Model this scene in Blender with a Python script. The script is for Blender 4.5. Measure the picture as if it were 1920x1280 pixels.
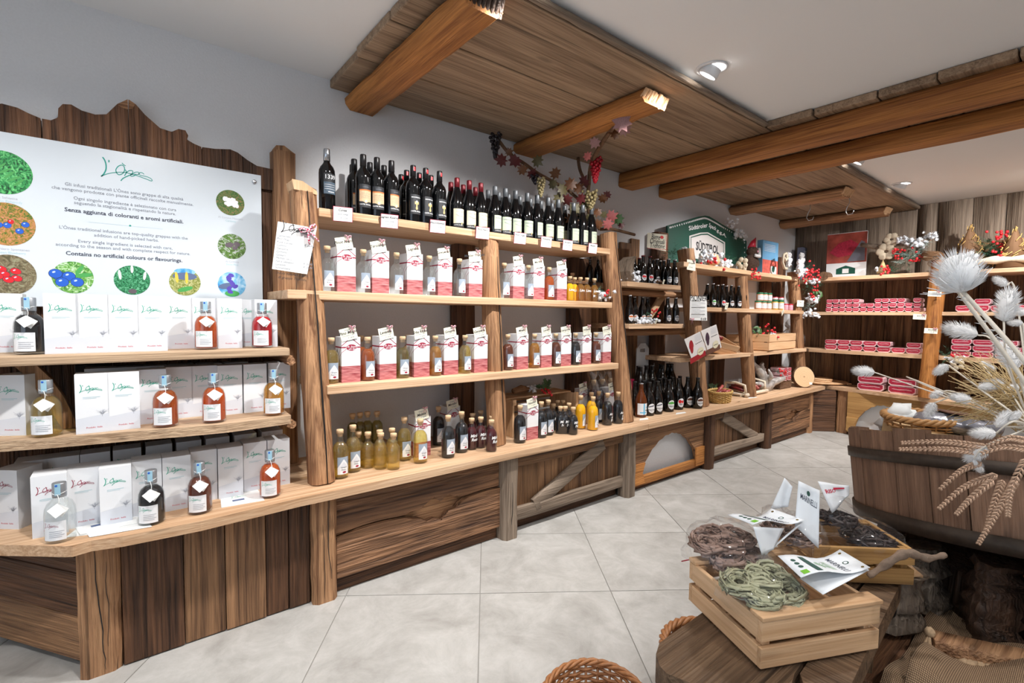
import bpy, math, random
from mathutils import Vector, Matrix
for _o in list(bpy.data.objects): bpy.data.objects.remove(_o)
scene = bpy.context.scene
C = scene.collection
PI = math.pi
# ---------------------------------------------------------------- camera (x along the left wall, y towards it, z up)
H = 1.26
FO = 918.12
YAW, PIT, ROL = math.radians(51.5807), math.radians(2.9861), math.radians(0.66325)
TILE_ROT = math.radians(54.6014)
FW = Vector((math.cos(YAW)*math.cos(PIT), math.sin(YAW)*math.cos(PIT), -math.sin(PIT)))
_rt = Vector((math.sin(YAW), -math.cos(YAW), 0)); _up = _rt.cross(FW)
RT = _rt*math.cos(ROL) + _up*math.sin(ROL); UP = RT.cross(FW)
cam_data = bpy.data.cameras.new('camera'); cam = bpy.data.objects.new('camera', cam_data); C.objects.link(cam)
cam_data.sensor_width = 36; cam_data.lens = FO/1920*36; cam_data.clip_start = .02
_m = Matrix((RT, UP, -FW)).transposed().to_4x4(); _m.translation = (0, 0, H); cam.matrix_world = _m
scene.camera = cam
# real points found from where a thing stands in the photograph and the plane that carries it
def ray(x, y): return FW*FO + RT*(x-960) - UP*(y-640)
def atz(x, y, z): d = ray(x, y); return Vector((0, 0, H)) + d*((z-H)/d.z)
def aty(x, y, Y): d = ray(x, y); return Vector((0, 0, H)) + d*(Y/d.y)
def atx(x, y, X): d = ray(x, y); return Vector((0, 0, H)) + d*(X/d.x)
# ---------------------------------------------------------------- world, exposure
scene.view_settings.view_transform = 'Standard'; scene.view_settings.look = 'None'
scene.view_settings.gamma = 1; scene.view_settings.use_curve_mapping = False
scene.view_settings.exposure = 0.62
try:
    scene.cycles.transparent_max_bounces = 20; scene.cycles.adaptive_threshold = .05; scene.cycles.max_bounces = 6; scene.cycles.diffuse_bounces = 3; scene.cycles.glossy_bounces = 3
    scene.cycles.use_denoising = True; scene.cycles.sample_clamp_indirect = 6
except Exception: pass
world = bpy.data.worlds.new('daylight'); scene.world = world; world.use_nodes = True
_bg = world.node_tree.nodes['Background']; _bg.inputs[0].default_value = (.74, .85, 1, 1); _bg.inputs[1].default_value = 1.5
# ceiling spots over the shelving (x, y, aim x, aim y, aim z, watts)
ZC = 2.48
SPOTS = [(-.95, 1.33, -.9, 2.3, .7, 50), (.12, 1.33, .05, 2.3, .55, 54), (1.2, 1.33, 1.15, 2.35, .85, 76), (2.28, 1.33, 2.05, 2.35, .9, 88),
         (3.33, 1.33, 3.3, 2.3, .8, 46), (4.37, 1.33, 4.2, 2.3, .9, 88), (5.48, 1.33, 5.75, 2.1, .9, 88), (5.3, .1, 6.5, 1.0, 1.1, 110)]
FILL_DOWN = [(-1.2, -.5, 34), (.9, -.75, 40), (2.2, .35, 38), (3.2, -.9, 36), (4.4, .1, 34), (5.4, -1.0, 36), (.6, .55, 18)]  # unseen downlights added as general fill light (x, y, watts)
# ---------------------------------------------------------------- helpers
def S(r, g, b):
    f = lambda c: (c/255/12.92) if c <= 10.31 else ((c/255+.055)/1.055)**2.4
    return (f(r), f(g), f(b), 1)
M = {}
def new_mat(name):
    m = bpy.data.materials.new(name); m.use_nodes = True; M[name] = m
    return m, m.node_tree, m.node_tree.nodes['Principled BSDF']
def mat(name, col, rough=.6, metal=0, spec=.5, noise=0, nscale=30, bump=0, emit=0, sub=0, tr=0, sheen=0):
    m, nt, b = new_mat(name)
    b.inputs['Base Color'].default_value = col; b.inputs['Roughness'].default_value = rough; b.inputs['Metallic'].default_value = metal
    b.inputs['Specular IOR Level'].default_value = spec
    if sheen: b.inputs['Sheen Weight'].default_value = sheen
    if tr: b.inputs['Transmission Weight'].default_value = tr
    if emit: b.inputs['Emission Color'].default_value = col; b.inputs['Emission Strength'].default_value = emit
    if noise or bump:
        tc = nt.nodes.new('ShaderNodeTexCoord'); n = nt.nodes.new('ShaderNodeTexNoise'); n.inputs['Scale'].default_value = nscale; n.inputs['Detail'].default_value = 5
        nt.links.new(tc.outputs['Object'], n.inputs['Vector'])
        if noise:
            hsv = nt.nodes.new('ShaderNodeHueSaturation'); hsv.inputs['Color'].default_value = col
            mr = nt.nodes.new('ShaderNodeMapRange'); mr.inputs[1].default_value = .3; mr.inputs[2].default_value = .7; mr.inputs[3].default_value = 1-noise; mr.inputs[4].default_value = 1+noise
            nt.links.new(n.outputs['Fac'], mr.inputs[0]); nt.links.new(mr.outputs[0], hsv.inputs['Value']); nt.links.new(hsv.outputs[0], b.inputs['Base Color'])
        if bump:
            bp = nt.nodes.new('ShaderNodeBump'); bp.inputs['Strength'].default_value = bump; bp.inputs['Distance'].default_value = .01
            nt.links.new(n.outputs['Fac'], bp.inputs['Height']); nt.links.new(bp.outputs[0], b.inputs['Normal'])
    return m
def wood(name, light, dark, axis, fine=1.0, bump=.5, rough=.62, vary=.22, crack=.5, spec=.3):
    """sawn or weathered wood: grain lines, broad tone, knots and drying cracks along one axis of the object"""
    m, nt, b = new_mat(name); L = nt.links.new; N = nt.nodes.new
    tc = N('ShaderNodeTexCoord'); oi = N('ShaderNodeObjectInfo')
    ml = N('ShaderNodeMath'); ml.operation = 'MULTIPLY'; ml.inputs[1].default_value = 57; L(oi.outputs['Random'], ml.inputs[0])
    ad = N('ShaderNodeVectorMath'); L(tc.outputs['Object'], ad.inputs[0]); L(ml.outputs[0], ad.inputs[1])
    def nz(across, along, detail, dist, rough_=.55):
        mp = N('ShaderNodeMapping'); sc = [across]*3; sc['xyz'.index(axis)] = along; mp.inputs['Scale'].default_value = sc; L(ad.outputs[0], mp.inputs[0])
        n = N('ShaderNodeTexNoise'); n.inputs['Scale'].default_value = 1; n.inputs['Detail'].default_value = detail; n.inputs['Distortion'].default_value = dist; n.inputs['Roughness'].default_value = rough_
        L(mp.outputs[0], n.inputs['Vector']); return n.outputs['Fac']
    def rng(sock, a, b_, c, d):
        mr = N('ShaderNodeMapRange'); mr.inputs[1].default_value = a; mr.inputs[2].default_value = b_; mr.inputs[3].default_value = c; mr.inputs[4].default_value = d; L(sock, mr.inputs[0]); return mr.outputs[0]
    g1 = nz(150*fine, 3.5, 2, .4); g2 = nz(30*fine, 1.1, 2, 1.2); g3 = nz(6, .9, 1, .6)
    mx = N('ShaderNodeMath'); mx.operation = 'MULTIPLY_ADD'; L(g2, mx.inputs[0]); mx.inputs[1].default_value = .55; 
    m2 = N('ShaderNodeMath'); m2.operation = 'MULTIPLY_ADD'; L(g1, m2.inputs[0]); m2.inputs[1].default_value = .42
    m3 = N('ShaderNodeMath'); m3.operation = 'MULTIPLY'; L(g3, m3.inputs[0]); m3.inputs[1].default_value = .35
    L(m3.outputs[0], m2.inputs[2]); L(m2.outputs[0], mx.inputs[2])
    rp = N('ShaderNodeValToRGB'); rp.color_ramp.elements[0].position = .48; rp.color_ramp.elements[0].color = dark; rp.color_ramp.elements[1].position = .8; rp.color_ramp.elements[1].color = light
    L(mx.outputs[0], rp.inputs[0])
    ck = rng(nz(38, .8, 1, .9), .27, .34, 1-crack, 1)
    mk = N('ShaderNodeMapping'); sk = [7]*3; sk['xyz'.index(axis)] = 2.2; mk.inputs['Scale'].default_value = sk; L(ad.outputs[0], mk.inputs[0])
    vo = N('ShaderNodeTexVoronoi'); vo.inputs['Scale'].default_value = 1; L(mk.outputs[0], vo.inputs['Vector'])
    kn = rng(vo.outputs['Distance'], .05, .13, 1-crack*.75, 1)
    mu = N('ShaderNodeMath'); mu.operation = 'MULTIPLY'; L(ck, mu.inputs[0]); L(kn, mu.inputs[1])
    va = rng(oi.outputs['Random'], 0, 1, 1-vary, 1+vary)
    mv = N('ShaderNodeMath'); mv.operation = 'MULTIPLY'; L(mu.outputs[0], mv.inputs[0]); L(va, mv.inputs[1])
    hs = N('ShaderNodeHueSaturation'); L(rp.outputs[0], hs.inputs['Color']); L(mv.outputs[0], hs.inputs['Value']); L(hs.outputs[0], b.inputs['Base Color'])
    mb = N('ShaderNodeMath'); mb.operation = 'MULTIPLY_ADD'; L(g2, mb.inputs[0]); mb.inputs[1].default_value = .65; L(g1, mb.inputs[2])
    bp = N('ShaderNodeBump'); bp.inputs['Strength'].default_value = bump; bp.inputs['Distance'].default_value = .012; L(mb.outputs[0], bp.inputs['Height']); L(bp.outputs[0], b.inputs['Normal'])
    b.inputs['Roughness'].default_value = rough; b.inputs['Specular IOR Level'].default_value = spec
    return m
def see_thru(name, tint, body, amount, rough=.04, gloss=1.45):
    """thin glass, film or clear liquid: part tinted see-through, part coloured body, with a sharp sheen"""
    m = bpy.data.materials.new(name); m.use_nodes = True; M[name] = m; nt = m.node_tree; nt.nodes.clear(); N = nt.nodes.new; L = nt.links.new
    o = N('ShaderNodeOutputMaterial'); t = N('ShaderNodeBsdfTransparent'); t.inputs[0].default_value = tint
    d = N('ShaderNodeBsdfDiffuse'); d.inputs[0].default_value = body; g = N('ShaderNodeBsdfGlossy'); g.inputs['Roughness'].default_value = rough
    lw = N('ShaderNodeLayerWeight'); lw.inputs[0].default_value = .5; pw = N('ShaderNodeMath'); pw.operation = 'POWER'; pw.inputs[1].default_value = 3.2; L(lw.outputs['Facing'], pw.inputs[0])
    fr = N('ShaderNodeMath'); fr.operation = 'MULTIPLY_ADD'; fr.inputs[1].default_value = .55*(gloss-1)*2; fr.inputs[2].default_value = .07*(gloss-1)*2; L(pw.outputs[0], fr.inputs[0])
    a = N('ShaderNodeMixShader'); a.inputs[0].default_value = amount; L(t.outputs[0], a.inputs[1]); L(d.outputs[0], a.inputs[2])
    b = N('ShaderNodeMixShader'); L(fr.outputs[0], b.inputs[0]); L(a.outputs[0], b.inputs[1]); L(g.outputs[0], b.inputs[2]); L(b.outputs[0], o.inputs[0])
    return m
def rbox(w, d, ch=.22):
    c = ch*min(w, d)
    a, b = w/2, d/2
    return [(-a+c, -b), (a-c, -b), (a, -b+c), (a, b-c), (a-c, b), (-a+c, b), (-a, b-c), (-a, -b+c)]
class MB:
    """collects shapes; build() links them as one mesh object"""
    def __init__(s): s.v = []; s.f = []; s.m = []; s.s = []
    def add(s, vs, fs, m=0, sm=False, X=None):
        n = len(s.v)
        s.v += [tuple(X @ Vector(v)) for v in vs] if X is not None else [tuple(v) for v in vs]
        for f in fs: s.f.append([i+n for i in f]); s.m.append(m); s.s.append(sm)
        return s
    def box(s, x0, y0, z0, x1, y1, z1, m=0, X=None):
        vs = [(x, y, z) for x in (x0, x1) for y in (y0, y1) for z in (z0, z1)]
        return s.add(vs, [(0, 1, 3, 2), (4, 6, 7, 5), (0, 4, 5, 1), (2, 3, 7, 6), (0, 2, 6, 4), (1, 5, 7, 3)], m, False, X)
    def cbox(s, c, d, m=0, X=None):
        return s.box(c[0]-d[0]/2, c[1]-d[1]/2, c[2]-d[2]/2, c[0]+d[0]/2, c[1]+d[1]/2, c[2]+d[2]/2, m, X)
    def prism(s, poly, a, b, plane='xz', m=0, X=None, sm=False):
        P3 = {'xz': lambda p, h: (p[0], h, p[1]), 'xy': lambda p, h: (p[0], p[1], h), 'yz': lambda p, h: (h, p[0], p[1])}[plane]
        n = len(poly); vs = [P3(p, a) for p in poly] + [P3(p, b) for p in poly]
        fs = [list(range(n))[::-1], [i+n for i in range(n)]]
        s.add(vs, fs, m, False, X)
        return s.add(vs, [(i, (i+1) % n, (i+1) % n+n, i+n) for i in range(n)], m, sm, X)
    def flat(s, poly, m=0, X=None): return s.add([(p[0], p[1], 0) for p in poly], [list(range(len(poly)))], m, False, X)
    def lathe(s, prof, seg=20, m=0, X=None, cap=True, sm=True, a0=0, a1=2*PI):
        full = abs(a1-a0-2*PI) < 1e-6; k = seg if full else seg+1; vs = []; fs = []
        for r, z in prof:
            for i in range(k): a = a0+(a1-a0)*i/seg; vs.append((r*math.cos(a), r*math.sin(a), z))
        for j in range(len(prof)-1):
            for i in range(seg if not full else k):
                i2 = (i+1) % k if full else i+1
                fs.append((j*k+i, j*k+i2, (j+1)*k+i2, (j+1)*k+i))
        if cap and full:
            if prof[0][0] > 1e-6: fs.append(tuple(range(k))[::-1])
            if prof[-1][0] > 1e-6: fs.append(tuple((len(prof)-1)*k+i for i in range(k)))
        return s.add(vs, fs, m, sm, X)
    def tube(s, pts, r, seg=6, m=0, X=None, cap=True, sm=True, flat=1.0):
        pts = [Vector(p) for p in pts]; n = len(pts); rs = r if isinstance(r, (list, tuple)) else [r]*n
        vs = []; u = None
        for i, p in enumerate(pts):
            t = (pts[min(i+1, n-1)]-pts[max(i-1, 0)]); t = t.normalized() if t.length > 1e-9 else Vector((0, 0, 1))
            if u is None: u = t.orthogonal().normalized()
            else:
                u = u - t*u.dot(t); u = u.normalized() if u.length > 1e-6 else t.orthogonal().normalized()
            w = t.cross(u)
            for k in range(seg): a = 2*PI*k/seg; vs.append(p + (u*math.cos(a)+w*math.sin(a)*flat)*rs[i])
        fs = [(i*seg+k, i*seg+(k+1) % seg, (i+1)*seg+(k+1) % seg, (i+1)*seg+k) for i in range(n-1) for k in range(seg)]
        if cap: fs += [tuple(range(seg))[::-1], tuple((n-1)*seg+k for k in range(seg))]
        return s.add(vs, fs, m, sm, X)
    def ball(s, c, r, seg=8, rings=6, m=0, sc=(1, 1, 1), X=None, jit=0, rnd=None):
        vs = [(c[0], c[1], c[2]-r*sc[2])]; fs = []
        for j in range(1, rings):
            t = PI*j/rings
            for i in range(seg):
                a = 2*PI*i/seg; q = r*(1+(rnd.uniform(-jit, jit) if jit else 0))
                vs.append((c[0]+q*sc[0]*math.sin(t)*math.cos(a), c[1]+q*sc[1]*math.sin(t)*math.sin(a), c[2]-q*sc[2]*math.cos(t)))
        vs.append((c[0], c[1], c[2]+r*sc[2])); e = len(vs)-1
        fs += [(0, 1+(i+1) % seg, 1+i) for i in range(seg)]
        for j in range(rings-2): fs += [(1+j*seg+i, 1+j*seg+(i+1) % seg, 1+(j+1)*seg+(i+1) % seg, 1+(j+1)*seg+i) for i in range(seg)]
        fs += [(e, 1+(rings-2)*seg+i, 1+(rings-2)*seg+(i+1) % seg) for i in range(seg)]
        return s.add(vs, fs, m, True, X)
    def loft(s, p0, p1, w, d, n=7, jit=.004, seed=0, taper=1, ch=.22, side=None, m=0, bow=0, sm=True, secs=None):
        """hewn timber from p0 to p1: a chamfered section that wobbles along its length"""
        R = random.Random(seed); p0 = Vector(p0); p1 = Vector(p1); t = (p1-p0).normalized()
        a = Vector(side) if side else (Vector((1, 0, 0)) if abs(t.x) < .9 else Vector((0, 1, 0)))
        a = (a-t*a.dot(t)).normalized(); b = t.cross(a); sec = rbox(w, d, ch) if secs is None else secs; k = len(sec); vs = []; j0 = [R.uniform(-jit, jit) for _ in range(k)]
        for i in range(n+1):
            q = i/n; f = 1+(taper-1)*q; c = p0.lerp(p1, q) + a*(bow*math.sin(PI*q)) + a*R.uniform(-jit, jit)*.6 + b*R.uniform(-jit, jit)*.6
            for e, (x, y) in enumerate(sec):
                l = math.hypot(x, y); g = f*(1+(j0[e]+R.uniform(-jit, jit)*.6)/l)
                vs.append(c + a*x*g + b*y*g)
        fs = [(i*k+e, i*k+(e+1) % k, (i+1)*k+(e+1) % k, (i+1)*k+e) for i in range(n) for e in range(k)]
        s.add(vs, fs, m, sm); s.add(vs, [tuple(range(k))[::-1], tuple(n*k+e for e in range(k))], m, False)
        return s
    def ribbon(s, pts, w, m=0, X=None):
        """a flat stroke in the x-y plane"""
        n = len(pts); vs = []
        for i, p in enumerate(pts):
            a = pts[max(i-1, 0)]; b = pts[min(i+1, n-1)]; dx, dy = b[0]-a[0], b[1]-a[1]; l = math.hypot(dx, dy) or 1
            ww = w[i] if isinstance(w, (list, tuple)) else w
            vs += [(p[0]-dy/l*ww/2, p[1]+dx/l*ww/2, 0), (p[0]+dy/l*ww/2, p[1]-dx/l*ww/2, 0)]
        return s.add(vs, [(2*i+1, 2*i+3, 2*i+2, 2*i) for i in range(n-1)], m, False, X)
    def text(s, string, size, m=0, X=None, shear=0, align='CENTER', bold=0, spacing=1):
        vs, fs = text_geo(string, size, shear, align, bold, spacing)
        return s.add(vs, fs, m, False, X)
    def xf(s, fn): s.v = [tuple(fn(Vector(v))) for v in s.v]; return s
    def mesh(s, name, mats):
        me = bpy.data.meshes.new(name); me.from_pydata(s.v, [], s.f)
        for q in (mats if isinstance(mats, (list, tuple)) else [mats]): me.materials.append(M[q] if isinstance(q, str) else q)
        me.polygons.foreach_set('material_index', s.m); me.polygons.foreach_set('use_smooth', s.s); me.update()
        return me
    def build(s, name, mats, parent=None, bevel=0, loc=None, rz=0):
        o = bpy.data.objects.new(name, s.mesh(name, mats)); C.objects.link(o); o.parent = parent
        if loc is not None: o.location = loc; o.rotation_euler.z = rz
        if bevel:
            b = o.modifiers.new('bevel', 'BEVEL'); b.width = bevel; b.segments = 2; b.limit_method = 'ANGLE'; b.angle_limit = .7
        return o
_tg = {}
def text_geo(string, size, shear, align, bold, spacing):
    k = (string, shear, align, bold, spacing)
    if k not in _tg:
        cu = bpy.data.curves.new('lettering', 'FONT'); cu.body = string; cu.size = 1; cu.shear = shear; cu.align_x = align; cu.align_y = 'CENTER'
        cu.resolution_u = 2; cu.offset = bold; cu.space_character = spacing; cu.fill_mode = 'FRONT'
        o = bpy.data.objects.new('lettering', cu); C.objects.link(o); bpy.context.view_layer.update()
        me = bpy.data.meshes.new_from_object(o.evaluated_get(bpy.context.evaluated_depsgraph_get()))
        _tg[k] = ([tuple(v.co) for v in me.vertices], [tuple(p.vertices) for p in me.polygons])
        bpy.data.objects.remove(o); bpy.data.curves.remove(cu); bpy.data.meshes.remove(me)
    vs, fs = _tg[k]
    return [(x*size, y*size, 0) for x, y, z in vs], fs
def tag(o, label, cat=None, group=None, kind=None):
    if label: o['label'] = label
    if cat: o['category'] = cat
    if group: o['group'] = group
    if kind: o['kind'] = kind
    return o
def thing(name, label, cat, loc=(0, 0, 0), rz=0, group=None):
    o = bpy.data.objects.new(name, None); C.objects.link(o); o.location = loc; o.rotation_euler = (0, 0, rz); o.empty_display_size = .02
    return tag(o, label, cat, group)
def frame(origin, right, up):
    """matrix that lays the x-y plane on a surface"""
    r = Vector(right).normalized(); u = Vector(up); u = (u-r*u.dot(r)).normalized(); n = r.cross(u)
    X = Matrix((r, u, n)).transposed().to_4x4(); X.translation = Vector(origin); return X
T = Matrix.Translation
def RZ(a): return Matrix.Rotation(a, 4, 'Z')
def RX(a): return Matrix.Rotation(a, 4, 'X')
def RY(a): return Matrix.Rotation(a, 4, 'Y')
FRONT = lambda x, y, z: frame((x, y, z), (1, 0, 0), (0, 0, 1))      # facing the room, away from the left wall
BACKF = lambda x, y, z: frame((x, y, z), (0, -1, 0), (0, 0, 1))     # facing the room, away from the back wall
ORD = ['first', 'second', 'third', 'fourth', 'fifth', 'sixth', 'seventh', 'eighth', 'ninth', 'tenth', 'eleventh', 'twelfth', 'thirteenth', 'fourteenth', 'fifteenth']
def smooth_path(pts, n=6):
    """Catmull-Rom through the points"""
    P = [Vector(p) for p in pts]; out = []
    for i in range(len(P)-1):
        a, b, c, d = P[max(i-1, 0)], P[i], P[i+1], P[min(i+2, len(P)-1)]
        for k in range(n):
            t = k/n; out.append(.5*((2*b)+(c-a)*t+(2*a-5*b+4*c-d)*t*t+(3*b-a-3*c+d)*t**3))
    out.append(P[-1]); return out
# ---------------------------------------------------------------- materials
for ax in 'xyz':
    wood('shelf_'+ax, S(220, 186, 152), S(174, 134, 98), ax, bump=.15, vary=.06, crack=.3)
    wood('post_'+ax, S(190, 145, 106), S(104, 68, 45), ax, fine=.9, bump=.8, vary=.12, crack=.5)
    wood('old_'+ax, S(160, 120, 86), S(70, 47, 34), ax, fine=.8, bump=.9, vary=.3, crack=.55)
    wood('dark_'+ax, S(118, 82, 58), S(48, 31, 22), ax, fine=.8, bump=.9, vary=.25, crack=.5)
    wood('grey_'+ax, S(154, 137, 120), S(96, 81, 68), ax, fine=1, bump=.5, vary=.09, crack=.45)
    wood('beam_'+ax, S(198, 134, 72), S(124, 74, 36), ax, bump=.5, vary=.1, crack=.45)
    wood('canopy_'+ax, S(170, 144, 118), S(114, 92, 72), ax, bump=.3, vary=.14, crack=.45)
    wood('pale_'+ax, S(226, 188, 148), S(196, 152, 110), ax, bump=.12, vary=.06, crack=.2)
    wood('honey_'+ax, S(194, 152, 96), S(152, 110, 64), ax, bump=.15, vary=.08, crack=.3)
    wood('tub_'+ax, S(140, 108, 86), S(98, 72, 56), ax, fine=1.2, bump=.3, vary=.1, crack=.3)
    wood('bench_'+ax, S(128, 102, 78), S(66, 48, 34), ax, fine=.8, bump=.6, vary=.1, crack=.6)
wood('stump_grey', S(140, 124, 108), S(56, 46, 38), 'z', fine=.5, bump=1, vary=.2, crack=.7)
wood('stump_dark', S(78, 56, 42), S(26, 19, 15), 'z', fine=.5, bump=1, vary=.2, crack=.7)
wood('stump_red', S(150, 94, 52), S(56, 32, 20), 'z', fine=.5, bump=1, vary=.2, crack=.7)
wood('brushed_x', S(158, 116, 84), S(62, 41, 30), 'x', fine=.42, bump=1.6, vary=.1, crack=.5)
mat('plaster', S(226, 227, 229), .9, noise=.02, nscale=120, bump=.12)
mat('ceiling_paint', S(240, 240, 240), .9)
mat('grout', S(150, 147, 142), .9)
mat('white', S(229, 231, 234), .55); mat('paper', S(226, 227, 225), .75); mat('cream_card', S(238, 236, 216), .75)
mat('teal', S(0, 150, 136), .6); mat('box_teal', S(20, 168, 140), .6); mat('wine_print', S(150, 20, 60), .6); mat('crimson', S(152, 26, 58), .55)
mat('ink', S(34, 34, 40), .7); mat('grey_ink', S(128, 134, 146), .7); mat('pale_ink', S(170, 205, 212), .7); mat('slate_ink', S(60, 66, 84), .7); mat('mist', S(212, 216, 224), .6)
mat('tree_print', S(176, 180, 190), .7); mat('red_print', S(205, 40, 70), .6)
mat('cork', S(222, 190, 150), .8, noise=.12, nscale=200); mat('steel', S(205, 208, 212), .3, metal=1); mat('zinc', S(176, 180, 186), .4, metal=.8)
mat('seal', S(150, 190, 208), .5); mat('blue', S(30, 90, 190), .5)
mat('black', S(18, 17, 18), .5); mat('iron', S(70, 60, 52), .55, metal=.6, noise=.2, nscale=60)
mat('lamp_glass', (1, .98, .95, 1), .3, emit=14); M['lamp_glass'].cycles.emission_sampling = 'NONE'
# ================================================================ the room
XB, YW, XF, YR = 6.65, 2.66, -1.9, -2.2
def struct(name, mb, m, label, bevel=0, parent=None):
    o = mb.build(name, m, parent, bevel)
    if parent is None: tag(o, label, None, None, 'structure')
    return o
wall_left = struct('wall_left', MB().box(XF-.12, YW, -.1, XB+.12, YW+.12, 2.6), 'plaster', 'white plastered wall behind the long shelving')
wall_back = struct('wall_back', MB().box(XB, YR, -.1, XB+.12, YW, 2.6), 'plaster', 'far end wall clad in weathered upright planks')
struct('wall_right', MB().box(XF, YR-.12, -.1, XB, YR, 2.6), 'plaster', 'plain white wall on the other side of the shop')
w = MB()
w.box(XF-.12, YR, -.1, XF, -1.7, 2.6); w.box(XF-.12, 1.2, -.1, XF, YW, 2.6); w.box(XF-.12, -1.7, -.1, XF, 1.2, .5); w.box(XF-.12, -1.7, 2.3, XF, 1.2, 2.6)
struct('wall_front', w, 'plaster', 'white wall with the shop window behind the viewer')
w = MB()
for y in (-1.7, -.75, .2, 1.15): w.box(XF-.09, y, .5, XF-.03, y+.05, 2.3)
for z in (.5, 2.25): w.box(XF-.09, -1.65, z, XF-.03, 1.15, z+.05)
win = struct('window_1', w, 'white', 'white framed shop window')
see_thru('window_glass', (.97, .98, .98, 1), (.8, .9, .9, 1), .02)
for y in (-1.65, -.7, .25): MB().box(XF-.065, y, .55, XF-.055, y+.9, 2.25).build('pane', 'window_glass', win)
struct('ceiling', MB().box(XF-.12, YR-.12, ZC, XB+.12, YW+.12, ZC+.1), 'ceiling_paint', 'smooth white ceiling with recessed spots')
# floor: each stone-look tile on its bed, laid askew to the walls
m, nt, b = new_mat('floor_tile')
tc = nt.nodes.new('ShaderNodeTexCoord'); oi = nt.nodes.new('ShaderNodeObjectInfo'); ad = nt.nodes.new('ShaderNodeVectorMath'); ml = nt.nodes.new('ShaderNodeMath'); ml.operation = 'MULTIPLY'; ml.inputs[1].default_value = 31
nt.links.new(oi.outputs['Random'], ml.inputs[0]); nt.links.new(tc.outputs['Object'], ad.inputs[0]); nt.links.new(ml.outputs[0], ad.inputs[1])
n1 = nt.nodes.new('ShaderNodeTexNoise'); n1.inputs['Scale'].default_value = 5; n1.inputs['Detail'].default_value = 9; n1.inputs['Roughness'].default_value = .72; n1.inputs['Distortion'].default_value = .4
nt.links.new(ad.outputs[0], n1.inputs['Vector'])
rp = nt.nodes.new('ShaderNodeValToRGB'); rp.color_ramp.elements[0].position = .3; rp.color_ramp.elements[0].color = S(152, 149, 144); rp.color_ramp.elements[1].position = .68; rp.color_ramp.elements[1].color = S(188, 186, 182)
nt.links.new(n1.outputs['Fac'], rp.inputs[0]); nt.links.new(rp.outputs[0], b.inputs['Base Color']); b.inputs['Roughness'].default_value = .5; b.inputs['Specular IOR Level'].default_value = .35
bp = nt.nodes.new('ShaderNodeBump'); bp.inputs['Strength'].default_value = .08; nt.links.new(n1.outputs['Fac'], bp.inputs['Height']); nt.links.new(bp.outputs[0], b.inputs['Normal'])
floor = struct('floor', MB().box(XF-.12, YR-.12, -.1, XB+.12, YW+.12, -.0035), 'grout', 'pale stone-look tiled floor laid at an angle')
def clip_rect(poly, x0, x1, y0, y1):
    for ax, lim, sg in ((0, x0, 1), (0, x1, -1), (1, y0, 1), (1, y1, -1)):
        out = []
        for i in range(len(poly)):
            p, q = poly[i], poly[(i+1) % len(poly)]; a = (p[ax]-lim)*sg; c = (q[ax]-lim)*sg
            if a >= 0: out.append(p)
            if a*c < 0: t = a/(a-c); out.append((p[0]+(q[0]-p[0])*t, p[1]+(q[1]-p[1])*t))
        poly = out
        if not poly: return []
    return poly
ct, st = math.cos(TILE_ROT), math.sin(TILE_ROT)
for i in range(-8, 18):
    for j in range(-14, 12):
        t0, s0 = 2.166+(i-4)*.6, .018+j*.6; g = .0022
        q = [(t0+g, s0+g), (t0+.6-g, s0+g), (t0+.6-g, s0+.6-g), (t0+g, s0+.6-g)]
        q = [(a*ct-c*st, a*st+c*ct) for a, c in q]
        k = clip_rect(q, XF+.002, XB-.002, YR+.002, YW-.002)
        if len(k) < 3: continue
        ar = abs(sum(k[e][0]*k[(e+1) % len(k)][1]-k[(e+1) % len(k)][0]*k[e][1] for e in range(len(k))))/2
        if ar < .002: continue
        MB().prism(k, -.009, 0, 'xy').build('floor_tile', 'floor_tile', floor)
# end wall: upright planks, each its own board
R = random.Random(5); y = YW-.004
while y > -1.2:
    wd = R.uniform(.15, .27)
    for z0, z1, mm in ((0, 1.76, 'old_z'), (1.763, ZC-.002, 'grey_z')): MB().loft((XB-.016-R.uniform(0, .006), y-wd/2, z0), (XB-.016, y-wd/2, z1), .03, wd-.004, n=4, jit=.002, seed=R.random(), ch=.06, side=(1, 0, 0)).build('plank', mm, wall_back)
    y -= wd
# ---------------------------------------------------------------- plank canopy under the ceiling and its beams
ZK = 2.436
canopy = thing('ceiling_canopy', 'weathered plank canopy fixed under the white ceiling above the shelves', 'canopy', (0, 0, 0))
ys = [YW-.002, atz(800, 152, ZK).y, atz(900, 107, ZK).y, 1.46]
for a, c in zip(ys, ys[1:]):
    x0 = .87+R.uniform(-.02, .02)
    for x1, x2 in ((x0, 3.42), (3.424, XB-.045)):
        MB().box(x1, c+.005, ZK, x2, a-.003, ZC-.001).build('plank', 'canopy_x', canopy, bevel=.006)
MB().loft((1.0, 1.448, ZK+.018), (3.12, 1.448, ZK+.018), .03, .03, n=30, jit=.002, seed=3).build('edge_strip', 'grey_x', canopy)
MB().loft((4.0, 1.44, ZK+.016), (XB-.06, 1.45, ZK+.012), .04, .04, n=30, jit=.003, seed=4).build('edge_strip', 'grey_x', canopy)
y = 1.455
while y > YR+.3:
    wd = R.uniform(.24, .34); MB().box(3.15+R.uniform(-.008, .008), y-wd+.006, ZK, 3.985+R.uniform(-.008, .008), y, ZC-.001).build('plank', 'canopy_x', canopy, bevel=.008); y -= wd
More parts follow.
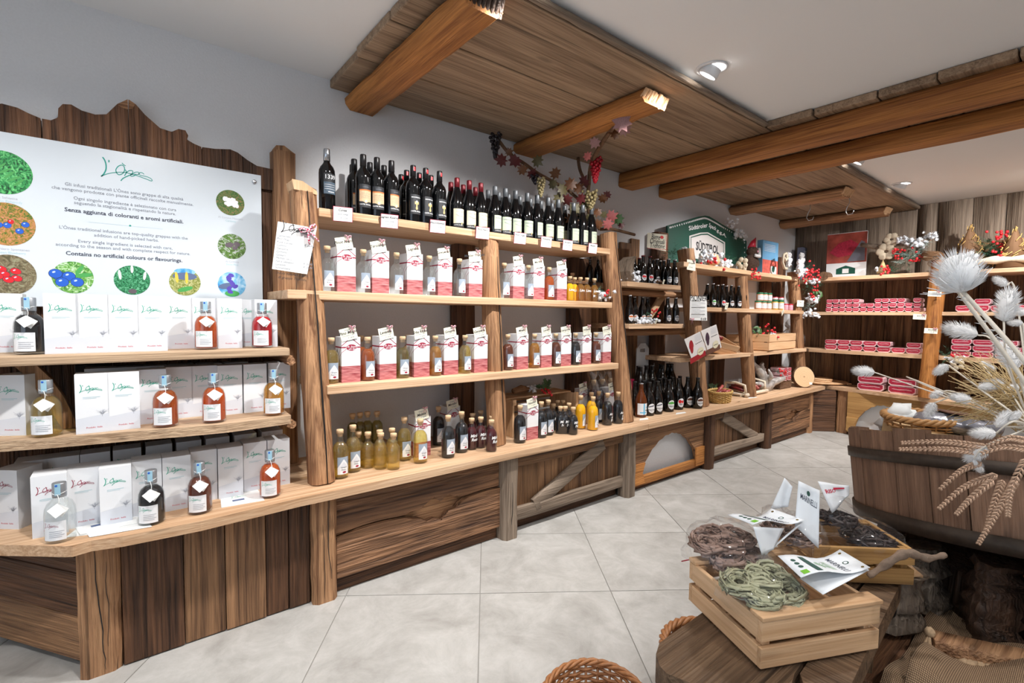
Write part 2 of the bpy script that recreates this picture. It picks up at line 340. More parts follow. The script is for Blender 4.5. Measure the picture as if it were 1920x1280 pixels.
def beam(x0, x1, zb, yend, label, mname='beam_y', ch=.25, seed=0, jit=.004, hewn=True):
    o = thing('ceiling_beam', label, 'beam', (0, 0, 0)); zt = ZK-.002; ye = yend
    MB().loft(((x0+x1)/2, YW-.004, (zt+zb)/2), ((x0+x1)/2, ye, (zt+zb)/2), x1-x0, zt-zb, n=14, jit=jit, seed=seed, ch=ch, side=(1, 0, 0)).build('timber', mname, o)
    if hewn:   # end bearded by the axe
        e = MB(); r = random.Random(seed+9)
        for k in range(9):
            x = x0+.012+(x1-x0-.024)*k/8; e.loft((x, ye+.012, zb+r.uniform(.0, .03)), (x, ye-r.uniform(.012, .026), zt-.012), (x1-x0)/8.5, .02, n=2, jit=.001, seed=k, ch=.3)
        e.build('hewn_end', 'pale_z' if seed % 2 else 'stump_dark', o)
    return o
beam(.95, 1.13, 2.352, 1.5, 'thick round-edged ceiling beam nearest the white sign, dark hewn end', seed=10, ch=.34)
beam(2.1, 2.3, 2.362, 1.6, 'ceiling beam wound with the red grape garland, pale hewn end', seed=11)
beam(3.2, 3.39, 2.322, YR+.2, 'long orange squared beam crossing the shop, nearer of the pair', seed=12, ch=.12, hewn=False)
beam(3.745, 3.93, 2.328, YR+.2, 'long orange squared beam crossing the shop, farther of the pair', seed=13, ch=.12, hewn=False)
beam(4.97, 5.16, 2.345, 1.62, 'short dark log beam above the green crest sign', 'post_y', .4, 15)
beam(6.15, 6.33, 2.345, 1.62, 'short dark log beam close to the far plank wall', 'post_y', .4, 17)
# ---------------------------------------------------------------- recessed spots
def spot(x, y, aim, watts, label, size=105, group=None, warm=(1, .975, .95)):
    o = thing('ceiling_spotlight', label, 'spotlight', (x, y, ZC), 0, group)
    MB().lathe([(.075, -.0005), (.075, -.004), (.068, -.006), (.056, -.006), (.055, -.001)], 28).build('trim_ring', 'white', o)
    d = (Vector(aim)-Vector((x, y, ZC))).normalized(); Q = T(Vector((0, 0, -.002))+d*.012) @ d.to_track_quat('-Z', 'Y').to_matrix().to_4x4()
    MB().lathe([(.046, .02), (.047, -.012), (.045, -.024), (.041, -.024)], 24, X=Q, cap=False).build('lamp_head', 'white', o)
    MB().lathe([(.0, -.019), (.041, -.02)], 24, X=Q, cap=False).build('lens', 'lamp_glass', o)
    l = bpy.data.lights.new('spot_beam', 'SPOT'); l.energy = watts; l.spot_size = math.radians(size); l.spot_blend = .75; l.shadow_soft_size = .035; l.color = warm
    lo = bpy.data.objects.new('spot_beam', l); C.objects.link(lo); lo.parent = o
    lo.matrix_local = T(Vector((0, 0, -.002))+d*.045) @ d.to_track_quat('-Z', 'Y').to_matrix().to_4x4()
    return o
SL = ['white tilting ceiling spot beyond the left end of the sign', 'white tilting ceiling spot above the white sign', 'white tilting ceiling spot above the wine shelf',
      'lit white tilting ceiling spot beside the plank canopy, nearest in view', 'white tilting ceiling spot between the two long beams', 'lit ceiling spot half hidden behind the farther long beam',
      'lit ceiling spot near the far plank wall', 'white tilting ceiling spot facing the cured meat shelves']
for q, n in zip(SPOTS, SL):
    if abs(q[0]-3.33) < .01: continue
    spot(q[0], q[1], q[2:5], q[5], n)
for q in FILL_DOWN: spot(q[0], q[1], (q[0], q[1]+.05, 0), q[2], 'unseen white downlight added for fill over the shop floor, out of the picture', 140, 'added fill downlights over the shop floor')
# ================================================================ long counter and shelving on the left wall
ZT, TT = .51, .036
YE = 2.075
def worktop(poly, label, mname='shelf_x'):
    return tag(MB().prism(poly, ZT-TT, ZT, 'xy').build('worktop', mname, bevel=.005), label, 'worktop')
R = random.Random(21)
edge = [(-.327, 2.212), (-.247, 2.147), (-.165, 2.078), (-.145, 2.066), (-.1, 2.078), (-.02, 2.057), (.2, 2.042), (.38, 2.054), (.55, 2.066), (.68, 2.064), (1.2, 2.07), (1.7, 2.078), (2.3, 2.07), (2.884, YE)]
worktop([(-.75, YW-.002), (-.75, 2.5), (-.6, 2.42)] + edge + [(2.884, YW-.002)], 'light worktop under the bottles, with a wavy cut end beneath the white sign')
worktop([(2.888, YW-.002), (2.888, YE), (3.6, 2.078), (4.94, 2.072), (5.7, 2.09), (6.18, 2.1), (6.3, 2.3), (6.6, YW-.002)], 'light worktop carrying the dark beer bottles and the wood slice')
worktop([(6.604, YW-.04), (6.306, 2.29), (6.24, 2.06), (6.2, 1.8), (6.13, 1.45), (6.06, 1.15), (5.98, .8), (5.9, .3), (5.85, -.9), (6.615, -.9)], 'worktop along the far plank wall under the cured meat', 'shelf_y')
def floor_post(x, par, w=.105, y=2.16, top=ZT-TT-.001, seed=0, mname='post_z', d=.1):
    return MB().loft((x, y, 0), (x, y, top), w, d, n=7, jit=.004, seed=seed, ch=.2).build('post', mname, par)
FP = 2.163   # front face of the panels
def crack(par, pts, r=.0022, seed=0):
    q = random.Random(seed); P = smooth_path(pts, 4); n = len(P); MB().tube([p+Vector((q.uniform(-.003, .003), 0, 0)) for p in P], [r*(.25+.9*math.sin(PI*(i+.4)/n)) for i in range(n)], 4).build('drying_crack', 'black', par)
# bay under the white sign: end boards, corner post, upright planks
bay = thing('counter_base', 'counter base of wide upright planks below the white gift boxes', 'counter base')
floor_post(-.086, bay, .115, 2.2, seed=31, d=.1); crack(bay, [(-.1, 2.1485, .47), (-.092, 2.1485, .3), (-.08, 2.1485, .12), (-.078, 2.1485, .02)], .002, 1); crack(bay, [(-.07, 2.1485, .4), (-.065, 2.1485, .25), (-.068, 2.1485, .1)], .0012, 2)
xs = [-.028, aty(345, 1080, FP).x, aty(423, 1060, FP).x, aty(499, 1040, FP).x, aty(542, 1030, FP).x, .612]
tone = ['dark_z', 'old_z', 'old_z', 'dark_z', 'dark_z']
for k in range(5): MB().box(xs[k]+.001, FP+.004*(k % 2), .004, xs[k+1]-.0015, FP+.03, ZT-TT-.001).build('plank', tone[k], bay, bevel=.003)
# slanted end
d = Vector((-.26, .37, 0)).normalized(); nrm = Vector((-d.y, d.x, 0))
for k, (z0, z1) in enumerate(((.03, .19), (.192, .345), (.347, ZT-TT-.001))):
    MB().box(0, 0, z0, .48, .03, z1).build('plank', ['old_x', 'dark_x', 'dark_x'][k], bay, bevel=.003, loc=(-.12, 2.25, 0), rz=math.atan2(d.y, d.x))
def crack_bay(x0, x1, label, seed, zc=.265, depth=.09, bottom=.075):
    o = thing('counter_base', label, 'counter base'); r = random.Random(seed); n = 22
    top = []; low = []
    for i in range(n+1):
        q = i/n; x = x0+(x1-x0)*q; z = zc+.03*q+.012*math.sin(q*9)
        k = max(0, 1-abs(q-.57)/.2); 
        top.append((x, z+.004+k*depth*.75*(1+.5*math.sin(i*2.3))*.8)); low.append((x, z-.004-k*depth*(.8+.35*math.sin(i*3.1))*.8))
    MB().prism([(x0, ZT-TT-.002)]+top+[(x1, ZT-TT-.002)], FP, FP+.028, 'xz').build('plank', 'brushed_x', o)
    MB().prism([(x0, bottom)]+low+[(x1, bottom)], FP-.012, FP+.028, 'xz').build('plank', 'brushed_x', o)
    MB().box(x0, FP+.032, bottom, x1, FP+.05, ZT-TT-.003).build('back_panel', 'post_x', o)
    MB().box(x0, FP+.02, .001, x1, FP+.06, bottom-.002).build('plinth', 'dark_x', o)
    return o
b1 = crack_bay(.722, 1.632, 'counter base of cracked horizontal boards below the pale yellow bottles', 3)
floor_post(.666, b1, .108, 2.172, seed=32, mname='post_z'); floor_post(1.687, b1, .105, seed=33, mname='grey_z'); crack(b1, [(.68, 2.121, .46), (.675, 2.121, .3), (.69, 2.121, .1)], .0018, 3); crack(b1, [(.655, 2.121, .35), (.66, 2.121, .2), (.655, 2.121, .02)], .0012, 4); crack(b1, [(1.68, 2.109, .4), (1.69, 2.109, .2), (1.685, 2.109, .05)], .0015, 5)
def brace_bay(x0, x1, label, flip, seed):
    o = thing('counter_base', label, 'counter base'); n = 9; w = (x1-x0)/n; r = random.Random(seed)
    for k in range(n): MB().box(x0+k*w+.001, FP+.03+r.uniform(0, .004), .07, x0+(k+1)*w-.001, FP+.05, ZT-TT-.002).build('plank', 'old_z', o)
    MB().loft((x0, FP+.012, .43), (x1, FP+.012, .43), .03, .085, n=6, jit=.003, seed=seed, ch=.1, side=(0, 1, 0)).build('rail', 'old_x', o)
    MB().loft((x0, FP+.01, .112), (x1, FP+.01, .112), .034, .075, n=6, jit=.003, seed=seed+1, ch=.1, side=(0, 1, 0)).build('rail', 'grey_x', o)
    a, c = ((x0+.16, FP+.008, .13), (x1-.2, FP+.008, .41)) if not flip else ((x0+.2, FP+.008, .41), (x1-.14, FP+.008, .13))
    MB().loft(a, c, .028, .085, n=6, jit=.003, seed=seed+2, ch=.1, side=(0, 1, 0)).build('brace', 'grey_x', o)
    MB().box(x0, FP+.055, .001, x1, FP+.075, .07).build('plinth', 'dark_x', o)
    return o
b2 = brace_bay(1.742, 2.712, 'counter base door with a rising diagonal brace below the dark liqueur bottles', False, 5)
floor_post(2.766, b2, .105, 2.165, seed=34, mname='grey_z')
def arch_bay(P, label, mname, inner, posts=(), par_mat='honey', width=.9):
    """a sawn board with a scalloped arch; P maps (u along, v out of the wall, z) to the room"""
    o = thing('counter_base', label, 'counter base'); n = 18; a0 = .12*width; a1 = .9*width; zt = ZT-TT-.002
    arc = [(a0+(a1-a0)*i/n, .1+.265*math.sin(PI*i/n)**.6+(.008 if i % 2 else 0)) for i in range(n+1)]
    m = MB(); m.prism([(0, zt), (0, .1), ] + arc + [(width, .1), (width, zt)], 0, .03, 'xz'); m.xf(lambda v: P(v.x, v.y, v.z)); m.build('arch_board', mname, o)
    for u0, u1 in ((0, a0+.03), (a1-.03, width)):
        m = MB(); m.prism([(u0, .05), (u1, .05), (u1-.03 if u0 == 0 else u1, .13), (u1, .2) if u0 == 0 else (u1, .2), (u0, .2)], -.012, .0, 'xz'); m.xf(lambda v: P(v.x, v.y, v.z)); m.build('corner_block', inner, o)
    m = MB(); m.box(0, 0, .035, width, .034, .095); m.xf(lambda v: P(v.x, v.y, v.z)); m.build('rail', inner, o)
    m = MB(); m.box(0, .075, .001, width, .085, zt); m.xf(lambda v: P(v.x, v.y, v.z)); m.build('back_panel', 'plaster', o)
    m = MB(); m.box(0, .03, .001, width, .05, .034); m.xf(lambda v: P(v.x, v.y, v.z)); m.build('plinth', 'dark_x', o)
    return o
b3 = arch_bay(lambda u, v, z: Vector((2.822+u, FP+v, z)), 'counter base with a scalloped arched niche below the front beer bottles', 'old_x', 'beam_x', width=.945)
floor_post(3.82, b3, .1, 2.165, seed=35, mname='dark_z')
b4 = brace_bay(3.874, 4.846, 'counter base door with a falling diagonal brace below the sausage baskets', True, 8)
floor_post(4.9, b4, .1, 2.175, seed=36, mname='dark_z')
b5 = crack_bay(4.954, 5.916, 'counter base of cracked reddish boards below the silver driftwood', 9, .24)
floor_post(5.97, b5, .105, 2.2, seed=37)
bc = thing('counter_base', 'dark corner counter base of stacked boards facing the tub', 'counter base')
d = Vector((6.24-6.02, 1.99-2.2, 0)).normalized()
for k, (z0, z1) in enumerate(((.002, .12), (.122, .3), (.302, ZT-TT-.002))):
    MB().box(0, 0, z0, .3, .03, z1).build('plank', 'dark_x', bc, bevel=.003, loc=(6.03, 2.215, 0), rz=math.atan2(d.y, d.x))
floor_post(6.3, bc, .12, 1.95, seed=38, d=.12)
def back_map(y0): return lambda u, v, z: Vector((6.2+v+.1*max(0, (u-.6))*-1, y0-u, z))
a1 = arch_bay(back_map(1.885), 'honey coloured counter base with arched niche left of the leaning post on the far wall', 'honey_y', 'honey_y', width=.64)
floor_post(6.16, a1, .11, 1.19, seed=39, mname='post_z')
a2 = arch_bay(lambda u, v, z: Vector((6.12+v, 1.13-u, z)), 'honey coloured counter base with arched niche behind the tub on the far wall', 'honey_y', 'honey_y', width=.8)
floor_post(6.12, a2, .11, .27, seed=40)
wood('worn_x', S(196, 168, 138), S(140, 112, 86), 'x', bump=.3, vary=.06, crack=.4)
# ---------------------------------------------------------------- unit A: plank back with carved crown, white sign, two shelves
ua = thing('display_shelf', 'carved plank display with two shelves behind the white gift boxes', 'display shelf')
x = -.62
for wd in (.2, .17, .21, .19, .23, .196):
    MB().box(x+.001, 2.615, ZT+.002, x+wd-.001, 2.64, 1.88).build('back_plank', 'dark_z', ua); x += wd
crown = [(-.226, 1.985), (-.2, 1.985), (-.18, 2.0), (-.178, 2.035), (-.165, 2.055), (-.14, 2.06), (-.11, 2.045), (-.07, 2.04), (-.035, 2.05), (.0, 2.1), (.035, 2.128)]
right = [(.035, 2.128), (.06, 2.115), (.09, 2.08), (.14, 2.038), (.18, 2.032), (.205, 2.05), (.23, 2.05), (.24, 2.03), (.235, 2.012), (.26, 2.0), (.289, 1.992)]
low = [(.289, 1.992), (.34, 1.995), (.40, 2.006), (.43, 1.998), (.47, 1.972), (.51, 1.953), (.581, 1.95)]
mir = lambda P: [(.07-x, z) for x, z in P][::-1]
for P, nm in ((crown, 'dark_z'), (right, 'dark_z'), (low, 'dark_z'), ([(-.5, 1.95), (-.44, 1.953), (-.4, 1.972), (-.36, 1.998), (-.33, 2.012), (-.29, 2.008), (-.26, 1.995), (-.2275, 1.985)], 'dark_z')):
    MB().prism([(P[0][0]+.0012, 1.85)]+[(min(max(a, P[0][0]+.0012), P[-1][0]-.0012), c) for a, c in P]+[(P[-1][0]-.0012, 1.85)], 2.595, 2.628, 'xz').build('crown_board', nm, ua, bevel=.004)
cp = MB()
for i in (0,): cp.prism([(.0, 2.098), (.034, 2.1275), (.034, 2.085), (.012, 2.09)], 2.592, 2.596, 'xz'); cp.prism([(.0375, 2.127), (.058, 2.115), (.05, 2.095), (.0375, 2.09)], 2.592, 2.596, 'xz')
cp.build('carved_tip', 'post_x', ua)
MB().loft((.628, 2.61, ZT+.002), (.628, 2.61, 2.04), .1, .09, n=9, jit=.003, seed=51, ch=.16).build('rear_post', 'post_z', ua)
MB().prism([(.58, 2.035), (.59, 2.06), (.625, 2.066), (.676, 2.035)], 2.57, 2.65, 'xz').build('post_cap', 'post_z', ua)
za, zb = 1.113, .838
MB().box(-.68, 2.22, za-.034, .553, 2.612, za).build('shelf', 'worn_x', ua, bevel=.006)
fb = [(-.68, 2.3), (-.45, 2.27), (-.325, 2.24), (-.2, 2.205), (-.125, 2.19), (.036, 2.165), (.16, 2.135), (.3, 2.115), (.42, 2.125), (.535, 2.14)]
MB().prism([(-.68, 2.612)]+fb+[(.552, 2.612)], zb-.034, zb, 'xy').build('shelf', 'worn_x', ua, bevel=.006)
for z, xx in ((za-.036, .56), (zb-.036, .56)):
    MB().loft((xx, 2.24, z-.022), (xx, 2.61, z-.022), .035, .04, n=4, jit=.003, seed=z, ch=.35, side=(1, 0, 0)).build('shelf_bearer', 'post_y', ua)
pc = [aty(a, c, 2.36) for a, c in ((26, 683), (68, 682), (96, 708), (122, 745), (140, 782), (147, 812), (118, 812), (104, 780), (80, 742), (52, 706))]
MB().prism([(v.x, min(max(v.z, zb+.002), za-.0345)) for v in pc], 2.34, 2.4, 'xz').build('curved_bracket', 'old_z', ua, bevel=.006)
# the white sign on stand-off studs
sign = thing('wall_sign', 'white glass information sign with teal handwriting logo and round plant photographs', 'sign', (0, 0, 0))
mat('sign_white', S(214, 222, 229), .25)
SX0, SX1, SZ0, SZ1, SY = -.46, .524, 1.275, 1.908, 2.582
MB().box(SX0, SY, SZ0, SX1, SY+.008, SZ1).build('panel', 'sign_white', sign, bevel=.001)
for a in (SX0+.03, SX1-.03):
    for c in (SZ1-.035,): MB().lathe([(.009, 0), (.009, .008), (.007, .01)], 16, X=T((a, SY, c)) @ RX(PI/2)).build('stud', 'steel', sign)
LOGO = [([(262, 150), (310, 230), (345, 350), (358, 480), (345, 600), (310, 700), (260, 790), (205, 850)], 40),
 ([(205, 850), (330, 770), (480, 710), (640, 670), (800, 650), (960, 660), (1100, 690), (1250, 735), (1400, 790), (1560, 850), (1650, 890), (1700, 905), (1722, 880), (1700, 830), (1620, 775), (1500, 740), (1390, 725), (1340, 700), (1320, 670), (1340, 630), (1390, 610), (1440, 630), (1475, 670)], 24),
 ([(800, 385), (730, 420), (670, 490), (635, 580), (650, 670), (690, 735), (740, 745), (810, 710), (865, 640), (890, 550), (885, 460), (850, 400), (800, 385)], 28),
 ([(820, 305), (860, 360), (925, 405)], 28), ([(430, 235), (445, 270), (432, 320)], 34), ([(905, 540), (935, 600), (935, 660), (910, 720), (880, 775)], 28),
 ([(935, 660), (990, 600), (1050, 565), (1120, 565), (1135, 600), (1120, 660), (1070, 720), (1075, 770), (1120, 770), (1200, 735)], 26),
 ([(770, 970), (830, 880), (910, 820), (1020, 750), (1130, 690)], 32), ([(1130, 690), (1200, 620), (1280, 600), (1320, 630), (1310, 680), (1250, 695), (1180, 690)], 24)]
def logo(mb, width, m=0, X=None, bold=1.0):
    k = width/1520
    for pts, w in LOGO:
        pp = [((x-960)*k, (560-(y-.1*(x-960)))*k, 0) for x, y in pts]
        pp = [(p.x, p.y) for p in smooth_path(pp, 3)]
        mb.ribbon(pp, w*k*bold, m, X)
    return mb
mb = MB(); logo(mb, .165, 0, FRONT(aty(238, 319, SY).x, SY-.0008, aty(238, 319, SY).z)); mb.build('logo', 'teal', sign)
tl = [("Gli infusi tradizionali L'\u00d2nes sono grappe di alta qualit\u00e0", .0165, 360, 0), ("che vengono prodotte con piante officinali raccolte manualmente.", .0165, 368.5, 0),
      ("Ogni singolo ingrediente \u00e8 selezionato con cura", .0165, 383, 0), ("seguendo la stagionalit\u00e0 e rispettando la natura.", .0165, 391, 0), ("Senza aggiunta di coloranti e aromi artificiali.", .0205, 405, 1),
      ("L'\u00d2nes traditional infusions are top-quality grappas with the", .0165, 437, 0), ("addition of hand-picked herbs.", .0165, 446, 0), ("Every single ingredient is selected with care,", .0165, 459, 0),
      ("according to the season and with complete respect for nature.", .0165, 467.5, 0), ("Contains no artificial colours or flavourings.", .0205, 482, 1)]
mb = MB()
for s_, sz, z, bd in tl: mb.text(s_, sz*1.04, bd, FRONT(aty(239, z, SY).x, SY-.0008, aty(239, z, SY).z), bold=.022 if bd else .008)
mb.build('lettering', ['grey_ink', 'slate_ink'], sign)
mb = MB(); mb.ribbon([(-.12, 0), (.12, 0)], .0008, 0, FRONT(aty(238, 423, SY).x, SY-.0008, aty(238, 423, SY).z)); mb.lathe([(0, 0), (.0035, 0)], 12, 1, FRONT(aty(244, 423, SY).x, SY-.0012, aty(244, 423, SY).z), cap=False); mb.build('divider', ['pale_ink', 'teal'], sign)
def blobmat(name, a, b, c, scale):
    m, nt, bs = new_mat(name); tc = nt.nodes.new('ShaderNodeTexCoord'); v = nt.nodes.new('ShaderNodeTexNoise'); v.inputs['Scale'].default_value = scale; v.inputs['Detail'].default_value = 4; v.inputs['Distortion'].default_value = 2.5
    r = nt.nodes.new('ShaderNodeValToRGB'); e = r.color_ramp.elements; e[0].position = .36; e[0].color = a; e[1].position = .66; e[1].color = c; k = e.new(.5); k.color = b
    nt.links.new(tc.outputs['Object'], v.inputs['Vector']); nt.links.new(v.outputs['Fac'], r.inputs[0]); nt.links.new(r.outputs[0], bs.inputs['Base Color']); bs.inputs['Roughness'].default_value = .3
blobmat('ph_fern', S(20, 60, 36), S(50, 150, 80), S(120, 210, 130), 55); blobmat('ph_berrybush', S(60, 110, 40), S(170, 130, 60), S(210, 140, 110), 60); blobmat('ph_soil', S(90, 84, 60), S(124, 110, 84), S(150, 150, 120), 50)
blobmat('ph_leaf', S(60, 120, 60), S(120, 180, 80), S(220, 236, 220), 45); blobmat('ph_pine', S(14, 60, 40), S(40, 130, 80), S(120, 190, 150), 80); blobmat('ph_meadow', S(110, 124, 50), S(160, 160, 90), S(206, 206, 160), 70)
blobmat('ph_sky', S(60, 140, 200), S(110, 180, 220), S(190, 220, 240), 14); blobmat('ph_flowerbush', S(50, 90, 40), S(90, 120, 60), S(150, 110, 80), 60); blobmat('ph_cone', S(70, 90, 50), S(100, 140, 60), S(190, 190, 196), 50)
mat('berry_blue', S(40, 96, 200), .35); mat('berry_red', S(214, 40, 48), .3); mat('violet', S(84, 66, 170), .5); mat('petal_white', S(240, 242, 244), .5); mat('yellow_flower', S(226, 196, 70), .5); mat('cone_brown', S(96, 84, 92), .6); mat('hill', S(88, 104, 140), .6); mat('leaf_print', S(70, 160, 80), .5)
mat('print_dark', S(30, 40, 70), .4); mat('print_light', S(190, 210, 240), .4)
def photo(cx, cz, r, base, shapes, caption=None):
    p = MB().lathe([(0, 0), (r, 0)], 40, 0, FRONT(cx, SY-.0008, cz), cap=False).build('plant_photo', base, sign)
    mats = []; mb = MB(); k = 0
    sh2 = []
    for s_ in shapes:
        if s_[0].startswith('berry'): sh2 += [('print_dark', s_[1], s_[2], s_[3]*1.07, s_[4]*1.07, s_[5]), s_, ('print_light', s_[1]-s_[3]*.25, s_[2]+s_[4]*.35, s_[3]*.28, s_[4]*.2, .5)]
        else: sh2.append(s_)
    for mm, u, v, a, b_, rot in sh2:
        if mm not in mats: mats.append(mm)
        k += 1; poly = [(a*math.cos(t*PI/8), b_*math.sin(t*PI/8)) for t in range(16)]
        mb.flat([(u+x*math.cos(rot)-y*math.sin(rot), v+x*math.sin(rot)+y*math.cos(rot)) for x, y in poly], mats.index(mm), FRONT(cx, SY-.001-.00004*k, cz))
    if shapes: mb.build('motif', mats, p)
    if caption:
        mb = MB(); mb.text(caption[0], .012, 0, FRONT(cx, SY-.0008, cz-r-.013)); mb.text(caption[1], .012, 1, FRONT(cx, SY-.0008, cz-r-.026)); mb.build('caption', ['tree_print', 'pale_ink'], sign)
r_ = random.Random(8)
PC = lambda x, y: (aty(x, y, SY).x, aty(x, y, SY).z)
photo(*PC(6, 323), .078, 'ph_fern', [('leaf_print', -.02+.012*i, .03-.012*i, .022, .004, .6+.2*(i % 2)) for i in range(6)], ('Felce Selvatica', 'Common Polypody'))
photo(*PC(12, 420), .078, 'ph_berrybush', [('berry_blue', *p, .011, .01, 0) for p in ((-.02, -.005), (.002, -.004), (.05, .004), (.034, -.022), (-.045, .0))]+[('berry_red', .012, .01, .008, .008, 0)], ('Mirtillo Nero Spontaneo', 'European Blueberry'))
photo(*PC(17, 515), .074, 'ph_soil', [('berry_red', *p, .015, .011, -.3) for p in ((-.02, .02), (.018, .014), (-.012, .002), (.02, -.012), (-.03, -.006), (-.002, -.018))], ('Rosa Canina', 'Rosehip'))
photo(*PC(137, 520), .062, 'ph_leaf', [('leaf_print', .03, .01, .03, .008, .2), ('leaf_print', .02, .03, .022, .007, 1.0)]+[('berry_blue', *p, .019, .017, 0) for p in ((-.04, .004), (-.012, .004), (-.032, -.02), (.012, -.018), (-.05, .012))])
photo(*PC(248, 525), .06, 'ph_pine', [('petal_white', -.04, .02, .005, .02, .1), ('petal_white', .0, .045, .005, .016, 0), ('petal_white', .042, .02, .005, .018, -.15), ('cone_brown', .0, -.046, .014, .01, 0)])
photo(*PC(347, 529), .058, 'ph_meadow', [('ph_sky', 0, .045, .04, .015, 0), ('hill', .0, .026, .045, .016, 0), ('yellow_flower', -.03, .02, .006, .024, .1), ('yellow_flower', .006, .02, .006, .026, 0), ('leaf_print', 0, -.03, .03, .01, .3)])
photo(*PC(435, 533), .057, 'ph_sky', [('hill', -.02, -.008, .035, .014, .2), ('leaf_print', 0, -.042, .03, .014, 0)]+[('violet', r_.uniform(-.014, .014), -.035+.0085*i, .012, .008, r_.uniform(0, 3)) for i in range(10)])
photo(*PC(432, 380), .057, 'ph_flowerbush', [('petal_white', r_.uniform(-.026, .026), r_.uniform(-.012, .016), .011, .008, r_.uniform(0, 3)) for i in range(16)], ('Al Cumino Montano', 'Caraway'))
photo(*PC(435, 462), .057, 'ph_cone', [('cone_brown', -.01, .006, .018, .012, .2), ('cone_brown', .02, .012, .014, .011, -.2), ('cone_brown', .012, -.006, .012, .009, .4)], ('Al Cirmolo', 'Swiss Pine'))
# sockets under the upper shelf
for a, c, n in ((140, 206, 'black power socket under the shelf, nearer the curved bracket'), (221, 290, 'black power socket under the shelf, farther from the curved bracket')):
    p, q = aty(a, 690, 2.6), aty(c, 690, 2.6)
    o = thing('power_socket', n, 'socket', (0, 0, 0)); MB().box(p.x, 2.6, p.z-.035, q.x, 2.6145, p.z+.012).build('socket_plate', 'black', o, bevel=.003)
    MB().box(p.x+.03, 2.598, p.z-.022, p.x+.05, 2.5995, p.z-.006).build('switch', 'grey_ink', o); MB().box(q.x-.02, 2.598, p.z-.02, q.x-.006, 2.5995, p.z-.016).build('frame_edge', 'white', o)
# ---------------------------------------------------------------- unit B: three shelves between the leaning posts
ub = thing('bottle_shelf', 'three tier shelf of light boards on leaning posts behind the bottles', 'shelf')
def front_post(xb, xt, zt, par, w=.1, yb=2.21, yt=2.36, seed=0, d=.1, z0=ZT+.001, cap=False, mname='post_z'):
    o = MB().loft((xb, yb, z0), (xt, yt, zt), w, d, n=11, jit=.0045, seed=seed, ch=.24).build('post', mname, par)
    return o
front_post(.672, .645, 1.815, ub, .1, 2.205, 2.335, 61)
MB().prism([(.594, 1.80), (.585, 1.842), (.63, 1.84), (.69, 1.806), (.692, 1.79)], 2.285, 2.385, 'xz').build('post_cap', 'pale_z', ub, bevel=.006)
MB().tube([(.685, 2.1535, .515), (.684, 2.167, .66), (.675, 2.187, .9), (.668, 2.216, 1.2), (.655, 2.252, 1.55), (.648, 2.281, 1.8)], [.0025, .003, .004, .0032, .0026, .0022], 5).build('drying_crack', 'black', ub)
front_post(1.692, 1.672, 1.697, ub, .098, 2.265, 2.345, 62); crack(ub, [(1.71, 2.2155, .52), (1.705, 2.236, .9), (1.698, 2.257, 1.25), (1.69, 2.279, 1.6)], .003, 6)
front_post(2.822, 2.755, 1.86, ub, .115, 2.23, 2.375, 63, .11); crack(ub, [(2.84, 2.174, .52), (2.83, 2.206, .85), (2.81, 2.247, 1.2), (2.785, 2.292, 1.6), (2.77, 2.312, 1.8)], .003, 7)
SH = {1: (1.737, 2.29), 2: (1.362, 2.238), 3: (.941, 2.195)}
MB().box(.699, 2.29, 1.698, 2.688, 2.635, 1.737).build('shelf', 'shelf_x', ub, bevel=.004)
MB().box(.55, 2.238, 1.322, 2.66, 2.635, 1.362).build('shelf', 'shelf_x', ub, bevel=.004)
MB().box(.70, 2.195, .901, 2.69, 2.635, .941).build('shelf', 'shelf_x', ub, bevel=.004)
for a, c in ((849, 887), (1067, 1104)):
    p, q = aty(a, 620, 2.6).x, aty(c, 620, 2.6).x
    MB().loft(((p+q)/2, 2.61, ZT+.002), ((p+q)/2, 2.61, 1.696), q-p, .08, n=7, jit=.003, seed=a, ch=.15).build('rear_post', 'dark_z', ub)
# ---------------------------------------------------------------- unit C: short shelves and the long tiers towards the corner
uc = thing('goods_shelf', 'shelf of round posts and staggered boards holding beer, jars and crates', 'shelf')
front_post(3.858, 3.75, 1.84, uc, .12, 2.25, 2.37, 64, .11); front_post(4.73, 4.66, 1.66, uc, .11, 2.25, 2.345, 65); front_post(6.04, 5.88, 1.79, uc, .12, 2.3, 2.37, 66)
def board(x0, x1, yf, z, t=.036, name='shelf', m='shelf_x', par=uc, yb=2.635): return MB().box(x0, yf, z-t, x1, yb, z).build(name, m, par, bevel=.004)
board(2.86, 3.535, 2.27, 1.52); board(2.88, 3.575, 2.26, 1.211); board(3.6, 5.8, 2.29, 1.72, .04); board(3.9, 5.9, 2.25, 1.354); board(3.5, 5.98, 2.235, .936)
for z in (1.483, 1.174): MB().loft((2.87, 2.42, z-.03), (3.86, 2.42, z-.03), .05, .05, n=5, jit=.004, seed=z, ch=.35, side=(0, 1, 0)).build('shelf_bearer', 'post_x', uc)
p = [aty(a, c, 2.5) for a, c in ((1213, 600), (1243, 553))]
MB().loft(p[0], p[1], .03, .06, n=4, jit=.003, seed=2, side=(0, 1, 0)).build('brace', 'pale_x', uc)
x = 2.87
for k, wd in enumerate((.1, .13, .12, .14, .11)):
    zt = 1.9-.05*math.sin(k*.9)-(.03 if k in (1, 2) else 0); MB().box(x+.001, 2.635, ZT+.002, x+wd-.001, 2.655, zt).build('back_plank', 'old_z', uc); x += wd
for a, c, zt in ((1223, 1251, 2.0), (1340, 1362, 1.68), (1427, 1447, 1.68), (1452, 1478, 1.98)):
    p, q = aty(a, 600, 2.6).x, aty(c, 600, 2.6).x; q = min(q, p+.16)
    MB().loft(((p+q)/2, 2.6, ZT+.002), ((p+q)/2, 2.6, zt), q-p, .08, n=6, jit=.004, seed=a, ch=.2).build('rear_post', 'dark_z', uc)
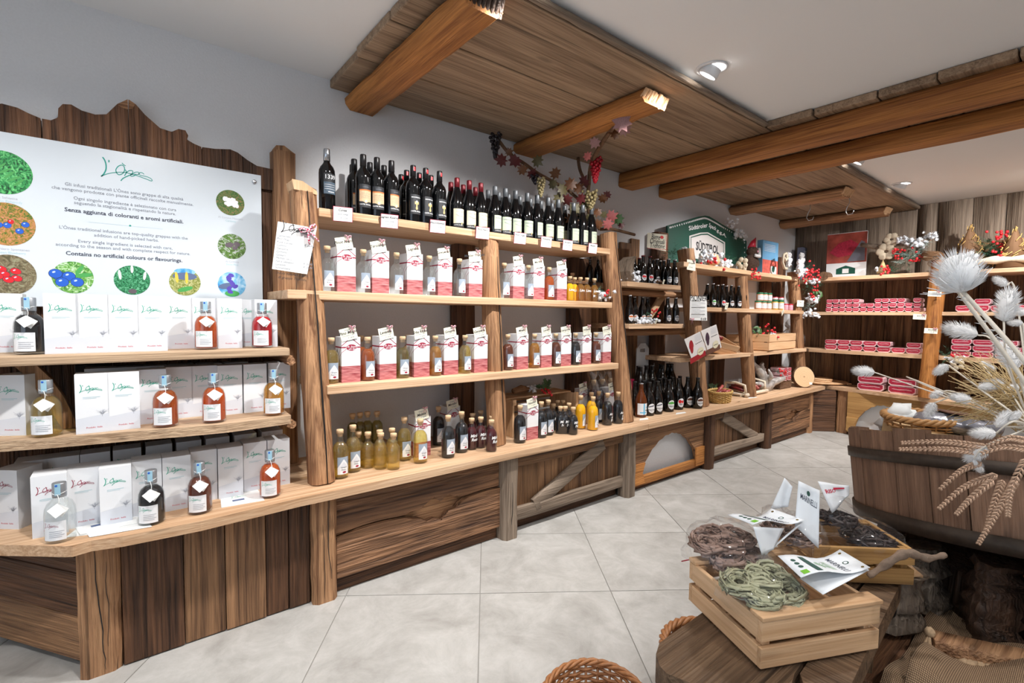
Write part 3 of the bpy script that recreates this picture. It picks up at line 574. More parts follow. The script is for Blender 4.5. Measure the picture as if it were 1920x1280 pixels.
# ---------------------------------------------------------------- unit D: far wall
ud = thing('meat_shelf', 'plank-backed shelf along the far wall stacked with cured meat', 'shelf')
XD = 6.2
for z, yf, t in ((1.735, 6.2, .038), (1.347, 6.18, .034), (.922, 6.18, .036)):
    MB().prism([(6.618, 2.63), (yf+.03, 2.4 if z > 1.5 else 2.3), (yf, 1.5), (yf-.06, .8), (yf-.12, -.85), (6.618, -.85)], z-t, z, 'xy').build('shelf', 'shelf_y', ud, bevel=.004)
MB().loft((6.1, 1.2, ZT+.001), (6.2, 1.17, 1.84), .115, .115, n=9, jit=.004, seed=71, ch=.32).build('post', 'beam_z', ud)
MB().loft((6.59, 1.0, ZT+.001), (6.59, 1.0, 1.7), .06, .1, n=5, jit=.003, seed=72).build('rear_post', 'old_z', ud)
MB().loft((6.03, -.25, ZT+.001), (6.1, -.25, 1.84), .115, .115, n=9, jit=.004, seed=73, ch=.32).build('post', 'beam_z', ud)
# ================================================================ goods: kinds are built once, each thing on the shelves is its own object
mat('dark_glass', S(10, 11, 13), .08, spec=.6); mat('beer_glass', S(16, 12, 10), .07, spec=.6); mat('amber_glass', S(92, 44, 16), .1, spec=.6)
see_thru('clear_glass', (.96, .975, .975, 1), (.85, .9, .9, 1), .015, .02, 1.5)
LIQ = {'clear': ((.97, .98, .98, 1), (.9, .93, .93, 1), .03), 'straw': (S(248, 236, 176), S(220, 190, 110), .12), 'gold': (S(244, 206, 124), S(200, 142, 50), .28), 'amber': (S(230, 150, 66), S(186, 92, 24), .42), 'brown': (S(190, 104, 60), S(110, 52, 24), .5),
       'orange': (S(240, 136, 56), S(206, 100, 28), .45), 'red': (S(230, 60, 60), S(200, 24, 40), .7), 'yellow': (S(250, 200, 40), S(252, 186, 10), .92), 'cherry': (S(120, 20, 36), S(76, 8, 22), .8), 'black': (S(30, 26, 34), S(14, 12, 18), .95), 'green': (S(226, 216, 160), S(140, 130, 70), .16)}
for k, v in LIQ.items(): see_thru('liq_'+k, v[0], v[1], v[2], .05, 1.2)
mat('steel_blue', S(150, 164, 180), .6); mat('silver_cap', S(190, 194, 200), .25, metal=.9); mat('black_cap', S(26, 24, 26), .35); mat('red_cap', S(112, 24, 34), .35, metal=.3); mat('grey_cap', S(104, 108, 112), .4, metal=.3)
mat('old_print', S(206, 176, 140), .7, noise=.14, nscale=160); mat('rust_print', S(196, 108, 50), .7); mat('black_label', S(38, 40, 44), .6); mat('gold_print', S(222, 184, 120), .5); mat('cream_label', S(208, 200, 172), .7); mat('mint_label', S(182, 194, 170), .7); mat('dusk_label', S(74, 92, 108), .6, noise=.3, nscale=120)
mat('white_ink', S(236, 238, 240), .6)
m, nt, b = new_mat('gingham'); tc = nt.nodes.new('ShaderNodeTexCoord'); ck = nt.nodes.new('ShaderNodeTexChecker'); ck.inputs['Scale'].default_value = 330; ck.inputs[1].default_value = S(196, 40, 84); ck.inputs[2].default_value = S(240, 226, 230)
nt.links.new(tc.outputs['Object'], ck.inputs[0]); nt.links.new(ck.outputs[0], b.inputs['Base Color']); b.inputs['Roughness'].default_value = .8
# red plank print on the gift boxes
m, nt, b = new_mat('plank_print'); tc = nt.nodes.new('ShaderNodeTexCoord'); mp = nt.nodes.new('ShaderNodeMapping'); mp.inputs['Scale'].default_value = (18, 18, 190); nz = nt.nodes.new('ShaderNodeTexNoise'); nz.inputs['Scale'].default_value = 1; nz.inputs['Detail'].default_value = 3
rp = nt.nodes.new('ShaderNodeValToRGB'); rp.color_ramp.elements[0].position = .35; rp.color_ramp.elements[0].color = S(150, 62, 70); rp.color_ramp.elements[1].position = .7; rp.color_ramp.elements[1].color = S(214, 146, 146)
nt.links.new(tc.outputs['Object'], mp.inputs[0]); nt.links.new(mp.outputs[0], nz.inputs['Vector']); nt.links.new(nz.outputs['Fac'], rp.inputs[0]); nt.links.new(rp.outputs[0], b.inputs['Base Color'])
KINDS = {}
def put(kind, name, loc, label, cat, group=None, rz=0, sc=1.0):
    o = bpy.data.objects.new(name, None); C.objects.link(o); o.location = loc; o.rotation_euler.z = rz; o.scale = (sc, sc, sc) if not isinstance(sc, tuple) else sc; o.empty_display_size = .02; tag(o, label, cat, group)
    for pn, me, subs in KINDS[kind]:
        p = bpy.data.objects.new(pn, me); C.objects.link(p); p.parent = o
        for sn, sm in subs: q = bpy.data.objects.new(sn, sm); C.objects.link(q); q.parent = p
    return o
def stand(x, y, z, r=.035):
    p = atz(x, y, z); d = Vector((p.x, p.y, 0)).normalized(); return p+d*r
def onY(x, y, Y, z): p = aty(x, y, Y); return Vector((p.x, Y, z))
class Lab:
    """a print drawn flat (u across, v up) and then bent round a bottle"""
    def __init__(s, w, h, mats, n=10, m=0): s.b = MB(); s.mats = mats; s.lay = 0; s.cols(-w/2, w/2, lambda u: 0, lambda u: h, m, n)
    def z(s): s.lay += 1; return s.lay*.00022
    def cols(s, u0, u1, f0, f1, m, n=8):
        z = s.z(); us = [u0+(u1-u0)*i/n for i in range(n+1)]
        s.b.add([(u, f0(u), z) for u in us]+[(u, f1(u), z) for u in us], [(i, i+1, n+2+i, n+1+i) for i in range(n)], m)
    def text(s, t, size, u, v, m, **k): s.b.text(t, size, m, T((u, v, s.z())), **k)
    def oval(s, u, v, a, c, m): s.cols(u-a, u+a, lambda x: v-c*math.sqrt(max(0, 1-((x-u)/a)**2)), lambda x: v+c*math.sqrt(max(0, 1-((x-u)/a)**2)), m, 10)
    def wrap(s, R, z0, name='label', a=0):
        s.b.xf(lambda p: Vector(((R+.0004+p.z)*math.sin(p.x/R+a), -(R+.0004+p.z)*math.cos(p.x/R+a), z0+p.y))); return s.b.mesh(name, s.mats)
# --- grappa bottle with cork and house label
GP = [(.030, 0), (.0335, .003), (.0345, .008), (.0345, .112), (.0325, .13), (.0265, .144), (.0175, .153), (.0132, .16), (.0125, .184), (.0145, .186), (.0145, .191), (.012, .192)]
def shrink(P, d, top): return [(max(r-d, .001), z) for r, z in P if z <= top] 
def corked(liq, label=None, prof=GP, fill=.154, h=.21, script=None, R=.0345):
    k = ('cork', liq, label, fill, h, script, R)
    if k in KINDS: return k
    parts = [('glass', MB().lathe(prof, 20).mesh('glass', 'clear_glass'), [])]
    lp = [(max(r-.0022, .001), max(z, .006)) for r, z in prof if .002 < z <= fill]; parts.append(('liquor', MB().lathe(lp, 18).mesh('liquor', 'liq_'+liq), []))
    zc = prof[-1][1]; c = MB(); c.lathe([(.0105, zc-.012), (.0105, zc), (.0148, zc+.0005), (.0148, h-.002), (.0138, h)], 16); parts.append(('cork', c.mesh('cork', 'cork'), []))
    if label:
        L = Lab(.048, .074, ['steel_blue', 'white', 'mist', 'ink', 'crimson']); ap = lambda u: min(.066, .066-abs(u-.002)*1.45)
        L.cols(-.024, .024, lambda u: 0, lambda u: max(.028, ap(u)), 1, 12); L.cols(-.014, .016, lambda u: .03, lambda u: max(.031, ap(u)-.012), 2, 8)
        L.text('Grappa', .0085, .002, .03, 3, shear=.3); L.text(label, .0085, .0, .0195, 3, shear=.25); L.oval(.004, .009, .0075, .0042, 4)
        parts.append(('label', L.wrap(R, .022), []))
    if script:
        L = Lab(.001, .001, ['white_ink']); v = .075
        for s_ in script: L.text(s_, .0215, 0, v, 0, shear=.2, bold=.03); v -= .02
        parts.append(('hand_lettering', L.wrap(R, .0, 'hand_lettering', .5), []))
    KINDS[k] = parts; return k
SM = [(.026, 0), (.0285, .003), (.0295, .007), (.0295, .085), (.0275, .1), (.022, .11), (.0145, .118), (.0118, .124), (.0115, .142), (.0135, .144), (.0135, .148), (.011, .149)]
def small(liq, script=None): return corked(liq, None, SM, .119, .165, script, .0295)
# --- squat infusion bottle with paper seal and hang tag
IP = [(.034, 0), (.0385, .003), (.0405, .009), (.0405, .088), (.0385, .108), (.032, .124), (.022, .134), (.0175, .138), (.017, .15)]
def infusion(liq, red=False):
    k = ('inf', liq, red)
    if k in KINDS: return k
    parts = [('glass', MB().lathe(IP, 24).mesh('glass', 'clear_glass'), [])]
    parts.append(('liquor', MB().lathe([(.033, .008), (.0378, .011), (.0378, .088), (.0362, .107), (.0298, .123), (.02, .132)], 20).mesh('liquor', 'liq_'+liq), []))
    st = MB(); st.box(-.0072, -.0197, .152, .0072, -.0186, .1905); dot = MB(); dot.lathe([(0, 0), (.0035, 0)], 10, X=frame((-.003, -.0202, .184), (1, 0, 0), (0, 0, 1)), cap=False)
    parts.append(('stopper', MB().lathe([(.0183, .144), (.0186, .15), (.0186, .188), (.0175, .19)], 20).mesh('stopper', 'zinc'), [('tax_strip', st.mesh('tax_strip', 'seal')), ('tax_mark', dot.mesh('tax_mark', 'blue'))]))
    L = Lab(.062, .062, ['white', 'wine_print' if red else 'box_teal', 'grey_ink', 'mist'], 12)
    L2 = MB(); logo(L2, .04, 1, T((-.008, .05, L.z()))); n = len(L.b.v); L.b.v += L2.v; L.b.f += [[i+n for i in f] for f in L2.f]; L.b.m += L2.m; L.b.s += L2.s
    for i in range(4): L.cols(-.012, .026-.006*(i % 2), lambda u, i=i: .029-.006*i, lambda u, i=i: .0302-.006*i, 2, 6)
    parts.append(('label', L.wrap(.0405, .012, 'label', -.2), []))
    tg = MB()
    tg.add([(0, 0, 0), (.036, 0, 0), (.036, .03, 0), (0, .03, 0)], [(0, 1, 2, 3)], 0, False, T((.004, -.036, .128)) @ RX(PI/2-.55) @ Matrix.Rotation(-.85, 4, 'Z') @ T((-.004, -.03, 0)))
    tg.add([(0, 0, 0), (.034, 0, 0), (.034, .03, 0), (0, .03, 0)], [(0, 1, 2, 3)], 0, False, T((.006, -.034, .128)) @ RX(PI/2-.2) @ Matrix.Rotation(-.6, 4, 'Z') @ T((-.004, -.03, 0)))
    parts.append(('hang_tag', tg.mesh('hang_tag', 'paper'), []))
    parts.append(('string', MB().tube([(-.019, 0, .16), (-.012, -.017, .157), (.0, -.0205, .154), (.004, -.024, .14), (.005, -.034, .128)], .0011, 5).tube([(.019, 0, .161), (.013, -.016, .159), (.001, -.0205, .154)], .0011, 5).mesh('string', 'paper'), []))
    KINDS[k] = parts; return k
# --- white gift box with handwriting logo
def gift_box(red=False):
    k = ('gift', red)
    if k in KINDS: return k
    w, h = .0885, .205; b = MB(); b.box(-w/2, 0, 0, w/2, w, h)
    print_ = MB(); logo(print_, .06, 0, FRONT(-.003, -.0005, .157), 1.25)
    lines = MB(); lines.box(-.024, -.0005, .125, .022, -.0003, .1264); lines.box(-.024, -.0005, .121, .012, -.0003, .122)
    snow = MB(); snow.add([(-w/2+.0003, -.0004, .002), (w/2-.0003, -.0004, .002), (w/2-.0003, -.0004, .066), (-w/2+.0003, -.0004, .052)], [(0, 1, 2, 3)])
    tree = MB(); r = random.Random(4)
    for i in range(26): tree.ribbon([(.026+r.uniform(-.004, .004), .064), (.026+r.gauss(0, .009), .07+r.uniform(0, .012))], .0006, 0, FRONT(0, -.0007, 0))
    tree.ribbon([(.026, .056), (.026, .066)], .0016, 0, FRONT(0, -.0007, 0))
    foot = MB(); foot.text('Produkt  Italia', .0075, 0, FRONT(.004, -.0008, .02))
    KINDS[k] = [('carton', b.mesh('carton', 'white'), [('logo', print_.mesh('logo', 'wine_print' if red else 'box_teal')), ('print_lines', lines.mesh('print_lines', 'pale_ink')), ('snow_print', snow.mesh('snow_print', 'mist')), ('tree_print', tree.mesh('tree_print', 'tree_print')), ('foot_print', foot.mesh('foot_print', 'red_print'))])]
    return k
# --- white and red gift box with roof lines and oval
def josef_box():
    k = 'roofbox'
    if k in KINDS: return k
    w, h = .088, .212; c = MB(); c.box(-w/2, 0, .077, w/2, w, h, 0); c.box(-w/2, 0, 0, w/2, w, .0395, 1); c.box(-w/2, 0, .0405, w/2, w, .0765, 1); c.box(-w/2+.001, .001, .0005, w/2-.001, w-.001, .08, 1)
    l = MB(); F = FRONT(0, -.0006, 0); Sd = frame((-w/2-.0006, w, 0), (0, -1, 0), (0, 0, 1))
    l.ribbon([(-.044, .172), (0, .2085), (.044, .172)], .0032, 0, F); l.ribbon([(-.044, .164), (.044, .164)], .006, 0, F); l.ribbon([(-.044, .14), (-.02, .158)], .002, 0, F)
    l.ribbon([(0, .164), (w, .164)], .006, 0, Sd); l.ribbon([(w, .172), (.032, .11)], .002, 0, Sd); l.ribbon([(w, .138), (.06, .12), (.06, .08)], .002, 0, Sd); l.ribbon([(.032, .11), (.032, .08)], .002, 0, Sd)
    o = MB(); X2 = FRONT(.002, -.001, .163); o.add([(.026*math.cos(t*PI/16), .0165*math.sin(t*PI/16), -.0001) for t in range(32)], [list(range(32))], 1, False, X2); o.add([(.0245*math.cos(t*PI/16), .015*math.sin(t*PI/16), .0001) for t in range(32)], [list(range(32))], 0, False, X2)
    o.text('St. Josef', .0135, 1, X2 @ T((0, .004, .0003)), shear=.3, bold=.01); o.text('am Egg', .0125, 1, X2 @ T((.003, -.007, .0003)), shear=.3, bold=.01)
    KINDS[k] = [('carton', c.mesh('carton', ['white', 'plank_print']), [('roof_lines', l.mesh('roof_lines', 'crimson')), ('oval_logo', o.mesh('oval_logo', ['crimson', 'white']))])]
    return k
# --- price cards
_bow = MB()
for sgn in (-1, 1):
    _bow.tube([(0, -.002, 0), (sgn*.007, -.004, .006), (sgn*.015, -.003, .007), (sgn*.015, -.003, .001), (sgn*.007, -.004, -.001), (0, -.002, 0)], .0032, 4, flat=.3); _bow.tube([(0, -.002, 0), (sgn*.005, -.003, -.011), (sgn*.009, -.003, -.024)], .0034, 4, flat=.25)
_bow.ball((0, -.003, 0), .0035, 6, 4)
BOW = _bow.mesh('bow', 'gingham')
def card(loc, w, h, lines, label, rx=.2, rot=0, rz=0, bow=True, border=None, group=None, bs=1.0, base='cream_card', ink='ink', name='price_card', sub='grey_ink'):
    o = thing(name, label, 'price card', loc, rz, group); X = RX(-rx) @ RY(rot)
    c = MB(); c.box(-w/2, -.0006, 0, w/2, .0006, h, 0)
    if border: c.box(-w/2-.0025, .0007, -.0025, w/2+.0025, .0016, h+.0025, 1)
    c.xf(lambda v: X @ v); k = c.build('card', [base, border or base], o)
    t = MB(); n = len(lines)
    for i, (s_, sz, mm) in enumerate(lines): t.text(s_, sz, mm, X @ frame((-w*.03, -.0011, h*(1-(i+.75)/(n+.5))), (1, 0, 0), (0, 0, 1)), shear=.25, bold=.02 if mm == 0 else .008)
    if lines: t.build('handwriting', [ink, sub], k)
    if bow:
        q = bpy.data.objects.new('bow', BOW); C.objects.link(q); q.parent = o; q.location = X @ Vector((w*.3, -.001, h*.96)); q.scale = (bs,)*3
    return o
# ---------------------------------------------------------------- white gift boxes and infusions (three tiers)
def tier(items, z, Y, where, hs=1.0):
    kinds = {}
    for it in items:
        kind, px, py = it[:3]; YY = it[3] if len(it) > 3 else Y
        n = kinds.setdefault(kind[0], 0); kinds[kind[0]] += 1
        if kind[0] == 'gift':
            p = onY(px, py, YY, z); col = 'red-lettered' if kind[1] else 'teal-lettered'
            put(kind, 'gift_box', p, '%s white gift box, %s from left on %s' % (col, ORD[n], where), 'box', 'white gift boxes by the sign', rz=it[4] if len(it) > 4 else 0)
        else:
            p = onY(px, py, YY, z)
            put(kind, 'infusion_bottle', p, 'squat bottle of %s infusion with hang tag on %s' % ({'black': 'dark', 'clear': 'clear', 'straw': 'pale gold', 'amber': 'amber', 'orange': 'orange', 'red': 'red', 'brown': 'brown', 'gold': 'golden'}[kind[1]], where), 'bottle', 'infusion bottles by the sign', rz=it[4] if len(it) > 4 else -.15)
G, GR = gift_box(), gift_box(True)
I = infusion
tier([(G, 117, 650), (G, 175.5, 650), (G, 233, 650), (G, 287.5, 650), (G, 338, 650, 2.37), (G, 383, 650, 2.37), (G, 432, 650, 2.31), (G, 466, 650, 2.4), (G, 500, 650, 2.33), (G, 12, 650, 2.42)] +
     [(I('black'), 57, 650, 2.29), (I('orange'), 387, 650, 2.285), (I('red'), 492, 650, 2.285)], za, 2.265, 'top shelf under sign')
tier([(G, 20, 790, 2.32, -.5), (G, 174, 790, 2.215), (G, 234, 790, 2.215), (G, 287, 790, 2.28), (G, 338, 790, 2.33), (G, 385, 790, 2.33), (G, 433, 790, 2.3), (G, 480, 790, 2.3), (G, 525, 790, 2.32)] +
     [(I('straw'), 88, 790, 2.255), (I('amber'), 311, 790, 2.2), (I('orange'), 402, 790, 2.185), (I('gold'), 514, 790, 2.2)], zb, 2.22, 'middle shelf under sign')
tier([(GR, 10, 940, 2.36, -.7), (GR, 93, 940, 2.205), (GR, 158, 940, 2.23), (G, 218, 940, 2.19), (G, 277, 940, 2.22), (G, 333, 940, 2.215), (G, 384, 940, 2.25), (G, 434, 940, 2.24), (G, 480, 940, 2.27), (G, 524, 940, 2.27)] +
     [(I('clear', True), 112, 940, 2.15), (I('black'), 284, 940, 2.135), (I('brown'), 375, 940, 2.145), (I('orange'), 507, 940, 2.165)], ZT, 2.2, 'counter under sign')
k = 0
for z, Y, pxs, yy in ((zb, 2.42, (190, 240, 292, 344, 396, 446), 790), (ZT, 2.45, (60, 120, 180, 240, 300, 356, 410, 462, 512), 900)):
    for px in pxs:
        p = onY(px, yy, Y, z)
        put(G, 'gift_box', p, 'white gift box hidden in the back row on %s, %s from left' % ('middle shelf under sign' if z > .6 else 'counter under sign', ORD[pxs.index(px)]), 'box', 'white gift boxes in the back rows')
# leaflets on the counter
def leaflet(pts, z, label, deco=True, n=0):
    o = MB(); P = [atz(x, y, z) for x, y in pts]; o.add([(p.x, p.y, z+.0012*(1+n)) for p in P]+[(p.x, p.y, z+.0012*(1+n)-.0009) for p in P], [(0, 1, 2, 3), (7, 6, 5, 4), (0, 4, 5, 1), (1, 5, 6, 2), (2, 6, 7, 3), (3, 7, 4, 0)])
    r = thing('leaflet', label, 'leaflet'); k = o.build('sheet', 'paper', r)
    if deco:
        c = (P[0]+P[2])/2; rt = (P[1]-P[0]+P[2]-P[3]).normalized(); X = frame((c.x, c.y, z+.0012*(1+n)+.0004), rt, Vector((0, 0, 1)).cross(rt)); t = MB(); logo(t, .055, 0, X @ T((-.005, .022, 0))); t.box(-.03, -.03, 0, .012, -.012, .0002, 1, X); t.box(.02, -.02, 0, .045, -.018, .0002, 2, X); t.build('print', ['box_teal', 'hill', 'tree_print'], k)
    return r
leaflet([(122, 1008), (205, 998), (262, 962), (170, 972)], ZT, 'white leaflet lying lowest in the fan of leaflets on the counter', False, 0)
leaflet([(168, 1008), (285, 988), (262, 962), (150, 985)], ZT, 'white leaflet sticking out to the right of the leaflet fan', False, 1)
leaflet([(150, 1004), (278, 978), (225, 960), (138, 985)], ZT, 'printed leaflet on top of the fan beside the clear bottle', True, 2)
leaflet([(415, 952), (496, 938), (483, 917), (413, 930)], ZT, 'single printed leaflet lying below the orange infusion bottle', True, 0)
# ---------------------------------------------------------------- gift boxes and grappas on unit B
names2 = ['Pinot Nero', 'Teroldego', 'Lagrein', 'Gewuerztr.', 'Mueller Thurgau', 'Moscato', 'Merlot', 'Riserva']; names3 = ['Pino Mugo', 'Lavanda', 'Erba Rhyba', 'Ginepro', 'Genziana', 'Miele', 'Larice', 'Lampone', 'Williams', 'Cirmolo']
JB = josef_box(); rr = random.Random(77)
def row_boxes(xs, base, Y, z, names, where):
    for i, (x0, x1) in enumerate(xs):
        a, c = aty(x0, base, Y), aty(x1, base, Y); x = (a.x+c.x)/2
        put(JB, 'gift_box', (x, Y, z), 'white gift box with red plank print, %s from left on %s' % (ORD[i], where), 'box', 'gift boxes with roof print', rr.uniform(-.03, .03))
        card((x-.006, Y-.004, z+.199), .076, .058, [('Grappa', .0095, 1), (names[i], .019, 0), ('invecchiata in legno', .0075, 1), ('       \u20ac 18,90', .0095, 1)], 'handwritten card reading %s above a gift box on %s' % (names[i], where), -.02, rr.uniform(-.26, -.14), rr.uniform(-.15, .1), group='cards on the gift boxes')
row_boxes([(633, 667), (697, 730.5), (763, 793), (820, 849), (878.6, 904.6), (962, 983), (1000, 1021), (1043, 1064)], 550, 2.3, 1.362, names2, 'upper box shelf')
row_boxes([(641, 675.6), (712, 743), (776.5, 805), (832, 859.6), (889, 914), (969, 990), (1014, 1034.7), (1051.7, 1070), (1090.5, 1108.5), (1129, 1145.5)], 700, 2.255, .941, names3, 'lower box shelf')
def row_bottles(xs, base, Y, z, liqs, where, labs):
    n = {}
    for i, (x, lq) in enumerate(zip(xs, liqs)):
        p = onY(x, base, Y, z); n[lq] = n.get(lq, 0)+1
        put(corked(lq, labs[i % len(labs)]), 'grappa_bottle', p, 'corked %s grappa bottle with house label, %s from left on %s' % ({'clear': 'clear', 'gold': 'golden', 'orange': 'orange', 'straw': 'pale', 'brown': 'brown', 'green': 'greenish', 'black': 'dark', 'amber': 'amber'}[lq], ORD[i], where), 'bottle', 'grappa bottles on the shelves', rr.uniform(-.1, .1))
LB = ['Riserva', 'Nosiola', 'Lagrein', 'Moscato', 'Pinot']
row_bottles([614, 681.5, 743.5, 804.5, 861, 945, 990, 1029], 550, 2.32, 1.362, ['clear', 'clear', 'clear', 'clear', 'clear', 'clear', 'clear', 'orange'], 'upper box shelf', LB)
row_bottles([621.5, 689.5, 755, 816, 871.5, 951.5, 1001.5, 1041, 1078, 1116], 700, 2.275, .941, ['straw', 'amber', 'green', 'gold', 'straw', 'brown', 'gold', 'brown', 'black', 'brown'], 'lower box shelf', LB)
for i, x in enumerate((677, 765, 701)):
    put(corked('amber' if i % 2 == 0 else 'gold', 'Riserva'), 'grappa_bottle', onY(x, 660, 2.43, .941), 'corked bottle half hidden in back row of lower box shelf, %s from left' % ORD[(0, 2, 1)[i]], 'bottle', 'grappa bottles on the shelves')
for i, (x, dy) in enumerate(((1068, 0), (1077, .04), (1088, 0), (1100, 0), (1114, 0))):
    put(small('yellow' if i < 2 else 'gold', ('Limoncino',)), 'liqueur_bottle', onY(x, 550, 2.33+dy, 1.362), 'small corked yellow liqueur bottle, %s from left at end of upper box shelf' % ORD[i], 'bottle', 'small yellow liqueurs', .1)
put(corked('gold', 'Miele'), 'grappa_bottle', onY(1073, 540, 2.5, 1.362), 'golden corked bottle standing behind the small yellow liqueurs', 'bottle', 'grappa bottles on the shelves')
# counter of unit B
cnt = 'the counter below the three shelves'
SCALE_T = 1.06
def ctr(kind, nm, x, y, label, group, rz=0, Y=None, sc=SCALE_T, r=.036):
    p = stand(x, y, ZT, r) if Y is None else onY(x, y, Y, ZT); return put(kind, nm, p, label, 'bottle', group, rz, sc)
gp = 'bottles on the counter of the bottle shelves'
ctr(corked('straw', 'Miele'), 'grappa_bottle', 638, 899, 'pale honey grappa bottle nearest the big left post on the counter', gp, .05)
ctr(corked('straw', 'Miele'), 'grappa_bottle', 662, 887, 'pale honey grappa bottle second from the big left post on the counter', gp, .05)
ctr(small('straw'), 'liqueur_bottle', 690, 879, 'small unlabelled pale bottle, left of the front three on the counter', gp, r=.03)
ctr(small('straw'), 'liqueur_bottle', 714, 881, 'small unlabelled pale bottle, middle of the front three on the counter', gp, r=.03)
ctr(small('straw'), 'liqueur_bottle', 738, 882, 'small unlabelled pale bottle, right of the front three on the counter', gp, r=.03)
ctr(small('straw'), 'liqueur_bottle', 672, 850, 'small pale bottle peeking out behind the two honey grappas', gp, Y=2.33); ctr(small('straw'), 'liqueur_bottle', 712, 850, 'small pale bottle in the second row behind the middle small bottle', gp, Y=2.3); ctr(small('straw'), 'liqueur_bottle', 735, 850, 'small pale bottle in the second row behind the right small bottle', gp, Y=2.3)
ctr(corked('straw', 'Miele'), 'grappa_bottle', 758, 865, 'pale bottle with house label left of the gift box on the counter', gp)
ctr(corked('straw', 'Miele'), 'grappa_bottle', 788, 870, 'pale frosted bottle with house label in front of the gift box on the counter', gp)
step = tag(MB().box(.86, 2.44, ZT+.001, 1.13, 2.57, ZT+.058).build('display_block', 'post_x', bevel=.004), 'small wooden block raising the four bottles at the back of the counter', 'display block')
for i, x in enumerate((661, 675, 689, 707)): put(small('green'), 'liqueur_bottle', onY(x, 800, 2.5-.02*(i == 3), ZT+.059), 'slim pale bottle raised at the back of the counter, %s from the left' % ORD[i], 'bottle', 'slim bottles on the block', sc=1.05)
def cbox(x0, x1, y, Y, nm, where):
    x = (aty(x0, y, Y).x+aty(x1, y, Y).x)/2
    put(JB, 'gift_box', (x, Y, ZT), 'white gift box with red plank print %s' % where, 'box', 'gift boxes with roof print'); card((x-.006, Y-.004, ZT+.199), .076, .058, [('Grappa', .0095, 1), (nm, .019, 0), ('       \u20ac 18,90', .0095, 1)], 'handwritten card reading %s above the gift box %s' % (nm, where), -.02, -.2, -.05, group='cards on the gift boxes')
cbox(779, 808, 840, 2.3, 'Melata', 'behind the frosted bottle on the counter'); cbox(837, 864, 800, 2.46, 'Mirtillo', 'behind the dark bilberry bottles'); cbox(988, 1009, 820, 2.23, 'Nocino', 'in front of the small open crate'); cbox(1083, 1104, 760, 2.52, 'Lampone', 'behind the yellow egg liqueurs'); cbox(1138, 1157, 770, 2.42, 'Amaro', 'behind the black bitters')
ctr(corked('black', 'Mirtillo'), 'liqueur_bottle', 822, 836, 'dark bilberry bottle behind the front dark pair on the counter', gp); ctr(corked('black', 'Mirtillo'), 'liqueur_bottle', 840, 860, 'dark bilberry bottle with house label at the counter front', gp); ctr(corked('black', 'Mirtillo'), 'liqueur_bottle', 865, 850, 'dark bilberry bottle with house label right of the front one', gp)
for i, (x, y, Y) in enumerate(((884, 844, None), (901, 841, None), (921, 848, None), (866, 800, 2.4), (886, 800, 2.38), (901, 800, 2.42), (922, 815, 2.26))):
    ctr(small('cherry', ('Mirtillo', 'Rosso')), 'liqueur_bottle', x, y, 'small cherry red bottle lettered in white, %s' % ['left of the front row', 'middle of the front row', 'right of the front row', 'back row far left', 'back row middle', 'back row right', 'just behind the right front one'][i], 'small cherry red liqueurs', .1*i-.2, Y, r=.03)
ctr(corked('black', 'Nocino'), 'liqueur_bottle', 974.5, 832, 'dark walnut liqueur bottle at the left of the open crate', gp)
ctr(corked('black', 'Nocino'), 'liqueur_bottle', 1014, 822, 'dark bottle squeezed against the gift box before the open crate', gp); ctr(corked('black', 'Nocino'), 'liqueur_bottle', 1027, 817, 'dark bottle with house label right of the gift box before the crate', gp)
for i, (x, y, Y) in enumerate(((1050, 814, None), (1059, 814, None), (1074, 816, None), (1037, 800, 2.34), (1045, 800, 2.42), (1055, 800, 2.4), (1066, 800, 2.3))):
    ctr(small('black', ('Mirtillo', 'Nero')), 'liqueur_bottle', x, y, 'small black bottle lettered in white, %s' % ['first of the front row', 'second of the front row', 'third of the front row by the yellow bottles', 'back row by the crate wall', 'back row deep in the crate', 'back row middle', 'second row by the yellow bottles'][i], 'small black liqueurs', .1*i-.2, Y, r=.03)
ctr(corked('yellow', 'Bombo'), 'liqueur_bottle', 1088, 805, 'bright yellow egg liqueur bottle on the left of its pair', gp, .3); ctr(corked('yellow', 'Bombo'), 'liqueur_bottle', 1111, 808, 'bright yellow egg liqueur bottle at the counter front', gp, .3); ctr(corked('yellow', 'Bombo'), 'liqueur_bottle', 1108, 790, 'bright yellow egg liqueur bottle behind the front one', gp, Y=2.32)
ctr(corked('black', script=('Amaro', 'alle', 'Erbe')), 'liqueur_bottle', 1138, 798, 'black herb bitter bottle lettered in white, nearer the yellow bottles', gp); ctr(corked('black', script=('Amaro', 'alle', 'Erbe')), 'liqueur_bottle', 1158, 795, 'black herb bitter bottle lettered in white, against the post', gp); ctr(corked('black', 'Nocino'), 'liqueur_bottle', 1122, 780, 'dark bottle between the yellow liqueurs and the black bitters, set back', gp, Y=2.33)
# dark bottles in cellophane at the back
see_thru('film', (.97, .97, .97, 1), (.9, .9, .92, 1), .07, .06, 1.6)
for i, x in enumerate((1112, 1128, 1144)):
    o = put(corked('cherry', None), 'wrapped_bottle', onY(x, 760, 2.5, ZT), 'dark red cellophane-wrapped bottle at back of counter, %s from left' % ORD[i], 'bottle', 'bottles wrapped in cellophane', sc=1.3)
    w = MB(); r = random.Random(i); pr = [(.038, .0), (.041, .1), (.04, .15), (.02, .2), (.008, .215), (.03, .25)]
    w.lathe(pr, 14, cap=False); w.xf(lambda v: v*(1+r.uniform(-.06, .06))); w.build('cellophane', 'film', o)
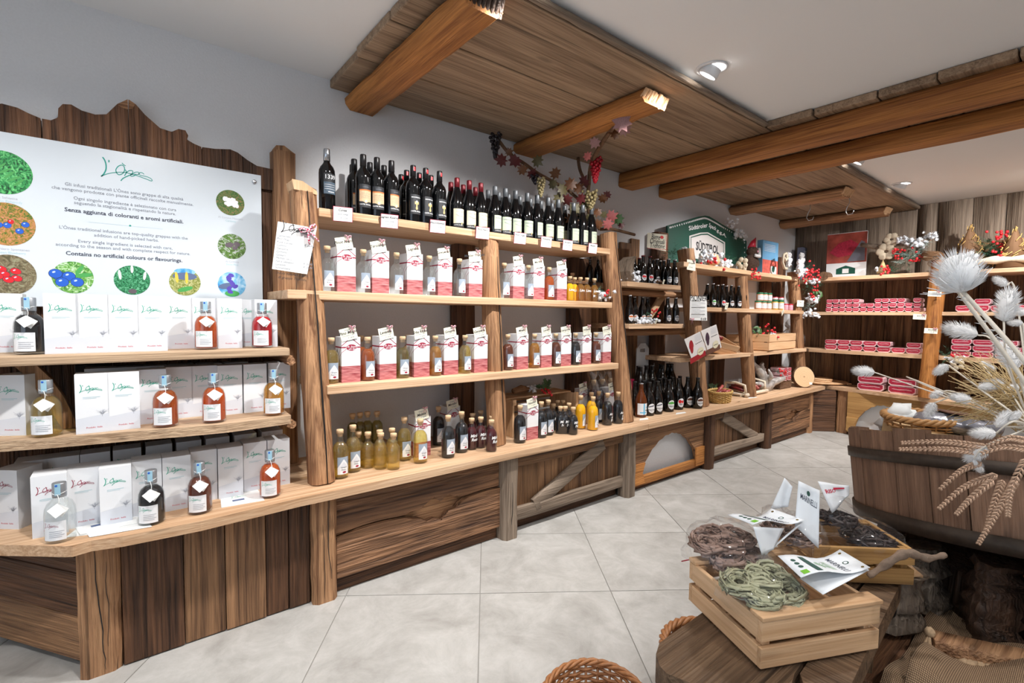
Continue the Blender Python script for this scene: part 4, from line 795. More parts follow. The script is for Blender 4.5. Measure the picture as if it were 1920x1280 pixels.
# ---------------------------------------------------------------- wine on the top shelf
def wine(kind):
    k = ('wine', kind)
    if k in KINDS: return k
    if kind in ('house', 'print', 'figure'):
        P = [(.032, 0), (.036, .003), (.0372, .01), (.0372, .185), (.036, .2), (.03, .216), (.02, .228), (.0148, .238), (.014, .252), (.0135, .298)]; R = .0372; top = .3
    else:
        P = [(.034, 0), (.038, .003), (.039, .01), (.039, .13), (.037, .15), (.03, .18), (.021, .21), (.0155, .232), (.014, .25), (.0135, .283)]; R = .039; top = .285
    parts = [('glass', MB().lathe(P, 22).mesh('glass', 'dark_glass'), [])]
    cm = {'house': 'silver_cap', 'print': 'black_cap', 'figure': 'black_cap', 'red': 'red_cap', 'grey': 'grey_cap'}[kind]
    st = MB()
    if kind == 'figure': L = Lab(.011, .02, ['berry_red']); st = [('neck_sticker', L.wrap(.0155, .27, 'neck_sticker'))]
    else: st = []
    parts.append(('capsule', MB().lathe([(.0156, top-.056), (.0152, top-.02), (.0148, top-.004), (.0135, top)], 16).mesh('capsule', cm), st))
    if kind == 'house':
        L = Lab(.06, .095, ['black_label', 'dusk_label', 'white_ink'], 12); L.cols(-.03, .03, lambda u: .0, lambda u: .055, 1, 12); L.text('1339', .027, 0, .078, 2, bold=.01); L.cols(-.01, .02, lambda u: .008, lambda u: .011, 2, 6)
        for i in range(3): L.cols(-.026, .026, lambda u, i=i: .022+.01*i, lambda u, i=i: .0235+.01*i, 2, 10)
        parts.append(('label', L.wrap(R, .085), []))
    elif kind == 'print':
        L = Lab(.062, .11, ['black_label', 'old_print', 'rust_print', 'white_ink', 'grey_ink'], 12); L.cols(-.031, .031, lambda u: .028+.008*math.exp(-(u/.008)**2)*-1, lambda u: .082, 1, 14); L.cols(-.031, .031, lambda u: .08, lambda u: .086, 2, 12); L.text('CASTEL SALLEGG', .0075, 0, .014, 3, bold=.02); L.oval(0, .03, .005, .005, 3); L.text('LAGREIN', .007, 0, .097, 4)
        for i in range(3): L.cols(-.024, .024, lambda u, i=i: .046+.01*i+.002*math.sin(u*300), lambda u, i=i: .0468+.01*i+.002*math.sin(u*300), 4, 12)
        parts.append(('label', L.wrap(R, .04), []))
    elif kind == 'figure':
        L = Lab(.062, .1, ['black_label', 'gold_print', 'white_ink'], 12); L.text('BISCHOFSLEITEN', .0072, 0, .085, 2, bold=.02); L.text('CASTEL SALLEGG', .0078, 0, .014, 2, bold=.02); L.oval(0, .03, .006, .008, 1); L.cols(-.0035, .0035, lambda u: .036, lambda u: .06, 1, 2); L.oval(0, .064, .005, .005, 2); L.cols(-.011, -.004, lambda u: .05, lambda u: .066+u*.3, 1, 2); L.cols(.004, .011, lambda u: .05, lambda u: .066-u*.3, 1, 2)
        parts.append(('label', L.wrap(R, .045), []))
    else:
        L = Lab(.07, .098, ['cream_label' if kind == 'red' else 'mint_label', 'black_label', 'grey_ink', 'gold_print', 'white_ink'], 14); L.cols(-.035, .035, lambda u: 0, lambda u: .02+.002*math.sin(u*60), 1, 14); L.text('PINOT NERO' if kind == 'red' else 'WEISSBURGUNDER', .0075, .002, .082, 2, bold=.02); L.text('CASTEL SALLEGG', .0065, -.006, .009, 4)
        L.cols(-.022, .026, lambda u: .062-.006*math.sin(u*70+1), lambda u: .064-.006*math.sin(u*70+1), 2, 14); L.oval(.014, .02, .0032, .008, 3); L.text(', , ,', .014, 0, .045, 2)
        parts.append(('label', L.wrap(R, .012), []))
    KINDS[k] = parts; return k
wd = {'house': 'dark wine bottle with silver capsule and number 1339 on the top shelf', 'print': 'dark wine bottle with brown old-print label', 'figure': 'black wine bottle with red neck sticker and gold figure label', 'red': 'wine bottle with red capsule and cream label', 'grey': 'wine bottle with grey capsule and pale green label'}
Z1 = 1.737
def wines(kind, front, back, third=()):
    for row, xs, Y in (('front', front, 2.365), ('second', back, 2.465), ('rear', third, 2.56)):
        for i, x in enumerate(xs):
            put(wine(kind), 'wine_bottle', onY(x, 330, Y, Z1), wd[kind] if kind == 'house' else wd[kind]+', %s in the %s row' % (ORD[i], row), 'bottle', 'wine bottles on the top shelf', rr.uniform(-.2, .35))
put(wine('house'), 'wine_bottle', onY(613, 330, 2.4, Z1), wd['house'], 'bottle', 'wine bottles on the top shelf', .1)
wines('print', [681, 706.7, 734], [664, 693.5, 720], [661, 713])
wines('figure', [774.5, 798, 824], [762.4, 786, 808], [752])
wines('red', [857, 880, 901.7], [845.5, 868.7, 891.5])
wines('grey', [928.6, 948, 967, 989, 1007.8, 1028.6, 1047.6, 1076.7, 1094, 1110.6], [915.5, 935.6, 954, 975, 995, 1015, 1036, 1060, 1085], [925, 943, 962, 984])
for i, (x, y, nm) in enumerate(((641, 401, 'Cuvee'), (728, 414, 'Lagrein Riserva'), (818, 424, 'Bischofsleiten'), (902, 436, 'Pinot Nero'), (972, 446, 'Pinot Grigio'), (1021, 453, 'Weissburg.'), (1061, 459, 'Sauvignon'), (1108, 465, 'Moscato'))):
    p = aty(x, y, 2.285); card((p.x, 2.272, p.z-.035), .082, .062, [(nm, .0145, 0), ('Castel Sallegg', .009, 1), ('     \u20ac 12,50', .01, 1)], 'red-edged price card reading %s on the edge of the wine shelf' % nm, -.12, .0, -.2+.03*i, False, 'crimson', 'cards on the wine shelf', base='paper')
# big handwritten list pinned to the first post
lst = thing('price_list', 'long handwritten price list with gingham bow pinned to the first leaning post', 'price list')
P = [aty(x, y, 2.24) for x, y in ((521, 415), (594, 428), (576, 514), (510, 504))]
mb = MB(); mb.add([tuple(p) for p in P]+[tuple(p+Vector((0, .001, 0))) for p in P], [(3, 2, 1, 0), (4, 5, 6, 7), (0, 1, 5, 4), (1, 2, 6, 5), (2, 3, 7, 6), (3, 0, 4, 7)]); sh = mb.build('sheet', 'paper', lst)
X = frame((P[0]+P[1]+P[2]+P[3])/4+Vector((0, -.0012, 0)), P[1]-P[0], P[0]-P[3]); t = MB(); logo(t, .11, 0, X @ T((.0, .085, 0)), 1.2)
for i, s_ in enumerate(('Camomilla', 'Pino Mugo', 'Rosa Canina', 'Cumino', 'Genziana', 'Cirmolo', 'Ginepro', 'Mirtillo nero', 'Felce selvatica', 'Lavanda', 'Schnalsberg')): t.text(s_, .0125, 1, X @ T((-.07, .045-.0135*i, 0)), align='LEFT', shear=.3)
for y in (.02, -.06, -.075): t.text('\u20ac 26,90', .012, 1, X @ T((.06, y, 0)), shear=.3)
t.text('Infusi naturali a base', .0155, 0, X @ T((0, -.112, 0)), shear=.3); t.text('di grappa Trentina', .0155, 0, X @ T((0, -.13, 0)), shear=.3)
t.build('handwriting', ['ink', 'grey_ink'], sh)
q = bpy.data.objects.new('bow', BOW); C.objects.link(q); q.parent = lst; q.location = aty(578, 432, 2.235); q.scale = (2.4, 2.4, 2.4); q.rotation_euler.y = -.4
# ================================================================ beer, jars, crates and meat towards the corner
mat('green_print', S(90, 170, 80), .6); mat('brown_print', S(96, 60, 44), .6); mat('sky_print', S(90, 180, 220), .6); mat('blush', S(224, 160, 176), .5); mat('lid_green', S(30, 110, 76), .35); mat('lid_red', S(190, 36, 60), .35); mat('mustard', S(206, 164, 70), .5); mat('pate', S(206, 150, 120), .5); mat('cotton', S(240, 244, 250), .95, noise=.06, nscale=90, bump=.6)
BP = [(.037, 0), (.042, .004), (.0435, .012), (.0435, .115), (.041, .137), (.032, .162), (.022, .183), (.0165, .205), (.0145, .243), (.0158, .245), (.0158, .251)]
SP = [(.026, 0), (.0295, .003), (.0305, .009), (.0305, .105), (.028, .125), (.02, .145), (.0145, .165), (.0125, .2), (.0135, .202), (.0135, .208)]
def beer(motif, big=True, glass='beer_glass', cap='black_cap'):
    k = ('beer', motif, big, glass, cap)
    if k in KINDS: return k
    P = BP if big else SP; R = P[3][0]; h = P[-1][1]; r = P[-1][0]
    parts = [('glass', MB().lathe(P, 20).mesh('glass', glass), []), ('crown_cap', MB().lathe([(r+.0012, h-.003), (r+.0012, h+.004), (r-.002, h+.006)], 16).mesh('crown_cap', cap), [])]
    if motif == 'wheat':
        L = Lab(.1, .085, ['white', 'sky_print', 'ink', 'straw_p'], 16); L.cols(-.004, .006, lambda u: .0, lambda u: .085, 1, 3); L.cols(-.03, .02, lambda u: .012, lambda u: .02, 1, 6); L.text('BIER', .014, .03, .055, 1, bold=.02); L.text('WEISSE', .014, .032, .032, 2, bold=.02); parts.append(('label', L.wrap(R, .022), []))
    elif motif:
        s = 1 if big else .66; c = {'pale': 'slate_ink', 'green': 'green_print', 'red': 'berry_red', 'brown': 'brown_print', 'rust': 'rust_print', 'white': 'grey_ink'}[motif]
        L = Lab(.002, .002, ['white', c, 'ink'], 2); L.oval(0, .042*s, .031*s, .036*s, 0)
        if motif == 'pale': L.cols(-.026*s, .02*s, lambda u: (.05+.2*(u+.02))*s if s == 1 else .04, lambda u: (.058+.2*(u+.02))*s if s == 1 else .044, 1, 8)
        elif motif == 'red': L.oval(-.012*s, .052*s, .014*s, .014*s, 1); L.oval(.012*s, .05*s, .012*s, .012*s, 1)
        else: L.cols(-.026*s, .026*s, lambda u: .046*s, lambda u: (.068-abs(u)*.35)*s, 1, 10)
        L.text({'pale': 'PALE ALE', 'green': 'FRESCA', 'red': 'MELA', 'brown': 'NOVIZE', 'rust': 'ROSSA', 'white': 'BIRRA'}[motif], .0135*s, 0, .03*s, 2, bold=.03); L.text('6,9% vol', .0075*s, 0, .018*s, 2)
        parts.append(('label', L.wrap(R, .018), []))
    KINDS[k] = parts; return k
mat('straw_p', S(220, 206, 150), .6)
bd = 'big dark beer bottle with %s label '
for kind, x, y, lab in ((beer('wheat', True, 'amber_glass', 'silver_cap'), 1201, 783, 'amber wheat beer bottle with blue and white label next to the post'), (beer('pale'), 1216, 780, 'big dark beer bottle with white pale ale label, left of two in front'),
        (beer('pale'), 1231.5, 777, 'big dark beer bottle with white pale ale label, right of two in front'), (beer('green'), 1253, 772.5, 'big dark beer bottle with green topped label in front'), (beer('red'), 1271, 768.5, 'big dark beer bottle with red apple label'),
        (beer('brown'), 1288, 764.5, 'big dark beer bottle with brown label, left of two by the post'), (beer('brown'), 1307, 766.5, 'big dark beer bottle with brown label, nearest the post')):
    put(kind, 'beer_bottle', stand(x, y, ZT, .043), lab, 'bottle', 'big beer bottles on the counter', -.35, 1.0)
for i, x in enumerate((1190, 1206, 1224, 1238, 1246, 1260, 1274, 1296)):
    put(beer(('green', None, 'pale')[i % 3]), 'beer_bottle', onY(x, 740, 2.36, ZT), 'big dark beer bottle in the second row on the counter, %s from left' % ORD[i], 'bottle', 'big beer bottles on the counter')
tag(MB().box(3.05, 2.42, ZT+.001, 3.68, 2.545, ZT+.095).build('display_block', 'dark_x', bevel=.004), 'dark wooden step raising the back row of beer bottles', 'display block')
for i, x in enumerate((1196, 1200.5, 1211, 1222.5, 1237, 1241.5, 1251.5, 1258.5)):
    put(beer(None), 'beer_bottle', onY(x, 720, 2.49-.035*(i % 2), ZT+.096), 'big dark beer bottle on the raised back row, %s from left' % ORD[i], 'bottle', 'big beer bottles on the counter')
mat('card_grey', S(206, 208, 210), .7)
def carrier(px0, px1, y0, y1, Y, label, tall):
    a, c = aty(px0, y1, Y), aty(px1, y0, Y); x0, x1 = a.x, c.x; z0, z1 = ZT+.001, c.z; cx = (x0+x1)/2; hw = (x1-x0)*.22; o = thing('bottle_carrier', label, 'carton')
    m = MB(); zs = z1-.075; m.box(x0, Y, z0, x1, Y+.008, zs); m.box(x0, Y, zs, cx-hw, Y+.008, zs+.03); m.box(cx+hw, Y, zs, x1, Y+.008, zs+.03); k = (x1-x0)*(.3 if tall else .16)
    m.prism([(x0, zs+.03), (x1, zs+.03), (x1-k*.4, zs+.05), (x1-k, z1), (x0+k, z1), (x0+k*.4, zs+.05)], Y, Y+.008, 'xz'); m.build('handle_panel', 'card_grey', o)
    m = MB(); m.box(x0, Y+.008, z0, x1, Y+.06, z0+.1); m.build('tray', 'card_grey', o)
carrier(1192, 1217, 643, 740, 2.57, 'tall grey cardboard bottle carrier behind the beer bottles', True); carrier(1225, 1267, 668, 740, 2.57, 'wide grey cardboard bottle carrier behind the beer bottles', False)
p = aty(1186, 690, 2.5); o = thing('gift_tube', 'slim dark red carton leaning behind the post near the beer', 'carton', (p.x, 2.5, ZT+.001)); MB().box(-.025, 0, 0, .03, .05, .245).build('carton', 'wine_print', o, bevel=.003); MB().box(-.02, -.002, .1, .025, -.0002, .2).build('print', 'crimson', o)
# short shelves
for i, (x, Y, mo, cap) in enumerate(((1189, 2.42, None, 'red_cap'), (1198, 2.46, None, 'red_cap'), (1205, 2.34, 'red', 'red_cap'), (1218, 2.34, 'red', 'red_cap'), (1224, 2.46, None, 'black_cap'), (1231, 2.4, 'white', 'silver_cap'), (1237, 2.46, None, 'silver_cap'), (1244, 2.42, None, 'silver_cap'), (1252.5, 2.335, 'white', 'silver_cap'), (1264.5, 2.335, 'white', 'silver_cap'))):
    put(beer(mo, False, cap=cap), 'beer_bottle', onY(x, 520, Y, 1.52), 'small dark beer bottle, %s from left on the upper short shelf' % ORD[i], 'bottle', 'small beers on the upper short shelf', -.4)
for i, (x, Y) in enumerate(((1180, 2.32), (1189, 2.43), (1204, 2.42), (1213, 2.46), (1251, 2.33), (1266, 2.33))):
    put(beer('rust' if i < 4 else 'white', False, cap='silver_cap'), 'beer_bottle', onY(x, 600, Y, 1.211), 'small dark beer bottle, %s from left on the lower short shelf' % ORD[i], 'bottle', 'small beers on the lower short shelf', -.4)
for i, (x, Y, mo) in enumerate(((1325, 2.38, 'white'), (1336, 2.31, 'green'), (1345, 2.38, 'green'), (1354, 2.31, 'red'), (1361.5, 2.38, 'red'), (1370, 2.31, 'brown'), (1376.5, 2.4, 'brown'), (1384, 2.31, 'brown'), (1394, 2.31, 'brown'))):
    put(beer(mo, False, cap='silver_cap'), 'beer_bottle', onY(x, 570, Y, 1.354), 'small dark beer bottle, %s from left on the long middle shelf' % ORD[i], 'bottle', 'small beers on the long middle shelf', -.5)
MB().box(2.45, 2.47, 1.5, 2.66, 2.63, 1.52).build('inner_shelf', 'old_x', ub)
for i, x in enumerate((1106, 1121, 1133)): put(beer(None), 'dark_bottle', onY(x, 500, 2.53, 1.521), 'dark bottle in the shadow behind the second leaning post, %s from left' % ORD[i], 'bottle', 'dark bottles behind the post', 0, .66)
# jars
def jar(body, lid, h=.075, r=.031, lab='white'):
    k = ('jar', body, lid, h)
    if k in KINDS: return k
    L = Lab(.075, h*.55, [lab, 'grey_ink'], 10); L.cols(-.02, .02, lambda u: h*.3, lambda u: h*.33, 1, 4); L.cols(-.02, .014, lambda u: h*.18, lambda u: h*.2, 1, 4)
    KINDS[k] = [('glass', MB().lathe([(r-.003, 0), (r, .004), (r, h*.78), (r-.003, h*.83)], 16).mesh('glass', body), []), ('lid', MB().lathe([(r-.001, h*.82), (r, h*.84), (r, h*.97), (r-.002, h)], 16).mesh('lid', lid), []), ('label', L.wrap(r, h*.15), [])]
    return k
jr = [(1421, 2.31, 0, 'pate', 'lid_green'), (1431, 2.31, 0, 'pate', 'lid_green'), (1440.5, 2.31, 0, 'pate', 'lid_green'), (1424, 2.34, 1, 'pate', 'lid_green'), (1432.5, 2.33, 1, 'pate', 'lid_green'), (1441, 2.33, 1, 'pate', 'lid_green')]
for i, (x, Y, up, bo, li) in enumerate(jr): put(jar(bo, li, .085), 'spread_jar', onY(x, 570, Y, 1.354+.0855*up), 'green-lidded jar with white label, %s of the %s layer on the long shelf' % (ORD[i % 3], 'upper' if up else 'lower'), 'jar', 'jars on the long shelf', -.5)
for i, (x, Y, up) in enumerate(((1452, 2.31, 0), (1463, 2.31, 0))): put(jar('mustard', 'lid_green', .105, .034), 'mustard_jar', onY(x, 570, Y, 1.354), 'yellow mustard jar with green lid, %s of the pair' % ('left', 'right')[i], 'jar', 'jars on the long shelf', -.5); put(jar('lid_red', 'lid_red', .03, .03), 'small_tin', onY(x, 570, Y, 1.354+.1055), 'flat red tin on top of the %s mustard jar' % ('left', 'right')[i], 'tin', 'jars on the long shelf', -.5)
for i, x in enumerate((1472, 1481)): put(jar('blush', 'lid_red', .07, .03, 'blush'), 'spread_jar', onY(x, 575, 2.31, 1.354), 'pink jar with red lid, %s at the end of the long shelf' % ('left', 'right')[i], 'jar', 'jars on the long shelf', -.5)
# sheets and cards around the third post
def sheet(px, Y, label, name, mats, draw, cat='notice'):
    P = [aty(x, y, Y) if not isinstance(Y, (list, tuple)) else aty(x, y, Y[i]) for i, (x, y) in enumerate(px)]; o = thing(name, label, cat); n = (P[1]-P[0]).cross(P[3]-P[0]).normalized()*.0012
    m = MB(); m.add([tuple(p) for p in P]+[tuple(p+n) for p in P], [(0, 1, 2, 3), (7, 6, 5, 4), (0, 4, 5, 1), (1, 5, 6, 2), (2, 6, 7, 3), (3, 7, 4, 0)]); k = m.build('sheet', mats[0], o)
    w, h = ((P[1]-P[0]).length+(P[2]-P[3]).length)/2, ((P[0]-P[3]).length+(P[1]-P[2]).length)/2; X = frame(sum(P, Vector())/4, P[1]-P[0], P[0]-P[3]); nn = X.to_3x3() @ Vector((0, 0, 1)); X.translation += nn*.0016
    d = MB(); draw(d, X, w, h); d.build('print', mats[1:], k); return o, X, w, h
def menu(d, X, w, h):
    d.text('PIONIER', w*.27, 0, X @ T((0, h*.42, 0)), bold=.0)
    for i in range(13): d.box(-w*.42, h*(.3-.055*i), 0, w*(.38 if i % 3 else .1), h*(.3-.055*i)+h*(.02 if i % 5 == 0 else .01), .0003, 0 if i % 5 == 0 else 1, X)
    d.text('\u20ac 4,50', w*.12, 0, X @ T((w*.3, -h*.45, 0)))
o, X, w, h = sheet(((1294, 555), (1325, 556), (1326, 601), (1293, 600)), 2.225, 'white beer menu sheet headed PIONIER pinned to the third leaning post', 'menu_sheet', ['paper', 'ink', 'tree_print'], menu)
q = bpy.data.objects.new('bow', BOW); C.objects.link(q); q.parent = o; q.location = X @ Vector((-w*.42, -h*.46, .004)); q.scale = (1.6,)*3
def poster(col, dark):
    def f(d, X, w, h):
        d.add([(-w*.3+w*.13*math.cos(t)*(1 if math.sin(t) > -.2 else .75), h*.08+h*.24*math.sin(t), 0) for t in [i*PI/12 for i in range(24)]], [list(range(24))], 0, False, X)
        d.box(-w*.49, -h*.49, 0, w*.49, -h*.3, .0003, 1, X); d.add([(w*.2+w*.2*math.cos(t), -h*.24+h*.14*math.sin(t), .0005) for t in [i*PI/12 for i in range(24)]], [list(range(24))], 2, False, X)
        for i in range(5): d.add([(w*(-.02+.09*i)+w*.025*math.cos(t), h*.1+h*.018*math.sin(t), .0004) for t in [k*PI/4 for k in range(8)]], [list(range(8))], 3, False, X)
        for i in range(7): d.box(-w*.05, h*(.4-.035*i), 0, w*.36, h*(.4-.035*i)+h*.008, .0003, 4, X)
        d.box(w*.06, -h*.26, .0006, w*.34, -h*.24, .0008, 3, X)
    return f
mat('poster_grey', S(214, 210, 208), .45); mat('deep_red', S(150, 30, 40), .4); mat('plum', S(58, 44, 60), .4)
sheet(((1283, 636), (1313, 621), (1328, 664), (1298, 676)), (2.16, 2.19, 2.19, 2.16), 'beer poster with a red glass hanging on the third post', 'beer_poster', ['poster_grey', 'deep_red', 'deep_red', 'cream_label', 'ink', 'tree_print'], poster(0, 0), 'poster')
sheet(((1314, 620), (1343, 608), (1353, 651), (1329, 664)), (2.185, 2.2, 2.2, 2.185), 'beer poster with a dark glass hanging on the third post', 'beer_poster', ['poster_grey', 'plum', 'brown_print', 'cream_label', 'ink', 'tree_print'], poster(0, 0), 'poster')
def birre(d, X, w, h):
    for i, s_ in enumerate(('Birre', 'Originali', 'Trentine')): d.text(s_, w*.22, 0, X @ T((-w*.08 if i == 0 else 0, h*(.27-.27*i), 0)), shear=.2)
    for i in range(12): d.box(-w*.48+w*.08*i, -h*.49, 0, -w*.44+w*.08*i, -h*.44, .0003, 1, X); d.box(w*.45, -h*.48+h*.08*i, 0, w*.49, -h*.44+h*.08*i, .0003, 1, X)
    d.add([(w*.24+w*.09*math.cos(t), h*.3+h*.1*math.sin(t), .0003) for t in [i*PI/8 for i in range(16)]], [list(range(16))], 1, False, X)
sheet(((1214, 436), (1251, 440), (1249, 471), (1213, 464)), 2.4, 'cream card with red edge reading Birre Originali Trentine', 'notice_card', ['cream_card', 'ink', 'berry_red'], birre)
card(onY(1229, 601, 2.255, 1.212), .05, .035, [('Birra', .012, 0), ('\u20ac 3,20', .01, 1)], 'small white price card in front of the lower short shelf', -.3, 0, .4, False); card(onY(1243, 530, 2.265, 1.521), .05, .035, [('\u20ac 3,50', .012, 0)], 'small white price card on the upper short shelf', -.3, 0, .4, False)
card(onY(1361, 575, 2.235, 1.34), .075, .06, [('Birre', .016, 0), ('\u20ac 3,90', .014, 1)], 'white price card in front of the red-labelled small beers', -.2, 0, .2, False); card(onY(1466, 580, 2.235, 1.31), .09, .06, [('Senape', .016, 0)], 'twisted white price card below the mustard jars', -.3, .5, .2, False)
p = aty(1290, 478, 2.28); card((3.7, 2.285, 1.655), .11, .085, [('Sciroppo', .018, 0), ('di mela', .016, 1)], 'cream card with berry sprig tied to the top of the third post', .05, .06, -.1, True)
card((5.9, 2.29, 1.4), .12, .07, [('Pate', .02, 0), ('\u20ac 4,90', .016, 1)], 'white price card tied on the last round post before the corner', -.05, 0, -.2, False)
# small slips of paper on the counter
for pts, lab in ((((1199, 788), (1216, 786), (1214, 783), (1200, 785)), 'white slip of paper by the wheat beer'), (((1267, 777), (1287, 774), (1284, 772), (1268, 774)), 'white slip of paper in front of the apple beer'), (((1403, 747), (1420, 745), (1416, 743.5), (1404, 745)), 'white slip of paper in front of the birch tray')): leaflet(pts, ZT, lab, False)
# the green crest sign
gs = thing('crest_sign', 'dark green arched sign with white dotted edge reading Suedtiroler Speck', 'sign'); mat('bottle_green', S(14, 76, 62), .5); YG = 2.56
W = lambda x, y, dy=0: (aty(x, y, YG).x, aty(x, y, YG).z)
out = [(1252, 493), (1252, 423), (1262, 420), (1290, 412), (1312, 405.5), (1322, 404), (1330, 405.5), (1341, 412), (1357, 422), (1390, 441), (1400, 452), (1400, 496)]
MB().prism([W(*p) for p in out], YG, YG+.02, 'xz').build('panel', 'bottle_green', gs)
inn = [(1292, 484), (1292, 442), (1313, 436), (1327, 435.5), (1359, 454), (1359, 488)]
MB().prism([W(*p) for p in inn], YG-.003, YG-.0005, 'xz').build('inner_panel', 'poster_grey', gs)
d = MB(); ln = [(1295, 484), (1295, 445), (1314, 439.5), (1326, 439), (1356, 456), (1356, 487)]; d.ribbon([W(*p) for p in ln], .012, 0, FRONT(0, YG-.0036, 0))
def along(d, s_, p0, p1, hpx, m, bold=.02):
    a, b = Vector(W(*p0)), Vector(W(*p1)); u = W(p0[0], p0[1]-hpx); size = (Vector(u)-a).length*1.45; vs, fs = text_geo(s_, 1, 0, 'LEFT', bold, 1); wid = max(v[0] for v in vs); L_ = (b-a).length; ang = math.atan2(b.y-a.y, b.x-a.x)
    X = FRONT(a.x, YG-.004, a.y) @ RZ(ang) @ Matrix.Diagonal((L_/wid, size, 1, 1)) @ T((0, .35, 0)); d.add([(v[0], v[1], 0) for v in vs], fs, m, False, X)
along(d, 'S\u00fcdtiroler', (1291, 432.5), (1326.5, 426), 8, 1); along(d, 'Speck', (1328, 425.5), (1342, 433), 7.5, 1); along(d, 'g.g.A.', (1343, 434), (1361, 446), 6, 1); along(d, 'S\u00dcDTIROL', (1304, 469), (1347, 477), 15, 2, .03); d.build('lettering', ['bottle_green', 'white_ink', 'ink'], gs)
d = MB(); ed = [(1256, 426.5), (1290, 417), (1312, 410.5), (1324, 409.5), (1340, 417), (1357, 427), (1388, 444)]; ep = smooth_path([(*W(*p), 0) for p in ed], 9)
for p in ep: d.lathe([(0, 0), (.009, 0)], 8, 0, FRONT(p.x, YG-.001, p.y), cap=False)
for i in range(4): p = W(1396, 455+9*i); d.lathe([(0, 0), (.009, 0)], 8, 0, FRONT(p[0], YG-.001, p[1]), cap=False)
d.build('dotted_edge', 'white_ink', gs)['kind'] = 'stuff'
# ---------------------------------------------------------------- crates, baskets and wood on the counter near the corner
def slat_crate(L_, W_, H_, par, m='pale', t=.009, rows=2, gap=.008, floor_=True):
    """small crate: corner posts, two rows of slats on each side, bottom boards"""
    sh = (H_-gap*(rows-1))/rows
    for k in range(rows):
        z0 = k*(sh+gap); z1 = z0+sh
        for y in (-W_/2, W_/2-t): MB().box(-L_/2, y, z0, L_/2, y+t, z1).build('slat', m+'_x', par, bevel=.0015)
        for x in (-L_/2, L_/2-t): MB().box(x, -W_/2+t+.0005, z0, x+t, W_/2-t-.0005, z1).build('slat', m+'_y', par, bevel=.0015)
    for x in (-L_/2+t, L_/2-2.6*t):
        for y in (-W_/2+t, W_/2-2.6*t): MB().box(x, y, 0, x+1.6*t, y+1.6*t, H_-.002).build('corner_post', m+'_z', par)
    n = 4
    for i in range(n): MB().box(-L_/2+t, -W_/2+t+(W_-2*t)/n*i+.002, -.006, L_/2-t, -W_/2+t+(W_-2*t)/n*(i+1)-.002, -.0005).build('bottom_board', m+'_x', par)
mat('sausage', S(120, 40, 40), .4, noise=.2, nscale=60); mat('sausage_pale', S(176, 90, 84), .4, noise=.2, nscale=80); mat('kraft', S(196, 164, 120), .8)
def euler_thing(name, label, cat, loc, rot): o = thing(name, label, cat, loc); o.rotation_euler = rot; return o
c1 = euler_thing('wooden_crate', 'small slatted crate tipped forward beside the beer posters', 'crate', (4.22, 2.42, 1.0), (.45, .18, -.1)); slat_crate(.52, .26, .11, c1)
for i in range(5): tag(MB().tube([(4.06+.075*i, 2.36, 1.07), (4.09+.075*i, 2.45, 1.105), (4.1+.075*i, 2.52, 1.12)], .022, 8).build('dry_sausage', 'sausage'), 'dry sausage lying in the tipped crate, %s from left' % ORD[i], 'sausage', 'sausages in the tipped crate')
c2 = euler_thing('wooden_crate', 'slatted crate with holly standing on the lower long shelf by the last post', 'crate', (5.4, 2.4, .946), (0, 0, .08)); slat_crate(.78, .3, .16, c2)
c3 = euler_thing('wooden_crate', 'long pale crate behind the fourth post on the lower long shelf', 'crate', (4.98, 2.5, .946), (0, 0, 0)); slat_crate(.3, .2, .15, c3)
# open front crate on unit B's counter
oc = thing('open_crate', 'pale open-fronted wooden crate with holly on the bottle counter', 'crate', (0, 0, 0))
MB().prism([(2.33, ZT+.001), (2.33, ZT+.2), (2.36, ZT+.225), (2.6, ZT+.225), (2.6, ZT+.001)], 1.86, 1.872, 'yz').build('side_panel', 'pale_z', oc); MB().prism([(2.33, ZT+.001), (2.33, ZT+.2), (2.36, ZT+.225), (2.6, ZT+.225), (2.6, ZT+.001)], 2.42, 2.432, 'yz').build('side_panel', 'pale_z', oc)
for z in (.03, .1, .17): MB().box(1.873, 2.585, ZT+z, 2.419, 2.597, ZT+z+.055).build('slat', 'pale_x', oc)
for y in (2.4, 2.49): MB().box(1.86, y, ZT+.2255, 2.432, y+.08, ZT+.2345).build('top_slat', 'pale_x', oc, bevel=.001)
MB().box(1.86, 2.325, ZT+.2, 1.885, 2.345, ZT+.234).build('corner_block', 'pale_z', oc); MB().box(2.407, 2.325, ZT+.12, 2.432, 2.345, ZT+.234).build('corner_block', 'pale_z', oc)
